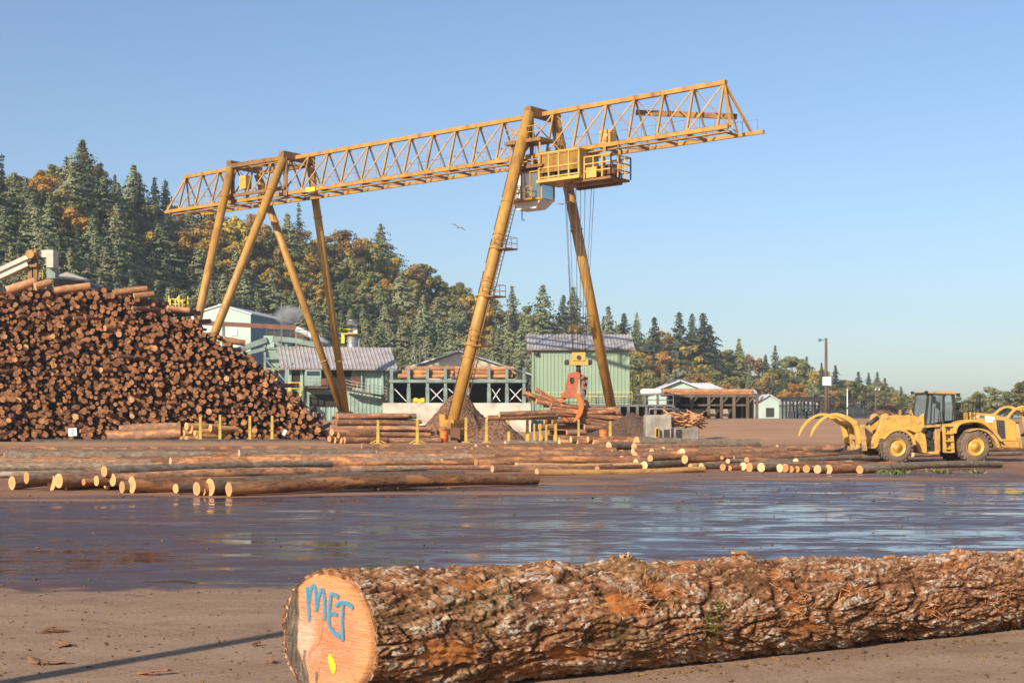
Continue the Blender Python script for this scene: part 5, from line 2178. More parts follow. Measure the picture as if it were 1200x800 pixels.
mb.beam((gx(685), .2, gz(455)), (gx(685.5), .2, gz(465)), .2)
mb.build('hydraulic_ram', M['stack'], gr)
mb = MB()
mb.box((gx(666), -.2, gz(464)), (1.4, 1.6, .35))
mb.prism([(gx(656), gz(462)), (gx(664), gz(457)), (gx(668), gz(466)), (gx(660), gz(466))], -1.05, -.8)
mb.build('lower_yoke', M['orange'], gr)


def curved_band(outer, inner, y0, y1, name, m, parent, bev=.03):
    mb = MB()
    n_ = len(outer)
    vs = [(x, yy, z) for yy in (y0, y1) for ring in (outer, inner) for x, z in ring]
    fs = []
    for i in range(n_ - 1):
        j = i + 1
        fs += [(i, j, n_ + j, n_ + i), (2 * n_ + j, 2 * n_ + i, 3 * n_ + i, 3 * n_ + j), (j, i, 2 * n_ + i, 2 * n_ + j), (n_ + i, n_ + j, 3 * n_ + j, 3 * n_ + i)]
    fs += [(0, n_, 3 * n_, 2 * n_), (2 * n_ - 1, n_ - 1, 3 * n_ - 1, 4 * n_ - 1)]
    mb.add(vs, fs)
    o = mb.build(name, m, parent)
    return bevel(o, bev, 1) if bev else fix_normals(o)


def spline(pts, n_=14):
    out = []
    P = [pts[0]] + list(pts) + [pts[-1]]
    for i in range(1, len(P) - 2):
        for k_ in range(n_):
            t = k_ / n_
            q = []
            for c in (0, 1):
                p0, p1, p2, p3 = P[i - 1][c], P[i][c], P[i + 1][c], P[i + 2][c]
                q.append(.5 * (2 * p1 + (p2 - p0) * t + (2 * p0 - 5 * p1 + 4 * p2 - p3) * t * t + (3 * p1 - p0 - 3 * p2 + p3) * t ** 3))
            out.append(tuple(q))
    out.append(tuple(pts[-1]))
    return out


def pxs(lst):
    return [(gx(a), gz(b)) for a, b in lst]


for y0, (oo, ii) in ((-1.3, ([(676, 460), (681.5, 467), (683.5, 478), (679, 489), (671.5, 495)], [(672, 464), (676.5, 470), (677.5, 478), (675, 486), (671, 494)])),
                     (.55, ([(687, 467), (691, 473), (691.5, 482), (687, 490), (679, 496)], [(684.5, 469), (687, 475), (687, 481.5), (684, 488), (678.6, 495)]))):
    curved_band(spline(pxs(oo), 8), spline(pxs(ii), 8), y0, y0 + .45, 'tine', M['tine'], gr, .04)
# the two tines of the other jaw, mostly behind the logs
for y0 in (-.6, .15):
    curved_band(spline(pxs([(664, 462), (656, 468), (653, 478), (657, 488), (666, 495)]), 8), spline(pxs([(667, 464), (660, 470), (657.5, 478), (660, 486), (666.4, 494)]), 8),
                y0, y0 + .4, 'tine', M['tine'], gr, .04)

# hoist cables belong to the crane
for i, (pa, pb) in enumerate(((661, 671), (667, 673), (680, 679.5), (686, 683), (693, 684), (697, 686), (662.5, 671.5), (675, 677))):
    mb = MB()
    vv = (-.5, .5)[i % 2]
    a = V((pa - 677) / FPX * YG, vv, zb0 - .1) + gp - CO
    b = V(gx(pb), vv * .8, gz(414)) + gp - CO
    a.z, b.z = zb0 - .1, gz(414)
    mb.tube([a, b], .032, 6)
    mb.build('hoist_cable', M['cable'], crane)

# gripped logs
rr = random.Random(42)
for i in range(36):
    h = rr.random()
    if i < 13:
        A_, B_ = (rr.uniform(612, 642), rr.uniform(456, 474)), (rr.uniform(690, 722), rr.uniform(486, 497))
    elif i < 23:
        A_, B_ = (rr.uniform(630, 655), rr.uniform(470, 486)), (rr.uniform(716, 727), rr.uniform(478, 486))
    else:
        A_, B_ = (rr.uniform(640, 662), rr.uniform(474, 486)), (rr.uniform(716, 732), rr.uniform(488, 500))
    yo = rr.uniform(-.75, .45)
    ya = yo + rr.uniform(-.6, .2)
    p = V(gx(A_[0]), ya, gz(A_[1])) + gp
    q = V(gx(B_[0]), yo + rr.uniform(.0, 1.4), gz(B_[1])) + gp
    p.z -= gp.z
    q.z -= gp.z
    put_log('log', p, q - p, (q - p).length, rr.uniform(.17, .27), rr.uniform(.14, .2),
            'brown log gripped crosswise in the bundle under the orange grapple', 'logs in the grapple bundle', 'bark_red', 'cut', .12, 700 + i, 10, split=(i < 13))
for i, (A_, B_, r_) in enumerate((((585, 485.5), (652, 483), .26), ((571, 489.5), (653, 489), .26))):
    p, q = at(A_[0], A_[1], 129 + i), at(B_[0], B_[1], 131 + i)
    put_log('log', p, q - p, (q - p).length, r_, r_ * .9, ('upper' if i == 0 else 'lower') + ' of two dark logs lying level across the yellow stakes left of the grapple', None, 'bark', 'cut', .04, 760 + i, 12)

# ------------------------------------------------------------------ stakes
STK = [(235, 488, 518), (258, 486, 517), (293, 487, 518), (319, 487, 517), (443, 492, 521), (489, 491, 519), (546, 489, 514), (570, 490, 519),
       (596, 490, 515), (618, 490, 517), (651, 490, 517), (678, 491, 512), (715, 493, 514), (626, 496, 515), (633, 496, 515), (640, 497, 515)]
names_ = ['first yellow stake from the left, in front of the log pile', 'second yellow stake from the left, in front of the log pile', 'third yellow stake, in front of the right part of the log pile',
          'fourth yellow stake, last one in front of the log pile', 'yellow stake in front of the sideways log stack, the left of two', 'yellow stake in front of the sideways log stack, the right of two',
          'yellow stake just right of the front crane leg foot', 'yellow stake in front of the small bark heap', 'yellow stake right of the small bark heap', 'stout yellow stake holding the level dark logs',
          'yellow stake right of the level dark logs', 'thin yellow stake under the grapple tines', 'yellow stake under the right ends of the gripped logs',
          'left one of three short dull stakes behind the stout stake', 'middle one of three short dull stakes behind the stout stake', 'right one of three short dull stakes behind the stout stake']
for i, (px, yt, yb) in enumerate(STK):
    Y = 134 if i < 4 else (124 if i in (4, 5) else 132)
    if i >= 13:
        Y = 137
    X = (px - 600) / FPX * Y
    H_ = zat(yt, Y)
    t = empty('stake', names_[i], 'stake', (X, Y, land_z(X, Y)), 0, 'yellow log bunk stakes')
    w_ = .34 if i == 9 else (.22 if i in (11, 13, 14, 15) else .28)
    mb = MB()
    mb.add([(-w_ / 2, -w_ / 2, 0), (w_ / 2, -w_ / 2, 0), (w_ / 2, w_ / 2, 0), (-w_ / 2, w_ / 2, 0), (-w_ / 2.6, -w_ / 2.6, H_), (w_ / 2.6, -w_ / 2.6, H_), (w_ / 2.6, w_ / 2.6, H_), (-w_ / 2.6, w_ / 2.6, H_)],
           [(0, 1, 5, 4), (1, 2, 6, 5), (2, 3, 7, 6), (3, 0, 4, 7), (4, 5, 6, 7)])
    mb.build('upright', M['stake'], t)
    mb = MB()
    mb.box((0, 0, .06), (.7, .6, .12))
    if i in (0, 4, 5):
        mb.beam((-.7, 0, .08), (-.12, 0, .34), .09)
        mb.beam((.7, 0, .08), (.12, 0, .34), .09)
    mb.build('base', M['stake'], t)
for px, py, Y, lab in ((707, 508, 133, 'orange drum behind the log row under the gripped bundle'), (520, 509, 131, 'orange bin beside the bogie of the front crane leg')):
    p = at(px, py, Y)
    t = empty('drum', lab, 'drum', (p.x, Y, land_z(p.x, Y)))
    mb = MB()
    h_ = zat(py - 4.5, Y)
    mb.tube([(0, 0, 0), (0, 0, h_)], .36, 16)
    for q in (.02, .35, .66, .95):
        mb.tube([(0, 0, h_ * q), (0, 0, h_ * q + .06)], .385, 16)
    mb.build('barrel', M['orangeplastic'], t)
    mb = MB()
    mb.tube([(0, 0, h_), (0, 0, h_ + .03)], .33, 16)
    mb.build('lid', M['orange'], t)
# ------------------------------------------------------------------ the big pile of log ends
PROF = [(-120, 332), (0, 339), (60, 336), (120, 338), (165, 346), (190, 361), (225, 371), (250, 390), (280, 406), (310, 427), (340, 457), (370, 487), (392, 517)]


def pile_front(z):
    return 137.0 + .38 * z


def pile_logs():
    r = random.Random(31)
    spots = []
    z = .28
    row = 0
    while z < 16:
        Y = pile_front(z)
        x = (-110 - 600) / FPX * Y + (row % 2) * .33
        while True:
            px = 600 + FPX * x / Y
            if px > 392:
                break
            ztop = CAMZ + (HOR - interp(PROF, px)) / FPX * Y - .25
            if z < ztop + r.uniform(-.35, .3):
                rad = r.choice((.12, .155, .19, .20, .22, .24, .28))
                spots.append((x + r.uniform(-.17, .17), Y + r.gauss(0, .75), z + r.uniform(-.14, .14), rad, px))
            x += .455
        z += .37
        row += 1
    vis = [s for s in spots if s[4] > -4]
    # rank by how large they show: radius and how far they stick out of the face
    vis.sort(key=lambda s: -(s[3] + .06 * (pile_front(s[2]) - s[1])))
    single = vis[:70]
    sset = set(id(s) for s in single)
    protos = []
    for i in range(8):
        mb, cut = log_mesh(8.5, 1.0, .9, .03, 400 + i, 5, 12, .035)
        # unit radius in y,z; scaled on the object
        mb.add(cut, [tuple(reversed(range(len(cut))))], 1)
        protos.append(raw_mesh(mb, 'stacked_log', [M['pilebark'], M['cut_pile']]))
    core = MB()

    def direction(px):
        return V((px - 600) / FPX - .02 + r.gauss(0, .2 if px < 220 else .09), 1, r.gauss(0, .09)).normalized()
    for s in spots:
        x, Y, z, rad, px = s
        d = direction(px)
        if px < 170 and r.random() < .05:
            d = V(r.uniform(.5, 1.0), .8, r.uniform(-.15, .15)).normalized()
        pale = 205 < px < 250 and z < 1.6
        if id(s) in sset:
            o = bpy.data.objects.new('log', protos[r.randrange(8)])
            COL.objects.link(o)
            o.location = (x, Y, z)
            o.rotation_euler = dir_euler(d)
            o.rotation_euler.rotate_axis('X', r.random() * 6.28)
            o.scale = (1, rad, rad * r.uniform(.88, 1.0))
            tag(o, 'brown log in the huge pile face, orange sawn end towards the yard', 'log', 'logs in the huge pile')
        else:
            p = V(x, Y, z)
            k0 = len(core.v)
            core.tube([p, p + d * .5, p + d * 7], [rad * r.uniform(.93, 1.07), rad, rad * .9], 9, True, 0)
            # near cap gets wood
            core.m[-2] = 1
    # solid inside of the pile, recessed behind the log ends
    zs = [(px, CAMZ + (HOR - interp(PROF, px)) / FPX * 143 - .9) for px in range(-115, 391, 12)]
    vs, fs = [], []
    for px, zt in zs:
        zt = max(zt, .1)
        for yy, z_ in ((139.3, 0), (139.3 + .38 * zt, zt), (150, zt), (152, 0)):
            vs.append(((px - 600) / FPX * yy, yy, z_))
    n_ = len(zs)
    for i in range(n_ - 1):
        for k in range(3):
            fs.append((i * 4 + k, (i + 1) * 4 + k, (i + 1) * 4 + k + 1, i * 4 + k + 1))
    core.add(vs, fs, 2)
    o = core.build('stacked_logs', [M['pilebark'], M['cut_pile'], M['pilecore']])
    tag(o, 'the rest of the many hundred logs in the huge pile at the left', 'log pile', kind='stuff')
    print('pile logs', len(spots), len(single))


def cut_pile():
    m, nt, b, out = newmat('sunned_log_ends')
    # one tone per log end: noise with a large step over world position
    g = nd(nt, 'ShaderNodeNewGeometry')
    wn = nd(nt, 'ShaderNodeTexNoise')
    wn.inputs['Scale'].default_value = 1.9
    wn.inputs['Detail'].default_value = 2
    nt.links.new(g.outputs['Position'], wn.inputs['Vector'])
    oi = nd(nt, 'ShaderNodeObjectInfo')
    f = mth(nt, 'ADD', wn.outputs['Fac'], mth(nt, 'MULTIPLY', mth(nt, 'SUBTRACT', oi.outputs['Random'], .5), .5))
    col = ramp(nt, f, [(.25, (.21, .090, .038)), (.42, (.38, .17, .068)), (.58, (.54, .265, .105)), (.78, (.68, .40, .18))])
    f2 = nz(nt, coords(nt, 'World'), 9.0, 4)
    col = mixc(nt, ramp(nt, f2, [(.42, 0.0), (.66, .75)]), col, (.17, .07, .035))
    nt.links.new(col, b.inputs['Base Color'])
    b.inputs['Roughness'].default_value = .85
    b.inputs['Specular IOR Level'].default_value = .15
    return m


M['cut_pile'] = cut_pile()
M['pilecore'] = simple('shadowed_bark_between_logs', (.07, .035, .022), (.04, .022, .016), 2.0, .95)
pile_logs()
for i, (a, b, rad, lab) in enumerate((((8, 341), (41, 329.5), .5, 'thick orange log lying slantwise on the crest of the pile below the conveyor head'),
                                      ((41, 336), (60, 330.5), .4, 'short orange log on the crest of the pile beside the thick slanting one'),
                                      ((64, 341), (106, 335), .42, 'long orange log lying along the crest of the pile under the felt roof'),
                                      ((132, 344), (173, 338.5), .36, 'orange log along the crest of the pile, the upper one at its right shoulder'),
                                      ((157, 347.5), (180, 344.5), .36, 'short orange log just under the upper one at the right shoulder of the pile'),
                                      ((196, 361), (222, 364), .34, 'orange log lying across the slope of the pile below the cyclone tank'),
                                      ((262, 398), (287, 402), .34, 'brown log lying across the right slope of the pile before the mint warehouse'),
                                      ((126, 511), (212, 507), .55, 'dark long log lying at the foot of the huge pile right of the numbered sign'),
                                      ((140, 504), (212, 500.5), .5, 'dark long log resting above the lowest one at the foot of the huge pile'))):
    Y = 142 if i < 7 else 134.6 + (i - 7) * .3
    p, q = at(a[0], a[1], Y), at(b[0], b[1], Y + .8)
    put_log('log', p, q - p, (q - p).length, rad, rad * .88, lab, None, 'deckbark' if i < 7 else 'bark', 'cut', .08, 300 + i, 12, split=True)
rr = random.Random(8)
for i in range(14):
    p = at(rr.uniform(208, 252), rr.uniform(499, 515.5), 134.8 + rr.random())
    p.z = max(p.z, .3)
    put_log('log', p, (.75, .7, rr.uniform(-.05, .05)), 3.2, rr.uniform(.24, .36), .25, 'pale peeled short log in the small heap behind the first yellow stakes',
            'pale short logs at the foot of the pile', 'peeled', 'cut', .03, 350 + i, 10, split=False)

# sideways stack right of the pile
k = 0
for lay in range(5):
    for j in range(3):
        Y = 129 + j * .75 + rr.uniform(-.1, .1)
        xa = 385 + lay * 2.5 + rr.uniform(-3, 6)
        xb = 522 - lay * 9 + rr.uniform(-10, 3)
        z_ = .33 + lay * .52
        p = V((xa - 600) / FPX * Y, Y, z_)
        q = V((xb - 600) / FPX * (Y + 1.5), Y + 1.5, z_ + rr.uniform(-.12, .1))
        put_log('log', p, q - p, (q - p).length, rr.uniform(.24, .33), rr.uniform(.19, .26), 'brown log lying sideways in the low stack left of the front crane leg',
                'logs in the low sideways stack', 'bark', 'cut', .1, 380 + k, 12, split=True)
        k += 1
for i, (px, py) in enumerate(((389, 506), (396, 510), (392, 516), (399, 517), (386, 514), (403, 518))):
    p = at(px, py, 127)
    p.z = max(p.z, .3)
    put_log('log', p, (.8, .6, 0), 4.5, .3, .26, 'pale ended log in the loose heap at the right foot of the pile', 'pale log ends beside the pile', 'bark_red', 'cut', .04, 395 + i, 12)

# rail along the foot of the pile
t = empty('crane_rail', 'dark low steel rail running along the foot of the log pile', 'rail', (-45, 133.2, 0))
mb = MB()
mb.beam((0, 0, .08), (37, 0, .08), .3, .16)
mb.build('sleeper_beam', M['timber'], t)
mb = MB()
mb.beam((0, 0, .23), (37, 0, .23), .12, .14)
mb.build('railhead', M['dark'], t)

# signs
p = at(85, 506, 133.6)
t = empty('number_board', 'small white board with a black 2 at the foot of the log pile', 'sign', (p.x, p.y, 0), 0)
mb = MB()
mb.box((0, 0, p.z), (.80, .05, .74), rot=Matrix.Rotation(-.06, 3, 'Y'))
mb.build('board', M['sign'], t)
mb = MB()
mb.box((0, .1, p.z / 2), (.1, .1, p.z))
mb.build('post', M['timber'], t)


def text_mesh(s, size, name, mat, parent, loc, rot, ext=.006):
    cu_ = bpy.data.curves.new('lettering', 'FONT')
    cu_.body = s
    cu_.size = size
    cu_.align_x = 'CENTER'
    cu_.align_y = 'CENTER'
    cu_.extrude = ext
    to = bpy.data.objects.new('lettering_tmp', cu_)
    COL.objects.link(to)
    dg = bpy.context.evaluated_depsgraph_get()
    me = bpy.data.meshes.new_from_object(to.evaluated_get(dg))
    bpy.data.objects.remove(to)
    me.materials.clear()
    me.materials.append(mat)
    o = bpy.data.objects.new(name, me)
    COL.objects.link(o)
    o.parent = parent
    o.location = loc
    o.rotation_euler = rot
    return o


text_mesh('2', .66, 'lettering', M['ink'], t, (0, -.034, p.z), (pi / 2, 0.06, 0))
p = at(333.5, 506.5, 133.5)
t = empty('paper_tag', 'white tilted tag on the pile face behind the fourth yellow stake', 'tag', (p.x, p.y, p.z))
mb = MB()
mb.box((0, 0, 0), (.30, .03, .55), rot=Matrix.Rotation(.45, 3, 'Y'))
mb.build('sheet', M['sign'], t)

# ------------------------------------------------------------------ logs spread over the yard
ROWL = [(14, 565.5, 8), (31, 559.5, 7), (60, 565, 9), (69, 563, 9), (78, 571, 3), (98, 564.5, 4), (113, 563, 6), (122, 552, 6.3), (125, 565.5, 8), (132, 562, 7.5),
        (143, 570.5, 7), (154.5, 568, 9.7), (186, 568, 6.3), (206, 572, 5.5), (230.5, 572.5, 8), (238, 575.5, 5), (246, 570.5, 10), (268, 573, 8.3)]
BK = ['bark', 'bark_grey', 'bark_red']
rr = random.Random(3)
for i, (px, py, rp) in enumerate(sorted(ROWL)):
    d = FPX * CAMZ / (py + rp - HOR)
    if px in (31, 69, 98, 113, 122, 132, 206):
        d = 44.2 if px < 200 else 42.0     # these rest on their neighbours
    rad = rp / FPX * d
    X = (px - 600) / FPX * d
    zc_ = max(rad, CAMZ + (HOR - py) / FPX * d)
    al = radians(rr.uniform(41, 52))
    L = rr.uniform(7, 10)
    if px == 268:
        al, L = radians(53.5), 11.2
    if rp < 5:
        L = 4.5
    put_log('log', (X, d, zc_), (sin(al), cos(al), 0), L, rad, rad * rr.uniform(.78, .92),
            f'log whose pale sawn end is {ORD[i]} from the left in the front left row', 'logs spread over the yard', BK[i % 3] if px != 268 else 'bark_red', 'cut', .1, 500 + i, 18)
MIDL = [(68, 532, 4, 10), (220, 556, 3.5, 11), (577, 549, 4, 6), (605, 546, 4.5, 9.5), (629, 553, 4.3, 8.0), (717, 531, 4, 9), (669, 532, 3, 6), (745, 542, 4.5, 7), (539, 534, 3.2, 8),
        (548, 534, 3.2, 9), (559, 533.5, 3, 9), (481, 540, 2.5, 8), (364, 539.5, 3, 8), (380, 538, 3, 9), (399, 537, 3.5, 9), (416, 532, 3, 7), (422, 531, 3, 8), (424, 540, 2.5, 7), (592, 519, 2.6, 8)]
for i, (px, py, rp, L) in enumerate(sorted(MIDL)):
    d = FPX * CAMZ / (py + rp - HOR)
    rad = rp / FPX * d
    X = (px - 600) / FPX * d
    al = radians(rr.uniform(50, 62)) if px not in (605, 629) else radians(62)
    bk = 'peeled' if px in (629, 605) else BK[i % 3]
    put_log('log', (X, d, rad), (sin(al), cos(al), 0), L, rad, rad * .86,
            f'log with the {ORD[i]} pale end from the left, behind the front left row' if px not in (629, 605) else
            ('yellow peeled log lying at the edge of the wet ground in mid picture' if px == 629 else 'peeled tan log with a round pale end just behind the yellow peeled log'),
            'logs spread over the yard', bk, 'cut_white', .12, 540 + i, 14)
# small bundle with pale ends in front of the stakes
for i in range(13):
    px, py = 656 + (i % 7) * 6.5 + rr.uniform(-1, 1), (519.5 if i < 7 else 515) + rr.uniform(-.8, .8)
    d = 119 + (i % 3) * .8
    p = at(px, py, d)
    p.z = max(p.z, .24)
    put_log('log', p, (.93, .36, rr.uniform(-.01, .01)), 7.5, .26, .2, 'slim log with a whitish end in the small bundle under the grapple', 'slim logs in the small bundle', 'bark_red', 'cut_white', .04, 565 + i, 12)
# the large single log
d = FPX * CAMZ / (526.5 - HOR)
p = V((746 - 600) / FPX * d, d, 7.8 / FPX * d)
q = at(890, 520, d + 4)
q.z = p.z * .8
put_log('log', p, q - p, (q - p).length, 7.8 / FPX * d, 5.6 / FPX * d, 'thickest single log before the concrete bulkhead, with an orange-red sawn end', 'logs spread over the yard', 'bark_grey', 'cut_red', .08, 590, 22)
ROWR = [(717, 532, 4), (772, 531, 3), (762, 537, 4), (802.5, 538, 5), (846, 536, 2.5), (853, 540, 3), (858, 537, 3.7), (875, 539, 3.7), (755, 545, 5), (767, 544, 3.5), (774.5, 546, 3), (783, 546, 2.6),
        (787, 546, 2.6), (809, 546, 3.2), (822, 546, 3.7), (847, 547, 4), (855, 548, 3), (871, 546, 4.6), (878, 547, 5.2), (892, 547.5, 5.2), (900, 548, 4.2), (914, 548, 5), (920, 548, 5.2), (927, 549.5, 3.8),
        (934, 549.5, 3.8), (945, 549, 4.6), (958, 549.5, 5.3), (971, 549.5, 5.2), (932.5, 540, 3.6), (907.5, 531, 4), (1007.6, 550, 4.7), (700, 549, 3.2), (690, 545, 3)]
for i, (px, py, rp) in enumerate(sorted(ROWR)):
    d = FPX * CAMZ / (py + rp - HOR)
    if py < 541 and px > 750 and px not in (772, 907.5):
        d = 63.0 + (i % 3) * .5      # second layer, resting on the front row
    rad = rp / FPX * d
    X = (px - 600) / FPX * d
    zc_ = max(rad, CAMZ + (HOR - py) / FPX * d)
    al = radians(rr.uniform(42, 54)) if px < 960 else radians(50)
    L = rr.uniform(6.5, 10) if px < 870 else rr.uniform(5.5, 7.5)
    if px > 1000:
        L = 10.5
    put_log('log', (X, d, zc_), (sin(al), cos(al), 0), L, rad, rad * rr.uniform(.8, .95),
            f'log whose round pale end is {ORD[i]} from the left in the right hand rows', 'logs spread over the yard', BK[(i + 1) % 3] if px < 1000 else 'bark_grey',
            'cut' if i % 3 else 'cut_white', .1, 600 + i, 16)
# long logs behind the front rows, lying lengthwise
REST = MB()


def rest_log(p, d, L, r0, r1, seed, bi):
    mb, cut = log_mesh(L, r0, r1, .12, seed, None, 12, .05)
    mb.add(cut, [tuple(reversed(range(len(cut))))], 1)
    R_ = dir_euler(d).to_matrix()
    o_ = len(REST.v)
    REST.v.extend([tuple(Vector(p) + R_ @ Vector(q)) for q in mb.v])
    REST.f.extend([tuple(i_ + o_ for i_ in f_) for f_ in mb.f])
    REST.m.extend([bi if m_ == 0 else 3 for m_ in mb.m])
    REST.s.extend(mb.s)


rowspec = [(58.0, -40, -10, 'first'), (53.0, -36, -14, 'nearest'), (63.5, -42, 0, 'second'), (69, -46, 4, 'third'), (75, -50, 6, 'fourth'), (81, -52, 8, 'fifth'), (87, -52, 10, 'sixth'), (93, -50, 10, 'seventh'), (60.5, -40, -2, 'lower'), (66, -44, 2, 'middle'), (72, -46, 4, 'upper'), (78, -48, 6, 'farther'), (84, -50, 8, 'thin'), (90, -50, 10, 'farthest'), (100, -14, 0, 'last'),
           (81, 8, 14, 'right second'), (87, 9, 14, 'right lower'), (76.5, 7, 12, 'right thin'), (84, 10, 30, 'right third'), (79, 6, 24, 'right first'), (90, 14, 28, 'right fourth')]
k = 0
for d0, xa, xb, nm in rowspec:
    x = xa + rr.uniform(0, 4)
    j = 0
    while x < xb:
        L = rr.uniform(8, 13)
        al = radians(rr.uniform(64, 82))
        rad = rr.choice((.12, .16, .2, .24, .3))
        Y = d0 + rr.uniform(-1.6, 1.6)
        where = 'left' if x < -10 else ('middle' if x < 8 else 'right')
        if 68 < d0 < 84 and x + L > 14:
            break
        if d0 > 74:
            rest_log((x, Y, rad), (sin(al), cos(al), 0), L, rad, rad * .8, 650 + k, rr.choice((0, 0, 2, 1)))
            x += L * .8 + rr.uniform(-1, 4)
            k += 1
            continue
        put_log('log', (x, Y, rad), (sin(al), cos(al), 0), L, rad, rad * .8,
                f'long log lying lengthwise in the {where} of the yard, {nm.split()[-1]} back row', f'long logs in the {where} of the yard, {nm.split()[-1]} back row', BK[(0, 2, 0, 2, 1)[rr.randrange(5)]], 'cut_white' if rr.random() < .6 else 'cut', .14, 650 + k, 12)
        x += L * .8 + rr.uniform(-1, 4)
        k += 1
        j += 1
ro = REST.build('loose_logs', [M['bark'], M['bark_grey'], M['bark_red'], M['cut_white']])
tag(ro, 'the far rows of logs spread over the back of the yard before the pile', 'logs', kind='stuff')
print('spread logs', k)
# weeds growing over the right rows
mb = MB()
for (px, py, n_, w_) in ((920, 541, 90, 9), (800, 541, 60, 12), (1045, 553, 160, 22), (1100, 552, 50, 10), (1140, 552, 30, 8), (985, 546, 30, 10)):
    c = ground_at(px, py + 1.5)
    for i in range(n_):
        b = c + V(rr.gauss(0, w_ * .45) / FPX * c.y, rr.uniform(-1.2, 1.2), 0)
        h_ = rr.uniform(.05, .2)
        dx = V(rr.uniform(-.25, .25), rr.uniform(-.25, .25), h_)
        s_ = V(rr.uniform(-1, 1), rr.uniform(-1, 1), 0).normalized() * .03
        vs = [b - s_, b + s_, b + dx * .6 + s_ * 1.3, b + dx, b + dx * .6 - s_ * 1.3]
        mb.add(vs, [(0, 1, 2, 3, 4)])
o = mb.build('weeds', M['weed'])
tag(o, 'green weeds growing around the right hand log rows', 'weeds', kind='stuff')
# more cut ends in the rows between the yellow peeled log and the loader
rr = random.Random(41)
for i in range(26):
    d = 67 + 27 * rr.random()
    X = rr.uniform(4.5, 11.5) * d / 72
    rad = rr.choice((.14, .17, .2, .24))
    al = radians(rr.uniform(46, 62))
    put_log('log', (X, d, rad if i % 3 else rad + .3), (sin(al), cos(al), 0), rr.uniform(4.5, 7), rad, rad * .85,
            'short log among the loose rows between the single thick log and the loader clamp', 'loose short logs before the loader', BK[rr.randrange(3)], 'cut_white' if rr.random() < .5 else 'cut', .08, 1000 + i, 12)
# dark jumble of logs lying under the gripped bundle
rr = random.Random(88)
for i in range(20):
    xa = rr.uniform(628, 668) if i % 2 else rr.uniform(655, 690)
    xb = xa + rr.uniform(60, 85)
    Y = 139.5 + (i % 5) * .8
    z_ = .3 + (i // 5) * .55
    p = V((xa - 600) / FPX * Y, Y, z_)
    q = V((xb - 600) / FPX * (Y + 1.5), Y + 1.5, z_ + rr.uniform(-.25, .15))
    put_log('log', p, q - p, (q - p).length, rr.uniform(.22, .3), .2, 'dark log in the jumbled stack on the ground under the gripped bundle', 'logs stacked under the grapple', 'bark', 'cut', .1, 860 + i, 10, split=False)
# ------------------------------------------------------------------ wheel loader with log forks
PXM = .0438


def LX(cx):
    return ((930 + cx / 4.444) - 1093) * PXM


def LZ(cy):
    return (541.5 - (430 + cy / 4.444)) * PXM


def LP(l):
    return [(LX(a), LZ(b)) for a, b in l]


def KP(l):
    """points read from the second, larger crop"""
    return [(((1060 + a / 6.667) - 1093) * PXM, (541.5 - (440 + b / 6.667)) * PXM) for a, b in l]


def prism(poly, y0, y1, name, mat, parent, bev=.03):
    mb = MB()
    mb.prism(poly, y0, y1)
    o = mb.build(name, mat, parent)
    return bevel(o, bev, 2) if bev else fix_normals(o)


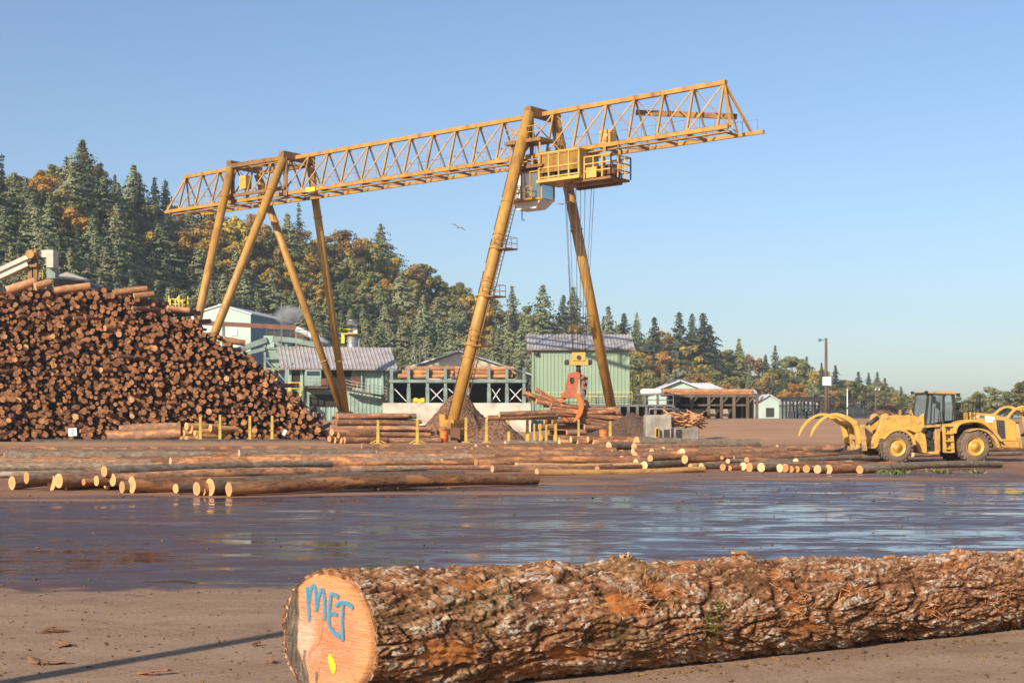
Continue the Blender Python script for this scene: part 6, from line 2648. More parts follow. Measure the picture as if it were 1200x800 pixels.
def loader(root):
    # wheels
    for (cx, cy, rp) in ((513, 402, 81), (930, 413, 85)):
        for side in (-1, 1):
            R = rp / 4.444 * PXM
            yc = side * 1.18
            x, z = LX(cx), R - .02
            wroot = MB()
            n_ = 40
            prof = [(-.36, .60), (-.37, .80), (-.33, .94), (-.2, .985), (.2, .985), (.33, .94), (.37, .80), (.36, .60)]
            vs = []
            for k in range(n_):
                a = 2 * pi * k / n_
                for (yy, q) in prof:
                    vs.append((x + cos(a) * R * q, yc + yy, z + sin(a) * R * q))
            m_ = len(prof)
            fs = [(k * m_ + i, ((k + 1) % n_) * m_ + i, ((k + 1) % n_) * m_ + i + 1, k * m_ + i + 1) for k in range(n_) for i in range(m_ - 1)]
            wroot.add(vs, fs, 0, True)
            for k in range(24):
                a = 2 * pi * k / 24
                for s in (-1, 1):
                    aa = a + (.13 if s > 0 else 0)
                    c = V(x + cos(aa) * R * .975, yc + s * .19, z + sin(aa) * R * .975)
                    wroot.box(c, (.10, .34, .11), rot=Matrix.Rotation(-aa, 3, 'Y') @ Matrix.Rotation(s * .5, 3, 'X'))
            w_ = fix_normals(wroot.build('tyre', M['tyre'], root))
            w_.name = 'wheel'
            mb = MB()
            f_ = side
            pr = [(.30, .60), (.36, .565), (.24, .53), (.20, .36), (.27, .33), (.29, .2), (.33, .18), (.33, 0.001)]
            vs = []
            for k in range(32):
                a = 2 * pi * k / 32
                for yy, q in pr:
                    vs.append((x + cos(a) * R * q, yc + f_ * yy, z + sin(a) * R * q))
            m2 = len(pr)
            fs = [(k * m2 + i, ((k + 1) % 32) * m2 + i, ((k + 1) % 32) * m2 + i + 1, k * m2 + i + 1) for k in range(32) for i in range(m2 - 1)]
            mb.add(vs, fs, 0, True)
            fix_normals(mb.build('rim', M['cat'], w_))
            mb = MB()
            for k in range(12):
                a = 2 * pi * k / 12
                c = V(x + cos(a) * R * .27, yc + f_ * .30, z + sin(a) * R * .27)
                mb.tube([c, c + V(0, f_ * .05, 0)], .022, 6)
            mb.build('wheel_bolt', M['cat2'], w_)
    # axles
    mb = MB()
    for cx in (513, 930):
        mb.tube([(LX(cx), -1.0, .85), (LX(cx), 1.0, .85)], .22, 12)
        mb.box((LX(cx), 0, .9), (.7, .8, .6))
    mb.build('axle', M['cat2'], root)
    # rear frame, engine hood and counterweight
    hood = KP([(522, 283), (600, 290), (700, 300), (780, 318), (840, 336), (897, 362), (908, 515), (745, 515), (715, 455), (660, 405), (600, 375), (522, 362)])
    h = prism(hood, -.95, .95, 'engine_hood', M['cat'], root, .05)
    gq = KP([(733, 345), (800, 350), (810, 495), (750, 495)])
    mb = MB()
    for s in (-1, 1):
        mb.prism(gq, s * .955 if s > 0 else -.965, s * .965 if s > 0 else -.955)
    g_ = mb.build('grille', M['dark'], h)
    for s in (-1, 1):
        mb = MB()
        for i in range(9):
            t = i / 8
            a, b = KP([(736 + 14 * t, 352 + 140 * t), (800 + 9 * t, 355 + 136 * t)])
            mb.beam((a[0], s * .972, a[1]), (b[0], s * .972, b[1]), .02, .03)
        mb.build('louvre', M['steel'], g_)
    # decal band with the maker's letters
    mb = MB()
    for s in (-1, 1):
        y0, y1 = (.953, .960) if s > 0 else (-.960, -.953)
        mb.prism(KP([(596, 308), (640, 313), (640, 335), (596, 332)]), y0, y1)
    mb.build('dark_decal', M['greydecal'], h)
    mb = MB()
    for s in (-1, 1):
        y0, y1 = (.953, .960) if s > 0 else (-.960, -.953)
        mb.prism(KP([(642, 313), (720, 322), (720, 346), (642, 338)]), y0, y1)
        mb.prism(KP([(645, 343), (708, 350), (706, 367), (645, 361)]), y0, y1)
    mb.build('white_decal', M['whitedecal'], h)
    c = KP([(567, 322)])[0]
    text_mesh('CAT', .235, 'lettering', M['whitedecal'], h, (c[0], -.962, c[1]), (pi / 2, 0, 0), .004)
    for s, sg_ in ((-1, 1),):
        tri = KP([(560, 336), (567, 325), (575, 337)])
    prism(KP([(748, 516), (905, 516), (908, 566), (755, 562)]), -1.25, 1.25, 'counterweight', M['cat'], root, .05)
    prism(KP([(905, 360), (930, 365), (932, 500), (908, 515)]), -.85, .85, 'radiator_guard', M['dark'], root, .02)
    prism(KP([(880, 372), (905, 378), (930, 520), (935, 570), (905, 566)]), -1.15, -.98, 'rear_bumper_plate', M['cat2'], root, .02)
    # fenders
    for side in (-1, 1):
        y0, y1 = (-1.60, -.80) if side < 0 else (.80, 1.60)
        o1 = KP(spline([(346, 452), (352, 405), (385, 365), (440, 348), (520, 345), (600, 362), (660, 405), (712, 462), (748, 516)], 6))
        i1 = KP(spline([(374, 452), (380, 418), (405, 385), (450, 370), (520, 364), (585, 378), (640, 418), (690, 470), (728, 516)], 6))
        curved_band(o1, i1, y0, y1, 'fender', M['cat'], root, .02)
        o2 = KP(spline([(455, 437), (500, 418), (560, 412), (620, 428), (670, 462), (705, 505), (728, 560)], 6))
        i2 = KP(spline([(475, 440), (515, 428), (560, 424), (608, 440), (650, 475), (682, 515), (702, 565)], 6))
        curved_band(o2, i2, -1.62 if side < 0 else .95, -.95 if side < 0 else 1.62, 'mudguard', M['cat2'], root, .02)
    # rear chassis
    prism(KP([(350, 450), (520, 375), (760, 515), (760, 560), (400, 600), (350, 600)]), -.62, .62, 'rear_frame', M['dark'], root, .02)
    # centre section
    prism(KP([(98, 440), (120, 425), (160, 440), (175, 520), (180, 610), (105, 600), (70, 500)]), -.9, .9, 'articulation_frame', M['cat'], root, .04)
    prism(KP([(178, 400), (270, 395), (272, 605), (182, 612)]), -.75, .75, 'service_bay', M['dark'], root, .02)
    mb = MB()
    for i, (a, b, rr_) in enumerate(((140, 435, .09), (185, 470, .12), (210, 520, .1), (195, 440, .1), (215, 560, .12), (190, 545, .1), (210, 590, .09))):
        x, z = KP([(a, b)])[0]
        mb.tube([(x, -1.0, z), (x, -.7, z)], rr_, 10)
        mb.box((x + .1, -.85, z + .1), (.25, .25, .14))
    mb.build('hydraulic_valve', M['rubber'], root)
    prism(KP([(186, 595), (262, 590), (262, 612), (186, 614)]), -1.15, -.7, 'step_bracket', M['cat'], root, .02)
    prism(KP([(228, 395), (270, 395), (272, 595), (232, 600)]), -1.12, -.75, 'tank_cover', M['cat2'], root, .03)
    # ladder
    mb = MB()
    for a in (282, 346):
        p, q = KP([(a, 385), (a + 2, 600)])
        mb.beam((p[0], -1.35, p[1]), (q[0], -1.5, q[1]), .07, .16)
    for b in (393, 452, 510, 570, 596):
        p, q = KP([(284, b), (346, b)])
        mb.box(((p[0] + q[0]) / 2, -1.42, p[1]), (q[0] - p[0], .3, .07))
    mb.build('ladder', M['cat'], root)
    prism(KP([(284, 395), (346, 395), (348, 600), (286, 600)]), -1.22, -1.15, 'ladder_back', M['cat2'], root, .01)
    prism(KP([(150, 388), (525, 362), (525, 378), (150, 408)]), -1.3, 1.3, 'platform', M['cat2'], root, .02)
    # cab
    cabp = KP([(160, 396), (186, 138), (388, 138), (412, 345), (400, 392)])
    mb = MB()
    yb_ = .82
    x0, x1, x2, x3 = cabp[0][0], cabp[1][0], cabp[2][0], cabp[3][0]
    zb_, zt_ = cabp[0][1], cabp[1][1]
    zr_ = cabp[3][1]
    for s in (-1, 1):
        mb.beam((x0 + .02, s * yb_, zb_), (x1 + .02, s * yb_, zt_), .09)
        mb.beam((x2, s * yb_, zt_), (x3, s * yb_, zr_), .15)
        mid = KP([(314, 138), (310, 385)])
        mb.beam((mid[0][0], s * yb_, mid[0][1]), (mid[1][0], s * yb_, mid[1][1]), .09)
        fr_ = KP([(222, 140), (205, 385)])
        mb.beam((fr_[0][0], s * yb_, fr_[0][1]), (fr_[1][0], s * yb_, fr_[1][1]), .05)
        mb.beam((x0, s * yb_, zb_ + .05), (x3, s * yb_, zb_ + .1), .1)
    mb.beam((x0, -yb_, zb_), (x0, yb_, zb_), .1)
    mb.beam((x1, -yb_, zt_), (x1, yb_, zt_), .1)
    cb = mb.build('cab', M['dark'], root)
    rf = prism(KP([(176, 124), (400, 122), (420, 130), (420, 146), (182, 142)]), -.95, .95, 'cab_roof', M['cat2'], cb, .04)
    for s in (-1, 1):
        q = MB()
        q.add([(x0 + .06, s * (yb_ - .01), zb_ + .1), (x3 - .08, s * (yb_ - .01), zr_), (x2 - .06, s * (yb_ - .01), zt_), (x1 + .06, s * (yb_ - .01), zt_),
               (x0 + .06, s * (yb_ - .03), zb_ + .1), (x3 - .08, s * (yb_ - .03), zr_), (x2 - .06, s * (yb_ - .03), zt_), (x1 + .06, s * (yb_ - .03), zt_)],
              [(0, 1, 2, 3), (7, 6, 5, 4), (0, 4, 5, 1), (1, 5, 6, 2), (2, 6, 7, 3), (3, 7, 4, 0)])
        fix_normals(q.build('window', M['glass'], cb))
    q = MB()
    q.add([(x0, -yb_ + .05, zb_ + .08), (x0, yb_ - .05, zb_ + .08), (x1, yb_ - .05, zt_), (x1, -yb_ + .05, zt_),
           (x0 + .02, -yb_ + .05, zb_ + .08), (x0 + .02, yb_ - .05, zb_ + .08), (x1 + .02, yb_ - .05, zt_), (x1 + .02, -yb_ + .05, zt_)],
          [(0, 1, 2, 3), (7, 6, 5, 4), (0, 4, 5, 1), (1, 5, 6, 2), (2, 6, 7, 3), (3, 7, 4, 0)])
    fix_normals(q.build('windscreen', M['glass'], cb))
    # seat and console inside
    prism(KP([(325, 395), (385, 395), (385, 270), (360, 265), (350, 340), (325, 345)]), -.3, .3, 'seat', M['rubber'], cb, .03)
    mb = MB()
    a, b = KP([(240, 395), (262, 330)])
    mb.beam((a[0], 0, a[1]), (b[0], 0, b[1]), .1)
    mb.tube([(b[0], -.2, b[1]), (b[0] + .05, 0, b[1] + .06), (b[0], .2, b[1])], .03, 8)
    mb.build('steering_column', M['rubber'], cb)
    # mirrors and lamps
    mb = MB()
    for s in (-1, 1):
        p = KP([(165, 130), (214, 190), (425, 150)])
        mb.box((p[0][0], s * .95, p[0][1]), (.15, .12, .14))
        mb.beam((x1, s * .85, zt_), (p[1][0], s * 1.25, p[1][1] + .3), .03)
        mb.box((p[1][0], s * 1.25, p[1][1]), (.08, .2, .36))
        mb.box((p[2][0], s * .95, p[2][1]), (.16, .16, .16))
        mb.beam((x2, s * .9, zt_), (p[2][0], s * .95, p[2][1]), .05)
    mb.build('lamp_and_mirror', M['rubber'], cb)
    # handrails
    def kr(pts, y):
        pp = KP(pts)
        mb = MB()
        mb.tube([(a, y, b) for a, b in pp], .024, 6)
        mb.build('handrail', M['rubber'], root)
    kr([(205, 385), (210, 250), (240, 235), (258, 300), (262, 392)], -1.33)
    kr([(355, 345), (358, 255), (400, 225), (470, 205), (520, 206), (520, 345)], -1.33)
    kr([(358, 300), (520, 275)], -1.33)
    kr([(440, 215), (440, 345)], -1.33)
    kr([(485, 206), (485, 345)], -1.33)
    kr([(400, 225), (520, 206), (540, 206), (540, 285)], 1.2)
    kr([(46, 395), (46, 295)], -.9)
    kr([(60, 320), (60, 250)], -.4)
    # exhaust and precleaner
    mb = MB()
    a, b = KP([(633, 285), (636, 145)])
    mb.tube([(a[0], -.25, a[1] - .2), (a[0], -.25, a[1] + .2)], .15, 14)
    mb.tube([(a[0], -.25, a[1] + .2), (b[0], -.25, b[1])], .105, 14)
    mb.build('exhaust_pipe', M['rubber'], root)
    mb = MB()
    a, b = KP([(482, 300), (482, 225)])
    mb.tube([(a[0], .1, a[1]), (b[0], .1, b[1] - .2)], .1, 12)
    mb.tube([(b[0], .1, b[1] - .2), (b[0], .1, b[1] + .1)], [.16, .22], 14)
    mb.build('air_intake', M['greydecal'], root)
    mb = MB()
    a = KP([(430, 320)])[0]
    mb.box((a[0], .1, a[1] - .05), (.5, .8, .7))
    mb.build('air_filter_box', M['steel'], root)
    # front frame and lift arms
    prism(LP([(430, 400), (470, 330), (560, 305), (640, 300), (660, 360), (640, 440), (470, 440)]), -.55, .55, 'front_frame', M['cat2'], root, .03)
    for s in (-1, 1):
        y0, y1 = (-.92, -.62) if s < 0 else (.62, .92)
        prism(LP([(372, 425), (392, 395), (425, 345), (443, 285), (455, 248), (478, 240), (505, 262), (560, 252), (612, 248), (655, 262), (680, 240), (682, 330), (640, 345), (598, 330), (545, 330), (490, 345), (455, 385), (420, 425)]),
              y0, y1, 'lift_arm', M['cat'], root, .04)
        mb = MB()
        p = LP([(612, 262)])[0]
        mb.box((p[0], (y0 + y1) / 2, p[1] + .25), (.1, .1, .3))
        for a, b in ((478, 262), (650, 285), (395, 402)):
            p = LP([(a, b)])[0]
            mb.tube([(p[0], y0 - .04, p[1]), (p[0], y1 + .04, p[1])], .1, 12)
        mb.build('pivot_pin', M['cat2'], root)
        o_ = LP(spline([(432, 372), (470, 335), (515, 322), (560, 330), (598, 360), (612, 405)], 6))
        i_ = LP(spline([(445, 378), (478, 345), (515, 333), (553, 341), (584, 368), (596, 405)], 6))
        curved_band(o_, i_, -1.6 if s < 0 else .85, -.85 if s < 0 else 1.6, 'front_mudguard', M['cat'], root, .02)
    mb = MB()
    p, q = LP([(462, 262), (345, 345)])
    mb.tube([(p[0], -.1, p[1]), ((p[0] + q[0]) / 2, -.1, (p[1] + q[1]) / 2)], .12, 12)
    mb.tube([((p[0] + q[0]) / 2, -.1, (p[1] + q[1]) / 2), (q[0], -.1, q[1])], .07, 12)
    p, q = LP([(560, 395), (500, 330)])
    mb.build('hydraulic_cylinder', M['dark'], root)
    for s in (-.75, .75):
        mb = MB()
        mb.tube([(p[0], s, p[1]), (q[0], s, q[1])], .1, 12)
        mb.build('hydraulic_cylinder', M['dark'], root)
    # fork carriage
    mb = MB()
    for y in (-1.35, -.45, .45, 1.35):
        a, b = LP([(330, 300), (345, 435)])
        mb.beam((a[0], y, a[1]), (b[0], y, b[1]), .16, .24)
    for c_ in ((338, 310), (343, 370), (346, 425)):
        p = LP([c_])[0]
        mb.beam((p[0], -1.45, p[1]), (p[0], 1.45, p[1]), .2, .2)
    a, b = LP([(350, 330), (400, 400)])
    for y in (-.7, .7):
        mb.prism(LP([(335, 320), (395, 300), (410, 340), (390, 400), (345, 430)]), y - .06, y + .06)
    fc = bevel(mb.build('fork_carriage', M['cat2'], root), .02, 1)
    mb = MB()
    for y in (-1.2, 1.2):
        o_ = LP(spline([(335, 430), (310, 442), (250, 446), (130, 440)], 5))
        i_ = LP(spline([(335, 415), (310, 428), (250, 438), (130, 437)], 5))
        curved_band(o_, i_, y - .1, y + .1, 'fork', M['dark'], fc, .01)
    tn_o = [(345, 395), (318, 300), (292, 270), (245, 248), (190, 240), (130, 264), (85, 312), (66, 362)]
    tn_i = [(318, 400), (300, 322), (276, 291), (234, 267), (187, 254), (137, 275), (96, 317), (70, 360)]
    for y in (-1.05, 1.05):
        curved_band(LP(spline(tn_o, 7)), LP(spline(tn_i, 7)), y - .11, y + .11, 'top_clamp_tine', M['cat_pale'], root, .04)
    mb = MB()
    p = LP([(300, 290)])[0]
    mb.beam((p[0], -1.2, p[1]), (p[0], 1.2, p[1]), .2, .2)
    p = LP([(250, 262)])[0]
    mb.beam((p[0], -1.1, p[1]), (p[0], 1.1, p[1]), .12, .12)
    mb.build('clamp_crossbar', M['cat_pale'], root)


M['cat_pale'] = simple('dusty_loader_yellow', (.62, .38, .085), (.52, .29, .06), 1.0, .5)
YLd = 73.0
ld = empty('wheel_loader', 'yellow wheel loader with curved log clamp raised, facing left beside the log rows', 'wheel loader', ((1093 - 600) / FPX * YLd, YLd + 1.2, 0.0), radians(5))
loader(ld)
l2 = copy_tree(ld)
Y2 = 92
l2.location = ((1170 - 600) / FPX * Y2 + 6.7, Y2 + 2, .55)
l2.rotation_euler = (0, 0, radians(8))
l2['label'] = 'second yellow loader behind the first, only its raised clamp showing at the right edge'

# ------------------------------------------------------------------ gulls
for i, (px, py, sp, tilt, lab) in enumerate(((537, 267, .55, .35, 'small grey gull gliding left of the front crane leg'), (659.5, 239.5, .6, -.25, 'small grey gull gliding beside the hoist cables'))):
    p = at(px, py, 105)
    root = empty('gull', lab, 'bird', p, .5)
    root.rotation_euler = (0, tilt, .4)
    mb = MB()
    mb.tube([(0, -.22, 0), (0, -.1, .02), (0, .08, .02), (0, .25, 0)], [.01, .055, .06, .015], 10)
    vs = []
    for s in (-1, 1):
        for (x, y0, y1, z) in ((0, .08, -.08, .03), (sp * .5, .12, -.05, .13), (sp, .02, -.05, .06)):
            vs += [(s * x, y0, z + .012), (s * x, y1, z + .012), (s * x, y0 * .9, z - .012), (s * x, y1 * .9, z - .012)]
    fs = []
    for b in (0, 12):
        for i_ in (0, 4):
            o_ = b + i_
            fs += [(o_, o_ + 1, o_ + 5, o_ + 4), (o_ + 3, o_ + 2, o_ + 6, o_ + 7), (o_, o_ + 4, o_ + 6, o_ + 2), (o_ + 1, o_ + 3, o_ + 7, o_ + 5)]
        fs.append((b + 8, b + 9, b + 11, b + 10))
    mb.add(vs, fs)
    fix_normals(mb.build('body', M['gull'], root))
# ------------------------------------------------------------------ the large log in front
FP0 = V((383 - 600) / FPX * 11.45, 11.45, 0)
FP1 = V((1200 - 600) / FPX * 15.5, 15.5, 0)
fd = (FP1 - FP0).normalized()
FL = 10.6
SHEAR = .36


def frad(x):
    return .515 - .0148 * x


def bark_front():
    m, nt, b, out = newmat('rugged_fir_bark')
    v = coords(nt, 'Object')
    vs_ = coords(nt, 'Object', (.45, 1, 1))
    pa = nd(nt, 'ShaderNodeAttribute', attribute_name='plate')
    pe = nd(nt, 'ShaderNodeAttribute', attribute_name='peel')
    f1 = nz(nt, vs_, 9.0, 8, .68)
    f2 = nz(nt, vs_, 32.0, 6, .65)
    f3 = nz(nt, vs_, 4.2, 7, .7)
    f4 = nz(nt, v, 1.1, 4, .55)
    vo = nd(nt, 'ShaderNodeTexVoronoi')
    vo.inputs['Scale'].default_value = 30.0
    wv = nd(nt, 'ShaderNodeVectorMath', operation='ADD')
    nn = nd(nt, 'ShaderNodeTexNoise')
    nn.inputs['Scale'].default_value = 14.0
    nn.inputs['Detail'].default_value = 3.0
    nt.links.new(v, nn.inputs['Vector'])
    wsc = nd(nt, 'ShaderNodeVectorMath', operation='SCALE')
    wsc.inputs['Scale'].default_value = .06
    nt.links.new(nn.outputs['Color'], wsc.inputs[0])
    nt.links.new(coords(nt, 'Object', (.55, 1, 1)), wv.inputs[0])
    nt.links.new(wsc.outputs[0], wv.inputs[1])
    nt.links.new(wv.outputs[0], vo.inputs['Vector'])
    sepc = nd(nt, 'ShaderNodeSeparateColor')
    nt.links.new(vo.outputs['Color'], sepc.inputs[0])
    cell, cell2 = sepc.outputs[0], sepc.outputs[1]
    mixn = mth(nt, 'ADD', mth(nt, 'MULTIPLY', f1, .65), mth(nt, 'MULTIPLY', cell, .35))
    brown = ramp(nt, mixn, [(.26, (.10, .043, .022)), (.46, (.27, .122, .055)), (.60, (.39, .19, .092)), (.74, (.46, .265, .145))])
    furrow = ramp(nt, pa.outputs['Fac'], [(.18, 1.0), (.42, 0.0)])
    col = mixc(nt, mth(nt, 'MULTIPLY', furrow, .7), brown, (.07, .032, .017))
    grey = ramp(nt, mth(nt, 'ADD', mth(nt, 'MULTIPLY', f2, .6), mth(nt, 'MULTIPLY', cell2, .4)), [(.34, (.22, .165, .115)), (.54, (.39, .33, .255)), (.76, (.62, .57, .485))])
    gsel = mth(nt, 'ADD', mth(nt, 'MULTIPLY', f3, .75), mth(nt, 'MULTIPLY', cell, .25))
    up = ramp(nt, pa.outputs['Fac'], [(.36, 0.0), (.56, 1.0)])
    gm = mth(nt, 'MULTIPLY', up, ramp(nt, gsel, [(.495, 0.0), (.585, .88)]))
    col = mixc(nt, gm, col, grey)
    moss = mth(nt, 'MULTIPLY', ramp(nt, f4, [(.56, 0.0), (.68, .8)]), ramp(nt, f2, [(.42, .1), (.58, 1.0)]))
    col = mixc(nt, mth(nt, 'MULTIPLY', moss, .7), col, (.12, .105, .04))
    # scraped patches
    orange = ramp(nt, f1, [(.30, (.17, .055, .018)), (.52, (.36, .13, .038)), (.78, (.56, .28, .10))])
    col = mixc(nt, pe.outputs['Fac'], col, orange)
    nt.links.new(col, b.inputs['Base Color'])
    b.inputs['Roughness'].default_value = .92
    b.inputs['Specular IOR Level'].default_value = .15
    h = mth(nt, 'ADD', f2, mth(nt, 'MULTIPLY', nz(nt, vs_, 110.0, 4, .6), .45))
    h = mth(nt, 'ADD', h, mth(nt, 'MULTIPLY', cell, .5))
    bump(nt, b, h, .65, .022)
    return m


M['front_bark'] = bark_front()


def end_front():
    m, nt, b, out = newmat('sawn_fir_end')
    v = coords(nt, 'Object', (0, 1, 1))
    sep = nd(nt, 'ShaderNodeSeparateXYZ')
    nt.links.new(v, sep.inputs[0])
    y, z = sep.outputs[1], sep.outputs[2]
    ln = nd(nt, 'ShaderNodeVectorMath', operation='LENGTH')
    nt.links.new(v, ln.inputs[0])
    f = nz(nt, v, 5.0, 5, .6)
    rad = mth(nt, 'ADD', ln.outputs['Value'], mth(nt, 'MULTIPLY', mth(nt, 'SUBTRACT', f, .5), .10))
    base = ramp(nt, rad, [(.0, (.43, .17, .085)), (.26, (.45, .19, .095)), (.40, (.52, .255, .115)), (.475, (.48, .235, .085)), (.51, (.34, .145, .05))])
    # fine wavering saw marks
    sw = nz(nt, coords(nt, 'Object', (0, 2.0, 14)), 3.0, 6, .7, .8)
    base = mixc(nt, ramp(nt, sw, [(.45, 0.0), (.62, .55)]), base, (.58, .32, .20))
    sw2 = nz(nt, coords(nt, 'Object', (0, 3.0, 30)), 2.0, 5, .6)
    base = mixc(nt, ramp(nt, sw2, [(.55, 0.0), (.68, .5)]), base, (.33, .115, .05))
    # pale wood left of the pith
    pw = nz(nt, v, 3.0, 4, .5)
    msk = mth(nt, 'MULTIPLY', ramp(nt, mth(nt, 'ADD', y, mth(nt, 'MULTIPLY', pw, .3)), [(.20, 0.0), (.30, .8)]), ramp(nt, mth(nt, 'ABSOLUTE', mth(nt, 'ADD', z, .02)), [(.10, 1.0), (.22, 0.0)]))
    base = mixc(nt, msk, base, (.60, .40, .29))
    ang = mth(nt, 'ARCTAN2', z, y)
    cn = nd(nt, 'ShaderNodeCombineXYZ')
    nt.links.new(mth(nt, 'MULTIPLY', ang, 3.2), cn.inputs[0])
    nt.links.new(mth(nt, 'MULTIPLY', ln.outputs['Value'], 1.4), cn.inputs[1])
    crk = mth(nt, 'ABSOLUTE', mth(nt, 'SUBTRACT', nz(nt, cn.outputs[0], 2.6, 4, .55), .5))
    crm = mth(nt, 'MULTIPLY', ramp(nt, crk, [(.004, 1.0), (.016, 0.0)]), ramp(nt, nz(nt, v, 4.5, 3), [(.48, 0.0), (.6, .8)]))
    base = mixc(nt, crm, base, (.22, .08, .035))
    ring_ = mth(nt, 'SINE', mth(nt, 'MULTIPLY', rad, 260.0))
    base = mixc(nt, mth(nt, 'MULTIPLY_ADD', ring_, .12, .12), base, (.42, .16, .07))
    smear = nz(nt, v, 7.0, 6, .7)
    base = mixc(nt, ramp(nt, smear, [(.50, 0.0), (.72, .55)]), base, (.44, .19, .09))
    # weathered grey hinge wood on the far edge
    edge = mth(nt, 'ADD', y, mth(nt, 'MULTIPLY', mth(nt, 'SUBTRACT', nz(nt, v, 9.0, 4), .5), .05))
    low = mth(nt, 'MULTIPLY', ramp(nt, mth(nt, 'MULTIPLY', z, -1.0), [(.12, 0.0), (.40, .14)]), 1.0)
    em = ramp(nt, mth(nt, 'ADD', edge, low), [(.300, 0.0), (.325, 1.0)])
    greyw = ramp(nt, nz(nt, coords(nt, 'Object', (0, 5, 1.2)), 6.0, 7, .75), [(.36, (.03, .024, .02)), (.50, (.10, .075, .055)), (.60, (.17, .13, .095)), (.70, (.30, .25, .20))])
    base = mixc(nt, em, base, greyw)
    nt.links.new(base, b.inputs['Base Color'])
    b.inputs['Roughness'].default_value = .8
    b.inputs['Specular IOR Level'].default_value = .2
    bump(nt, b, mth(nt, 'ADD', sw, sw2), .8, .02)
    return m


M['front_end'] = end_front()


def spray(name, c, c2):
    m, nt, b, out = newmat(name)
    v = coords(nt, 'Object')
    f = nz(nt, v, 26.0, 6, .7)
    nt.links.new(ramp(nt, f, [(.35, c), (.65, c2)]), b.inputs['Base Color'])
    b.inputs['Roughness'].default_value = .75
    at_ = nd(nt, 'ShaderNodeAttribute', attribute_name='cover')
    a = mth(nt, 'MULTIPLY', at_.outputs['Fac'], ramp(nt, f, [(.25, .45), (.55, .95)]))
    nt.links.new(a, b.inputs['Alpha'])
    return m


M['blue_spray'] = spray('blue_spray_paint', (.03, .19, .31), (.045, .24, .36))
M['red_spray'] = spray('faded_red_crayon', (.62, .16, .07), (.68, .24, .12))
M['yellow_spray'] = spray('yellow_spray_paint', (.85, .50, .01), (.9, .58, .02))
M['grey_stain'] = spray('grey_weather_stain', (.16, .15, .12), (.10, .09, .07))


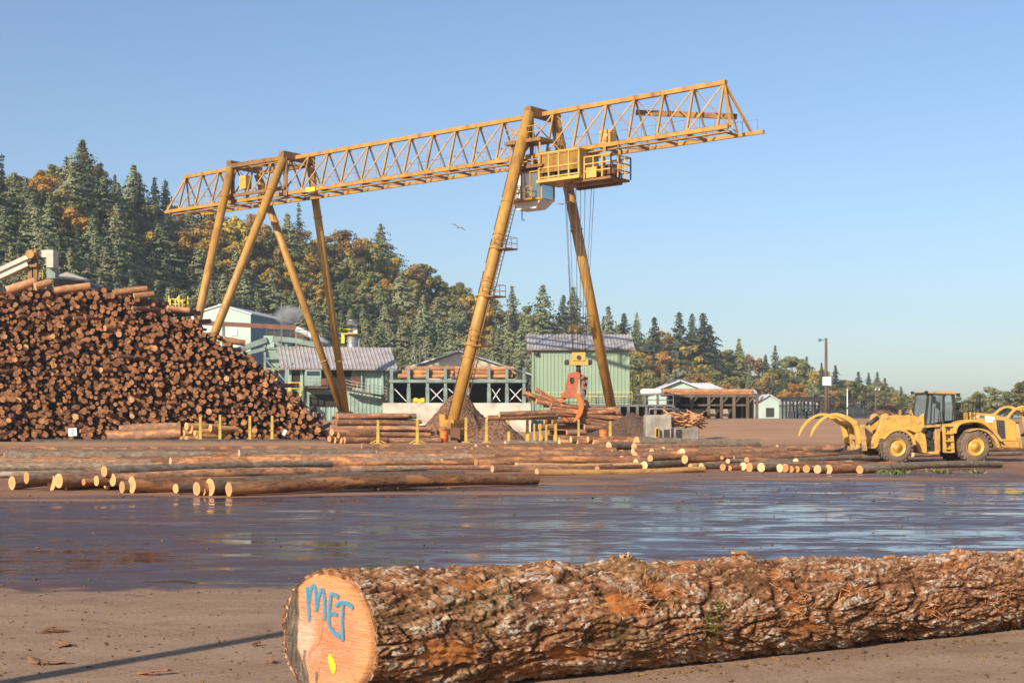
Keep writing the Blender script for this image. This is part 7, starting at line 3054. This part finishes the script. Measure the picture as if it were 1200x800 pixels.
def front_log():
    nx, na = 880, 400
    vs, plate, peel = [], [], []
    N = noise.noise
    # scraped patches: (position along the log, angle, length, half width in angle)
    scr = [(.65, 3.35, .40, .30), (1.5, 3.9, .35, .22), (2.62, 2.75, .32, .26), (2.95, 2.55, .26, .22), (2.1, 3.6, .35, .20), (4.40, 2.3, .14, .40), (4.52, 2.9, .16, .45), (4.75, 3.5, .28, .20),
           (5.2, 2.75, .40, .22), (5.05, 2.35, .2, .12), (5.95, 2.8, .16, .32), (6.35, 3.3, .35, .18), (7.5, 3.0, .42, .16), (8.4, 2.6, .25, .18), (3.5, 3.75, .4, .16), (1.15, 2.2, .2, .10), (3.3, 2.0, .3, .10), (6.8, 2.2, .25, .12)]
    pits = [(1.25, 2.35, .07, .16, .06), (1.32, 2.6, .05, .12, .05), (1.75, 3.15, .10, .20, .05), (2.45, 2.5, .08, .14, .06), (2.72, 3.0, .07, .10, .055), (3.62, 2.5, .05, .25, .05), (4.3, 2.6, .05, .35, .05),
            (4.66, 2.55, .05, .30, .05), (5.7, 2.5, .05, .25, .045), (5.45, 3.2, .18, .10, .045), (6.15, 2.7, .04, .25, .045), (7.0, 3.2, .25, .08, .045), (.95, 3.7, .25, .10, .05), (2.3, 3.4, .16, .10, .05), (3.1, 3.3, .12, .12, .045)]
    bumps = [(1.98, 1.85, .30, .065), (2.85, 1.75, .22, .095), (3.4, 1.75, .3, .02), (4.16, 1.8, .28, .055), (5.4, 1.75, .3, .03), (7.2, 1.7, .3, .06), (8.3, 1.7, .4, .045), (2.6, 2.8, .4, .03), (4.3, 2.6, .4, .03)]
    for i in range(nx + 1):
        t = i / nx
        x0 = t * FL
        R = frad(x0) * (1 + .05 * exp(-x0 * 2.0))
        R *= 1 + .022 * N(Vector((x0 * .9, 3.3, 0)))
        for k in range(na):
            a = 2 * pi * k / na          # 0 = +Y (away), pi = -Y (camera), pi/2 = up
            ca, sa = cos(a), sin(a)
            X, Yc, Zc = x0, ca * R, sa * R
            w1 = N(Vector((X * 1.1 + 7, Yc * 2.2, Zc * 2.2)))
            w2 = N(Vector((X * 2.3 - 4, Yc * 4.1 + 3, Zc * 4.1)))
            qx, qy, qz = X * 2.1 + w1 * .8, Yc * 8.0 + w2 * .9, Zc * 8.0 + w1 * .9
            n1 = N(Vector((qx, qy, qz)))
            n2 = N(Vector((qx * 2.4 + 9, qy * 1.9, qz * 1.9 - 5)))
            b1 = abs(N(Vector((X * 5 + n1 * 1.2, Yc * 17 + n2, Zc * 17))))
            b2 = abs(N(Vector((X * 14 - n2, Yc * 40, Zc * 40 + n1))))
            fine = N(Vector((X * 28, Yc * 60, Zc * 60)))
            fur = max(0.0, 1 - abs(n1) * 5.0) * .85 + max(0.0, 1 - abs(n2) * 6.0) * .45
            h = .50 + .40 * w2 - .55 * min(1.0, fur) + .28 * b1 + .17 * b2
            # broken plate edges: terrace the height a little
            h = h * .5 + .5 * (int(h * 4.0) / 4.0 + .12)
            ph = max(0.0, min(1.0, h + .10 * fine))
            pm = 0.0
            for (sx, sa_, sl, sw) in scr:
                dx = (X - sx) / sl
                if -1.6 < dx < 1.6:
                    da = (a - sa_) / sw
                    if -1.6 < da < 1.6:
                        g = .95 - sqrt(dx * dx + da * da) + .9 * w2 + .9 * n2 + .6 * (b1 - .25) + .3 * fine
                        pm = max(pm, g)
            pm = max(0.0, min(1.0, pm * 2.6 - .75))
            disp = (ph - .5) * .080 + .008 * fine
            disp = disp * (1 - .72 * pm) - .026 * pm + .015 * pm * N(Vector((X * 3, Yc * 26, Zc * 26)))
            if i < 7:
                disp *= .35 + .65 * i / 7
            disp += .016 * w1
            for (bx, ba, bl, bh) in bumps:
                dd = ((X - bx) / bl) ** 2 + ((a - ba) / .55) ** 2
                if dd < 4:
                    disp += bh * exp(-dd * 1.6)
            for (bx, ba, bl, bw, bd) in pits:
                dd = ((X - bx + .05 * w2) / bl) ** 2 + ((a - ba + .15 * w1) / bw) ** 2
                if dd < 5:
                    g_ = exp(-dd * 1.3)
                    disp -= bd * g_
                    ph = max(0.0, ph - .6 * g_)
            r_ = R + disp
            yy, zz_ = ca * r_, sa * r_
            if zz_ < -.495:
                zz_ = -.495 - (zz_ + .495) * 0 + (zz_ + .495) * .25
            fade = max(0.0, 1 - x0 / 1.6)
            xs = x0 - SHEAR * yy * fade + ((.022 + .012 * w2) if i == 0 else 0)
            vs.append((xs, yy, zz_))
            plate.append(ph)
            peel.append(pm)
    fs = []
    for i in range(nx):
        for k in range(na):
            k2 = (k + 1) % na
            fs.append((i * na + k, (i + 1) * na + k, (i + 1) * na + k2, i * na + k2))
    mb = MB()
    mb.add(vs, fs, 0, True)
    mb.add([vs[nx * na + k] for k in range(na)], [tuple(range(na))], 0)
    mb.add([vs[k] for k in range(na)], [tuple(reversed(range(na)))], 0)
    o = mb.build('felled_log', M['front_bark'])
    me = o.data
    for nm, dat in (('plate', plate), ('peel', peel)):
        at_ = me.attributes.new(nm, 'FLOAT', 'POINT')
        full = dat + dat[nx * na:nx * na + na] + dat[:na]
        at_.data.foreach_set('value', full)
    o.location = FP0 + V(0, 0, .495)
    ang_ = atan2(fd.y, fd.x)
    o.rotation_euler = (0, radians(.85), ang_)
    tag(o, 'massive rough barked log lying in the foreground with blue letters on its sawn end', 'log')
    # sawn end, slightly proud of the bark rim and gently uneven
    rim = [vs[k] for k in range(na)]
    e = MB()
    ev = []
    rings = [1.0, .985, .93, .8, .62, .42, .2]
    for q, s in enumerate(rings):
        for k in range(na):
            x, y, z = rim[k]
            ra = sqrt(y * y + z * z)
            rr_ = min(ra, .492 + .4 * (ra - .492)) * .978 * s
            yy, zz_ = y / ra * rr_, z / ra * rr_
            xx = -SHEAR * yy - (.010 if q else -.03)
            xx += .006 * noise.noise(Vector((yy * 4, zz_ * 4, 2)))
            if yy > .31:
                xx += (yy - .31) * .10
            ev.append((xx, yy, zz_))
    ef = []
    for q in range(len(rings) - 1):
        for k in range(na):
            k2 = (k + 1) % na
            ef.append((q * na + k, q * na + k2, (q + 1) * na + k2, (q + 1) * na + k))
    ef.append(tuple((len(rings) - 1) * na + k for k in range(na)))
    e.add(ev, ef, 0, True)
    eo = fix_normals(e.build('sawn_end', M['front_end'], o))
    # paint marks on the end, given in the pixels of an enlarged crop of the end
    bpy.context.view_layer.update()
    mw = o.matrix_world
    mi = mw.inverted()
    nloc = V(-1, -SHEAR, 0).normalized()
    c0 = mw @ V(-.014, 0, 0)
    nw = (mw.to_3x3() @ nloc).normalized()

    def onend(cx, cy, lift=.004):
        px, py = 330 + cx / 5.714, 660 + cy / 5.714
        ray = V((px - 600) / FPX, 1, (HOR - py) / FPX)
        o_ = V(0, 0, CAMZ)
        t = (c0 - o_).dot(nw) / ray.dot(nw)
        p = o_ + ray * t + nw * lift
        return mi @ p

    def ribbon(strokes, width, name, mat, soft=.45, lift=.004, lens=False):
        v_, f_, cov = [], [], []
        for si, st in enumerate(strokes):
            pts = spline(st, 8) if len(st) > 2 else [(st[0][0] + (st[1][0] - st[0][0]) * q / 8, st[0][1] + (st[1][1] - st[0][1]) * q / 8) for q in range(9)]
            P = [onend(a, b, lift + .0012 * si) for a, b in pts]
            base = len(v_)
            for j, p in enumerate(P):
                d_ = (P[min(j + 1, len(P) - 1)] - P[max(j - 1, 0)]).normalized()
                s_ = d_.cross(nloc).normalized()
                wv = width * (lens and sin(pi * min(.97, max(.03, j / (len(P) - 1)))) ** .6 or 1.0) * (1 + .18 * noise.noise(Vector((j * .35, si * 3.1, 0))))
                endf = 0.0 if j in (0, len(P) - 1) else (.8 if j in (1, len(P) - 2) else 1.0)
                for q, cv_ in ((-1, 0), (-soft, .9), (0, 1), (soft, .9), (1, 0)):
                    v_.append(p + s_ * wv * q)
                    cov.append(cv_ * endf)
            for j in range(len(P) - 1):
                for q in range(4):
                    a_ = base + j * 5 + q
                    f_.append((a_, a_ + 5, a_ + 6, a_ + 1))
        mb = MB()
        mb.add(v_, f_)
        ob = mb.build(name, mat, eo)
        at_ = ob.data.attributes.new('cover', 'FLOAT', 'POINT')
        at_.data.foreach_set('value', cov)
        return ob
    letters = [[(172, 150), (178, 250), (188, 395)], [(186, 265), (194, 185), (215, 148), (231, 195), (238, 325)], [(238, 325), (246, 235), (268, 178), (286, 210), (293, 385)],
               [(332, 198), (322, 300), (320, 395), (345, 452), (400, 492)], [(330, 203), (358, 206), (386, 226)], [(326, 336), (352, 334), (378, 344)],
               [(362, 284), (395, 263), (440, 264), (486, 300)], [(414, 266), (411, 390), (413, 522)]]
    ribbon(letters, .025, 'painted_lettering', M['blue_spray'])
    ribbon([[(262, 360), (264, 450), (240, 530), (190, 590), (186, 640)]], .024, 'red_streak', M['red_spray'], .3, .003)
    ribbon([[(318, 605), (340, 670), (352, 740)]], .042, 'yellow_mark', M['yellow_spray'], .75, .003, True)
    ribbon([[(160, 575), (150, 650), (178, 770)], [(236, 715), (232, 800)]], .022, 'grey_streak', M['grey_stain'], .3, .0025)
    # broken branch stubs and hanging splinters
    r = random.Random(4)

    def onbark(x, a, lift=0.0):
        i = min(nx, max(0, int(x / FL * nx)))
        k = int(a / (2 * pi) * na) % na
        p = V(*vs[i * na + k])
        nrm = V(0, cos(a), sin(a))
        return p + nrm * lift, nrm
    for (x, a, h_, n_) in ((2.85, 1.72, .09, 22), (1.98, 1.8, .04, 8), (7.2, 1.62, .05, 10), (4.16, 1.7, .045, 8)):
        mb = MB()
        p, nr = onbark(x, a, -.02)
        for j in range(n_):
            off = V(r.uniform(-.07, .07), r.uniform(-.03, .03), r.uniform(-.02, .02))
            d_ = (nr + V(r.uniform(-.5, .5), r.uniform(-.3, .3), r.uniform(-.1, .3))).normalized()
            mb.tube([p + off, p + off + d_ * h_ * r.uniform(.4, 1.0)], [.016, .004], 5)
        mb.build('branch_stub', M['splinter'], o)
    mb = MB()
    for (x, a, n_) in ((4.55, 2.9, 30), (5.25, 2.7, 40), (2.65, 2.75, 34), (6.4, 3.3, 20), (7.4, 3.1, 26), (2.95, 2.6, 24), (4.42, 2.3, 16)):
        for j in range(n_):
            p, nr = onbark(x + r.gauss(0, .13), a + r.gauss(0, .15), -.005)
            d_ = V(r.uniform(-1, 1), r.uniform(-.5, .2), r.uniform(-.9, .5)).normalized()
            L_ = r.uniform(.03, .13)
            mb.tube([p, p + d_ * L_ * .5 + nr * .012, p + d_ * L_ + nr * r.uniform(.0, .03)], [.003, .004, .001], 4)
    mb.build('torn_fibre', M['splinter'], o)
    # a slab of loose bark on top
    for (x, a, L_, w_) in ((3.45, 1.75, .32, .05), (4.15, 1.72, .16, .05), (8.0, 1.66, .2, .05), (6.1, 1.7, .12, .04)):
        p, nr = onbark(x, a, .018)
        mb = MB()
        mb.box(p, (L_, w_, .022), rot=Matrix.Rotation(r.uniform(-.15, .15), 3, 'Z') @ Matrix.Rotation(r.uniform(-.08, .08), 3, 'Y'))
        mb.build('loose_bark', M['splinter'], o)
    # moss tufts
    mb = MB()
    for (x, a, n_, sl, sa2) in ((3.55, 3.25, 420, .055, .30), (3.62, 2.9, 200, .05, .22), (1.55, 3.0, 110, .2, .25), (4.2, 2.1, 90, .2, .12), (1.2, 2.5, 90, .3, .2), (8.6, 2.9, 120, .1, .2)):
        for j in range(n_):
            p, nr = onbark(x + r.gauss(0, sl), a + r.gauss(0, sa2), 0)
            d_ = (nr * .7 + V(r.uniform(-.6, .6), r.uniform(-.3, .3), -.5)).normalized()
            L_ = r.uniform(.012, .035)
            s_ = d_.cross(V(r.uniform(-1, 1), r.uniform(-1, 1), .3)).normalized() * .005
            mb.add([p - s_, p + s_, p + d_ * L_], [(0, 1, 2)])
    mb.build('moss_tuft', M['moss'], o)
    return o


flog = front_log()


# ------------------------------------------------------------------ crumbs and strips of bark on the ground
def chip(mb, p, L, w_, t, rz, r, tilt=.2):
    n_ = 5
    R_ = Matrix.Rotation(rz, 3, 'Z') @ Matrix.Rotation(r.uniform(-tilt, tilt), 3, 'Y') @ Matrix.Rotation(r.uniform(-tilt, tilt), 3, 'X')
    top, bot = [], []
    for k in range(n_ * 2):
        a = 2 * pi * k / (n_ * 2)
        q = r.uniform(.65, 1.1)
        v_ = V(cos(a) * L / 2 * q, sin(a) * w_ / 2 * q, 0)
        top.append(p + R_ @ (v_ * .85 + V(0, 0, t + r.uniform(-.3, .3) * t)))
        bot.append(p + R_ @ v_)
    m_ = n_ * 2
    fs = [tuple(range(m_))] + [(m_ + k, m_ + (k + 1) % m_, (k + 1) % m_, k) for k in range(m_)]
    mb.add(top + bot, fs)


r = random.Random(12)
mb = MB()
for i in range(2600):
    Y = 10.5 + 8.5 * r.random() ** .9
    X = r.uniform(-.40, .40) * Y
    L_ = .012 + .05 * r.random() ** 3
    chip(mb, V(X, Y, .002), L_, L_ * r.uniform(.3, .7), L_ * .18, r.random() * 6.3, r)
for i in range(260):
    t = r.uniform(-.3, 9.5)
    c = FP0 + fd * t + V(fd.y, -fd.x, 0) * (.35 + abs(r.gauss(0, .30)))
    L_ = .02 + .06 * r.random() ** 2
    chip(mb, V(c.x, c.y, .003), L_, L_ * r.uniform(.3, .7), L_ * .25, r.random() * 6.3, r, .35)
for i in range(2600):
    Y = 19 + 36 * r.random()
    X = r.uniform(-.42, .42) * Y
    if noise.noise(Vector((X * .35, Y * .25, 4))) < -.02:
        continue
    L_ = .015 + .07 * r.random() ** 3
    chip(mb, V(X, Y, .002), L_, L_ * r.uniform(.3, .8), L_ * .22, r.random() * 6.3, r)
for i in range(3200):
    Y = 38 + 62 * r.random() ** 1.3
    X = r.uniform(-.42, .42) * Y
    L_ = .03 + .15 * r.random() ** 3
    chip(mb, V(X, Y, .003), L_, L_ * r.uniform(.25, .7), L_ * .12, r.random() * 6.3, r, .3)
o = mb.build('bark_crumbs', M['chip'])
tag(o, 'crumbs and chips of reddish bark scattered over the ground', 'bark debris', kind='stuff')
BS = [(62, 733 + 8, .30, .10, 'reddish bark strip flat on the dirt left of the front log, the farthest one'), (75, 757, .18, .10, 'dark curled bark piece on the dirt left of the front log'),
      (50, 777, .34, .12, 'reddish bark strip near the left edge, beside the pole shadow'), (40, 779, .2, .08, 'short bark strip close to the left edge of the photo'),
      (180, 791, .24, .09, 'bark strip on the dirt just left of the sawn end'), (315, 777, .12, .07, 'small tan bark chip left of the sawn end'), (300, 757, .1, .06, 'tiny dark bark chip near the tip of the pole shadow')]
for i, (px, py, L_, w_, lab) in enumerate(BS):
    p = ground_at(px, py)
    mb = MB()
    for q in range(4):
        chip(mb, p * 0 + V(r.uniform(-L_, L_) * .35, r.uniform(-w_, w_) * .4, .004 + q * .01), L_ * r.uniform(.5, 1), w_ * r.uniform(.5, 1), .014, r.uniform(-.5, .5), r, .25)
    o = mb.build('bark_strip', M['chip'])
    o.location = (p.x, p.y, 0)
    o.rotation_euler = (0, 0, r.uniform(-.4, .4))
    tag(o, lab, 'bark piece', 'bark strips on the dirt')

# the post whose shadow falls across the dirt, standing outside the picture on the left
t = empty('shadow_post', 'tall round timber post standing outside the picture at the left', 'post', (-9.25, 5.1, 0))
mb = MB()
mb.tube([(0, 0, -.2), (0, 0, 7.2)], [.14, .12], 14)
mb.build('shaft', M['timber'], t)
mb = MB()
mb.tube([(0, 0, 7.2), (0, 0, 7.26)], [.13, .13], 14)
mb.build('cap', M['steel'], t)

# ------------------------------------------------------------------ hazy autumn air
HAZE = .00024
m, nt, b_, out = newmat('autumn_haze')
nt.nodes.remove(b_)
pv = nt.nodes.new('ShaderNodeVolumePrincipled')
pv.inputs['Color'].default_value = (.80, .88, .97, 1)
pv.inputs['Density'].default_value = HAZE
pv.inputs['Anisotropy'].default_value = .2
nt.links.new(pv.outputs[0], out.inputs['Volume'])
mb = MB()
mb.box((0, 780, 64), (1900, 1660, 130.5))
if HAZE > 0:
    o = mb.build('haze', m)
    tag(o, 'thin bluish autumn haze over the far hillside', 'haze', kind='stuff')
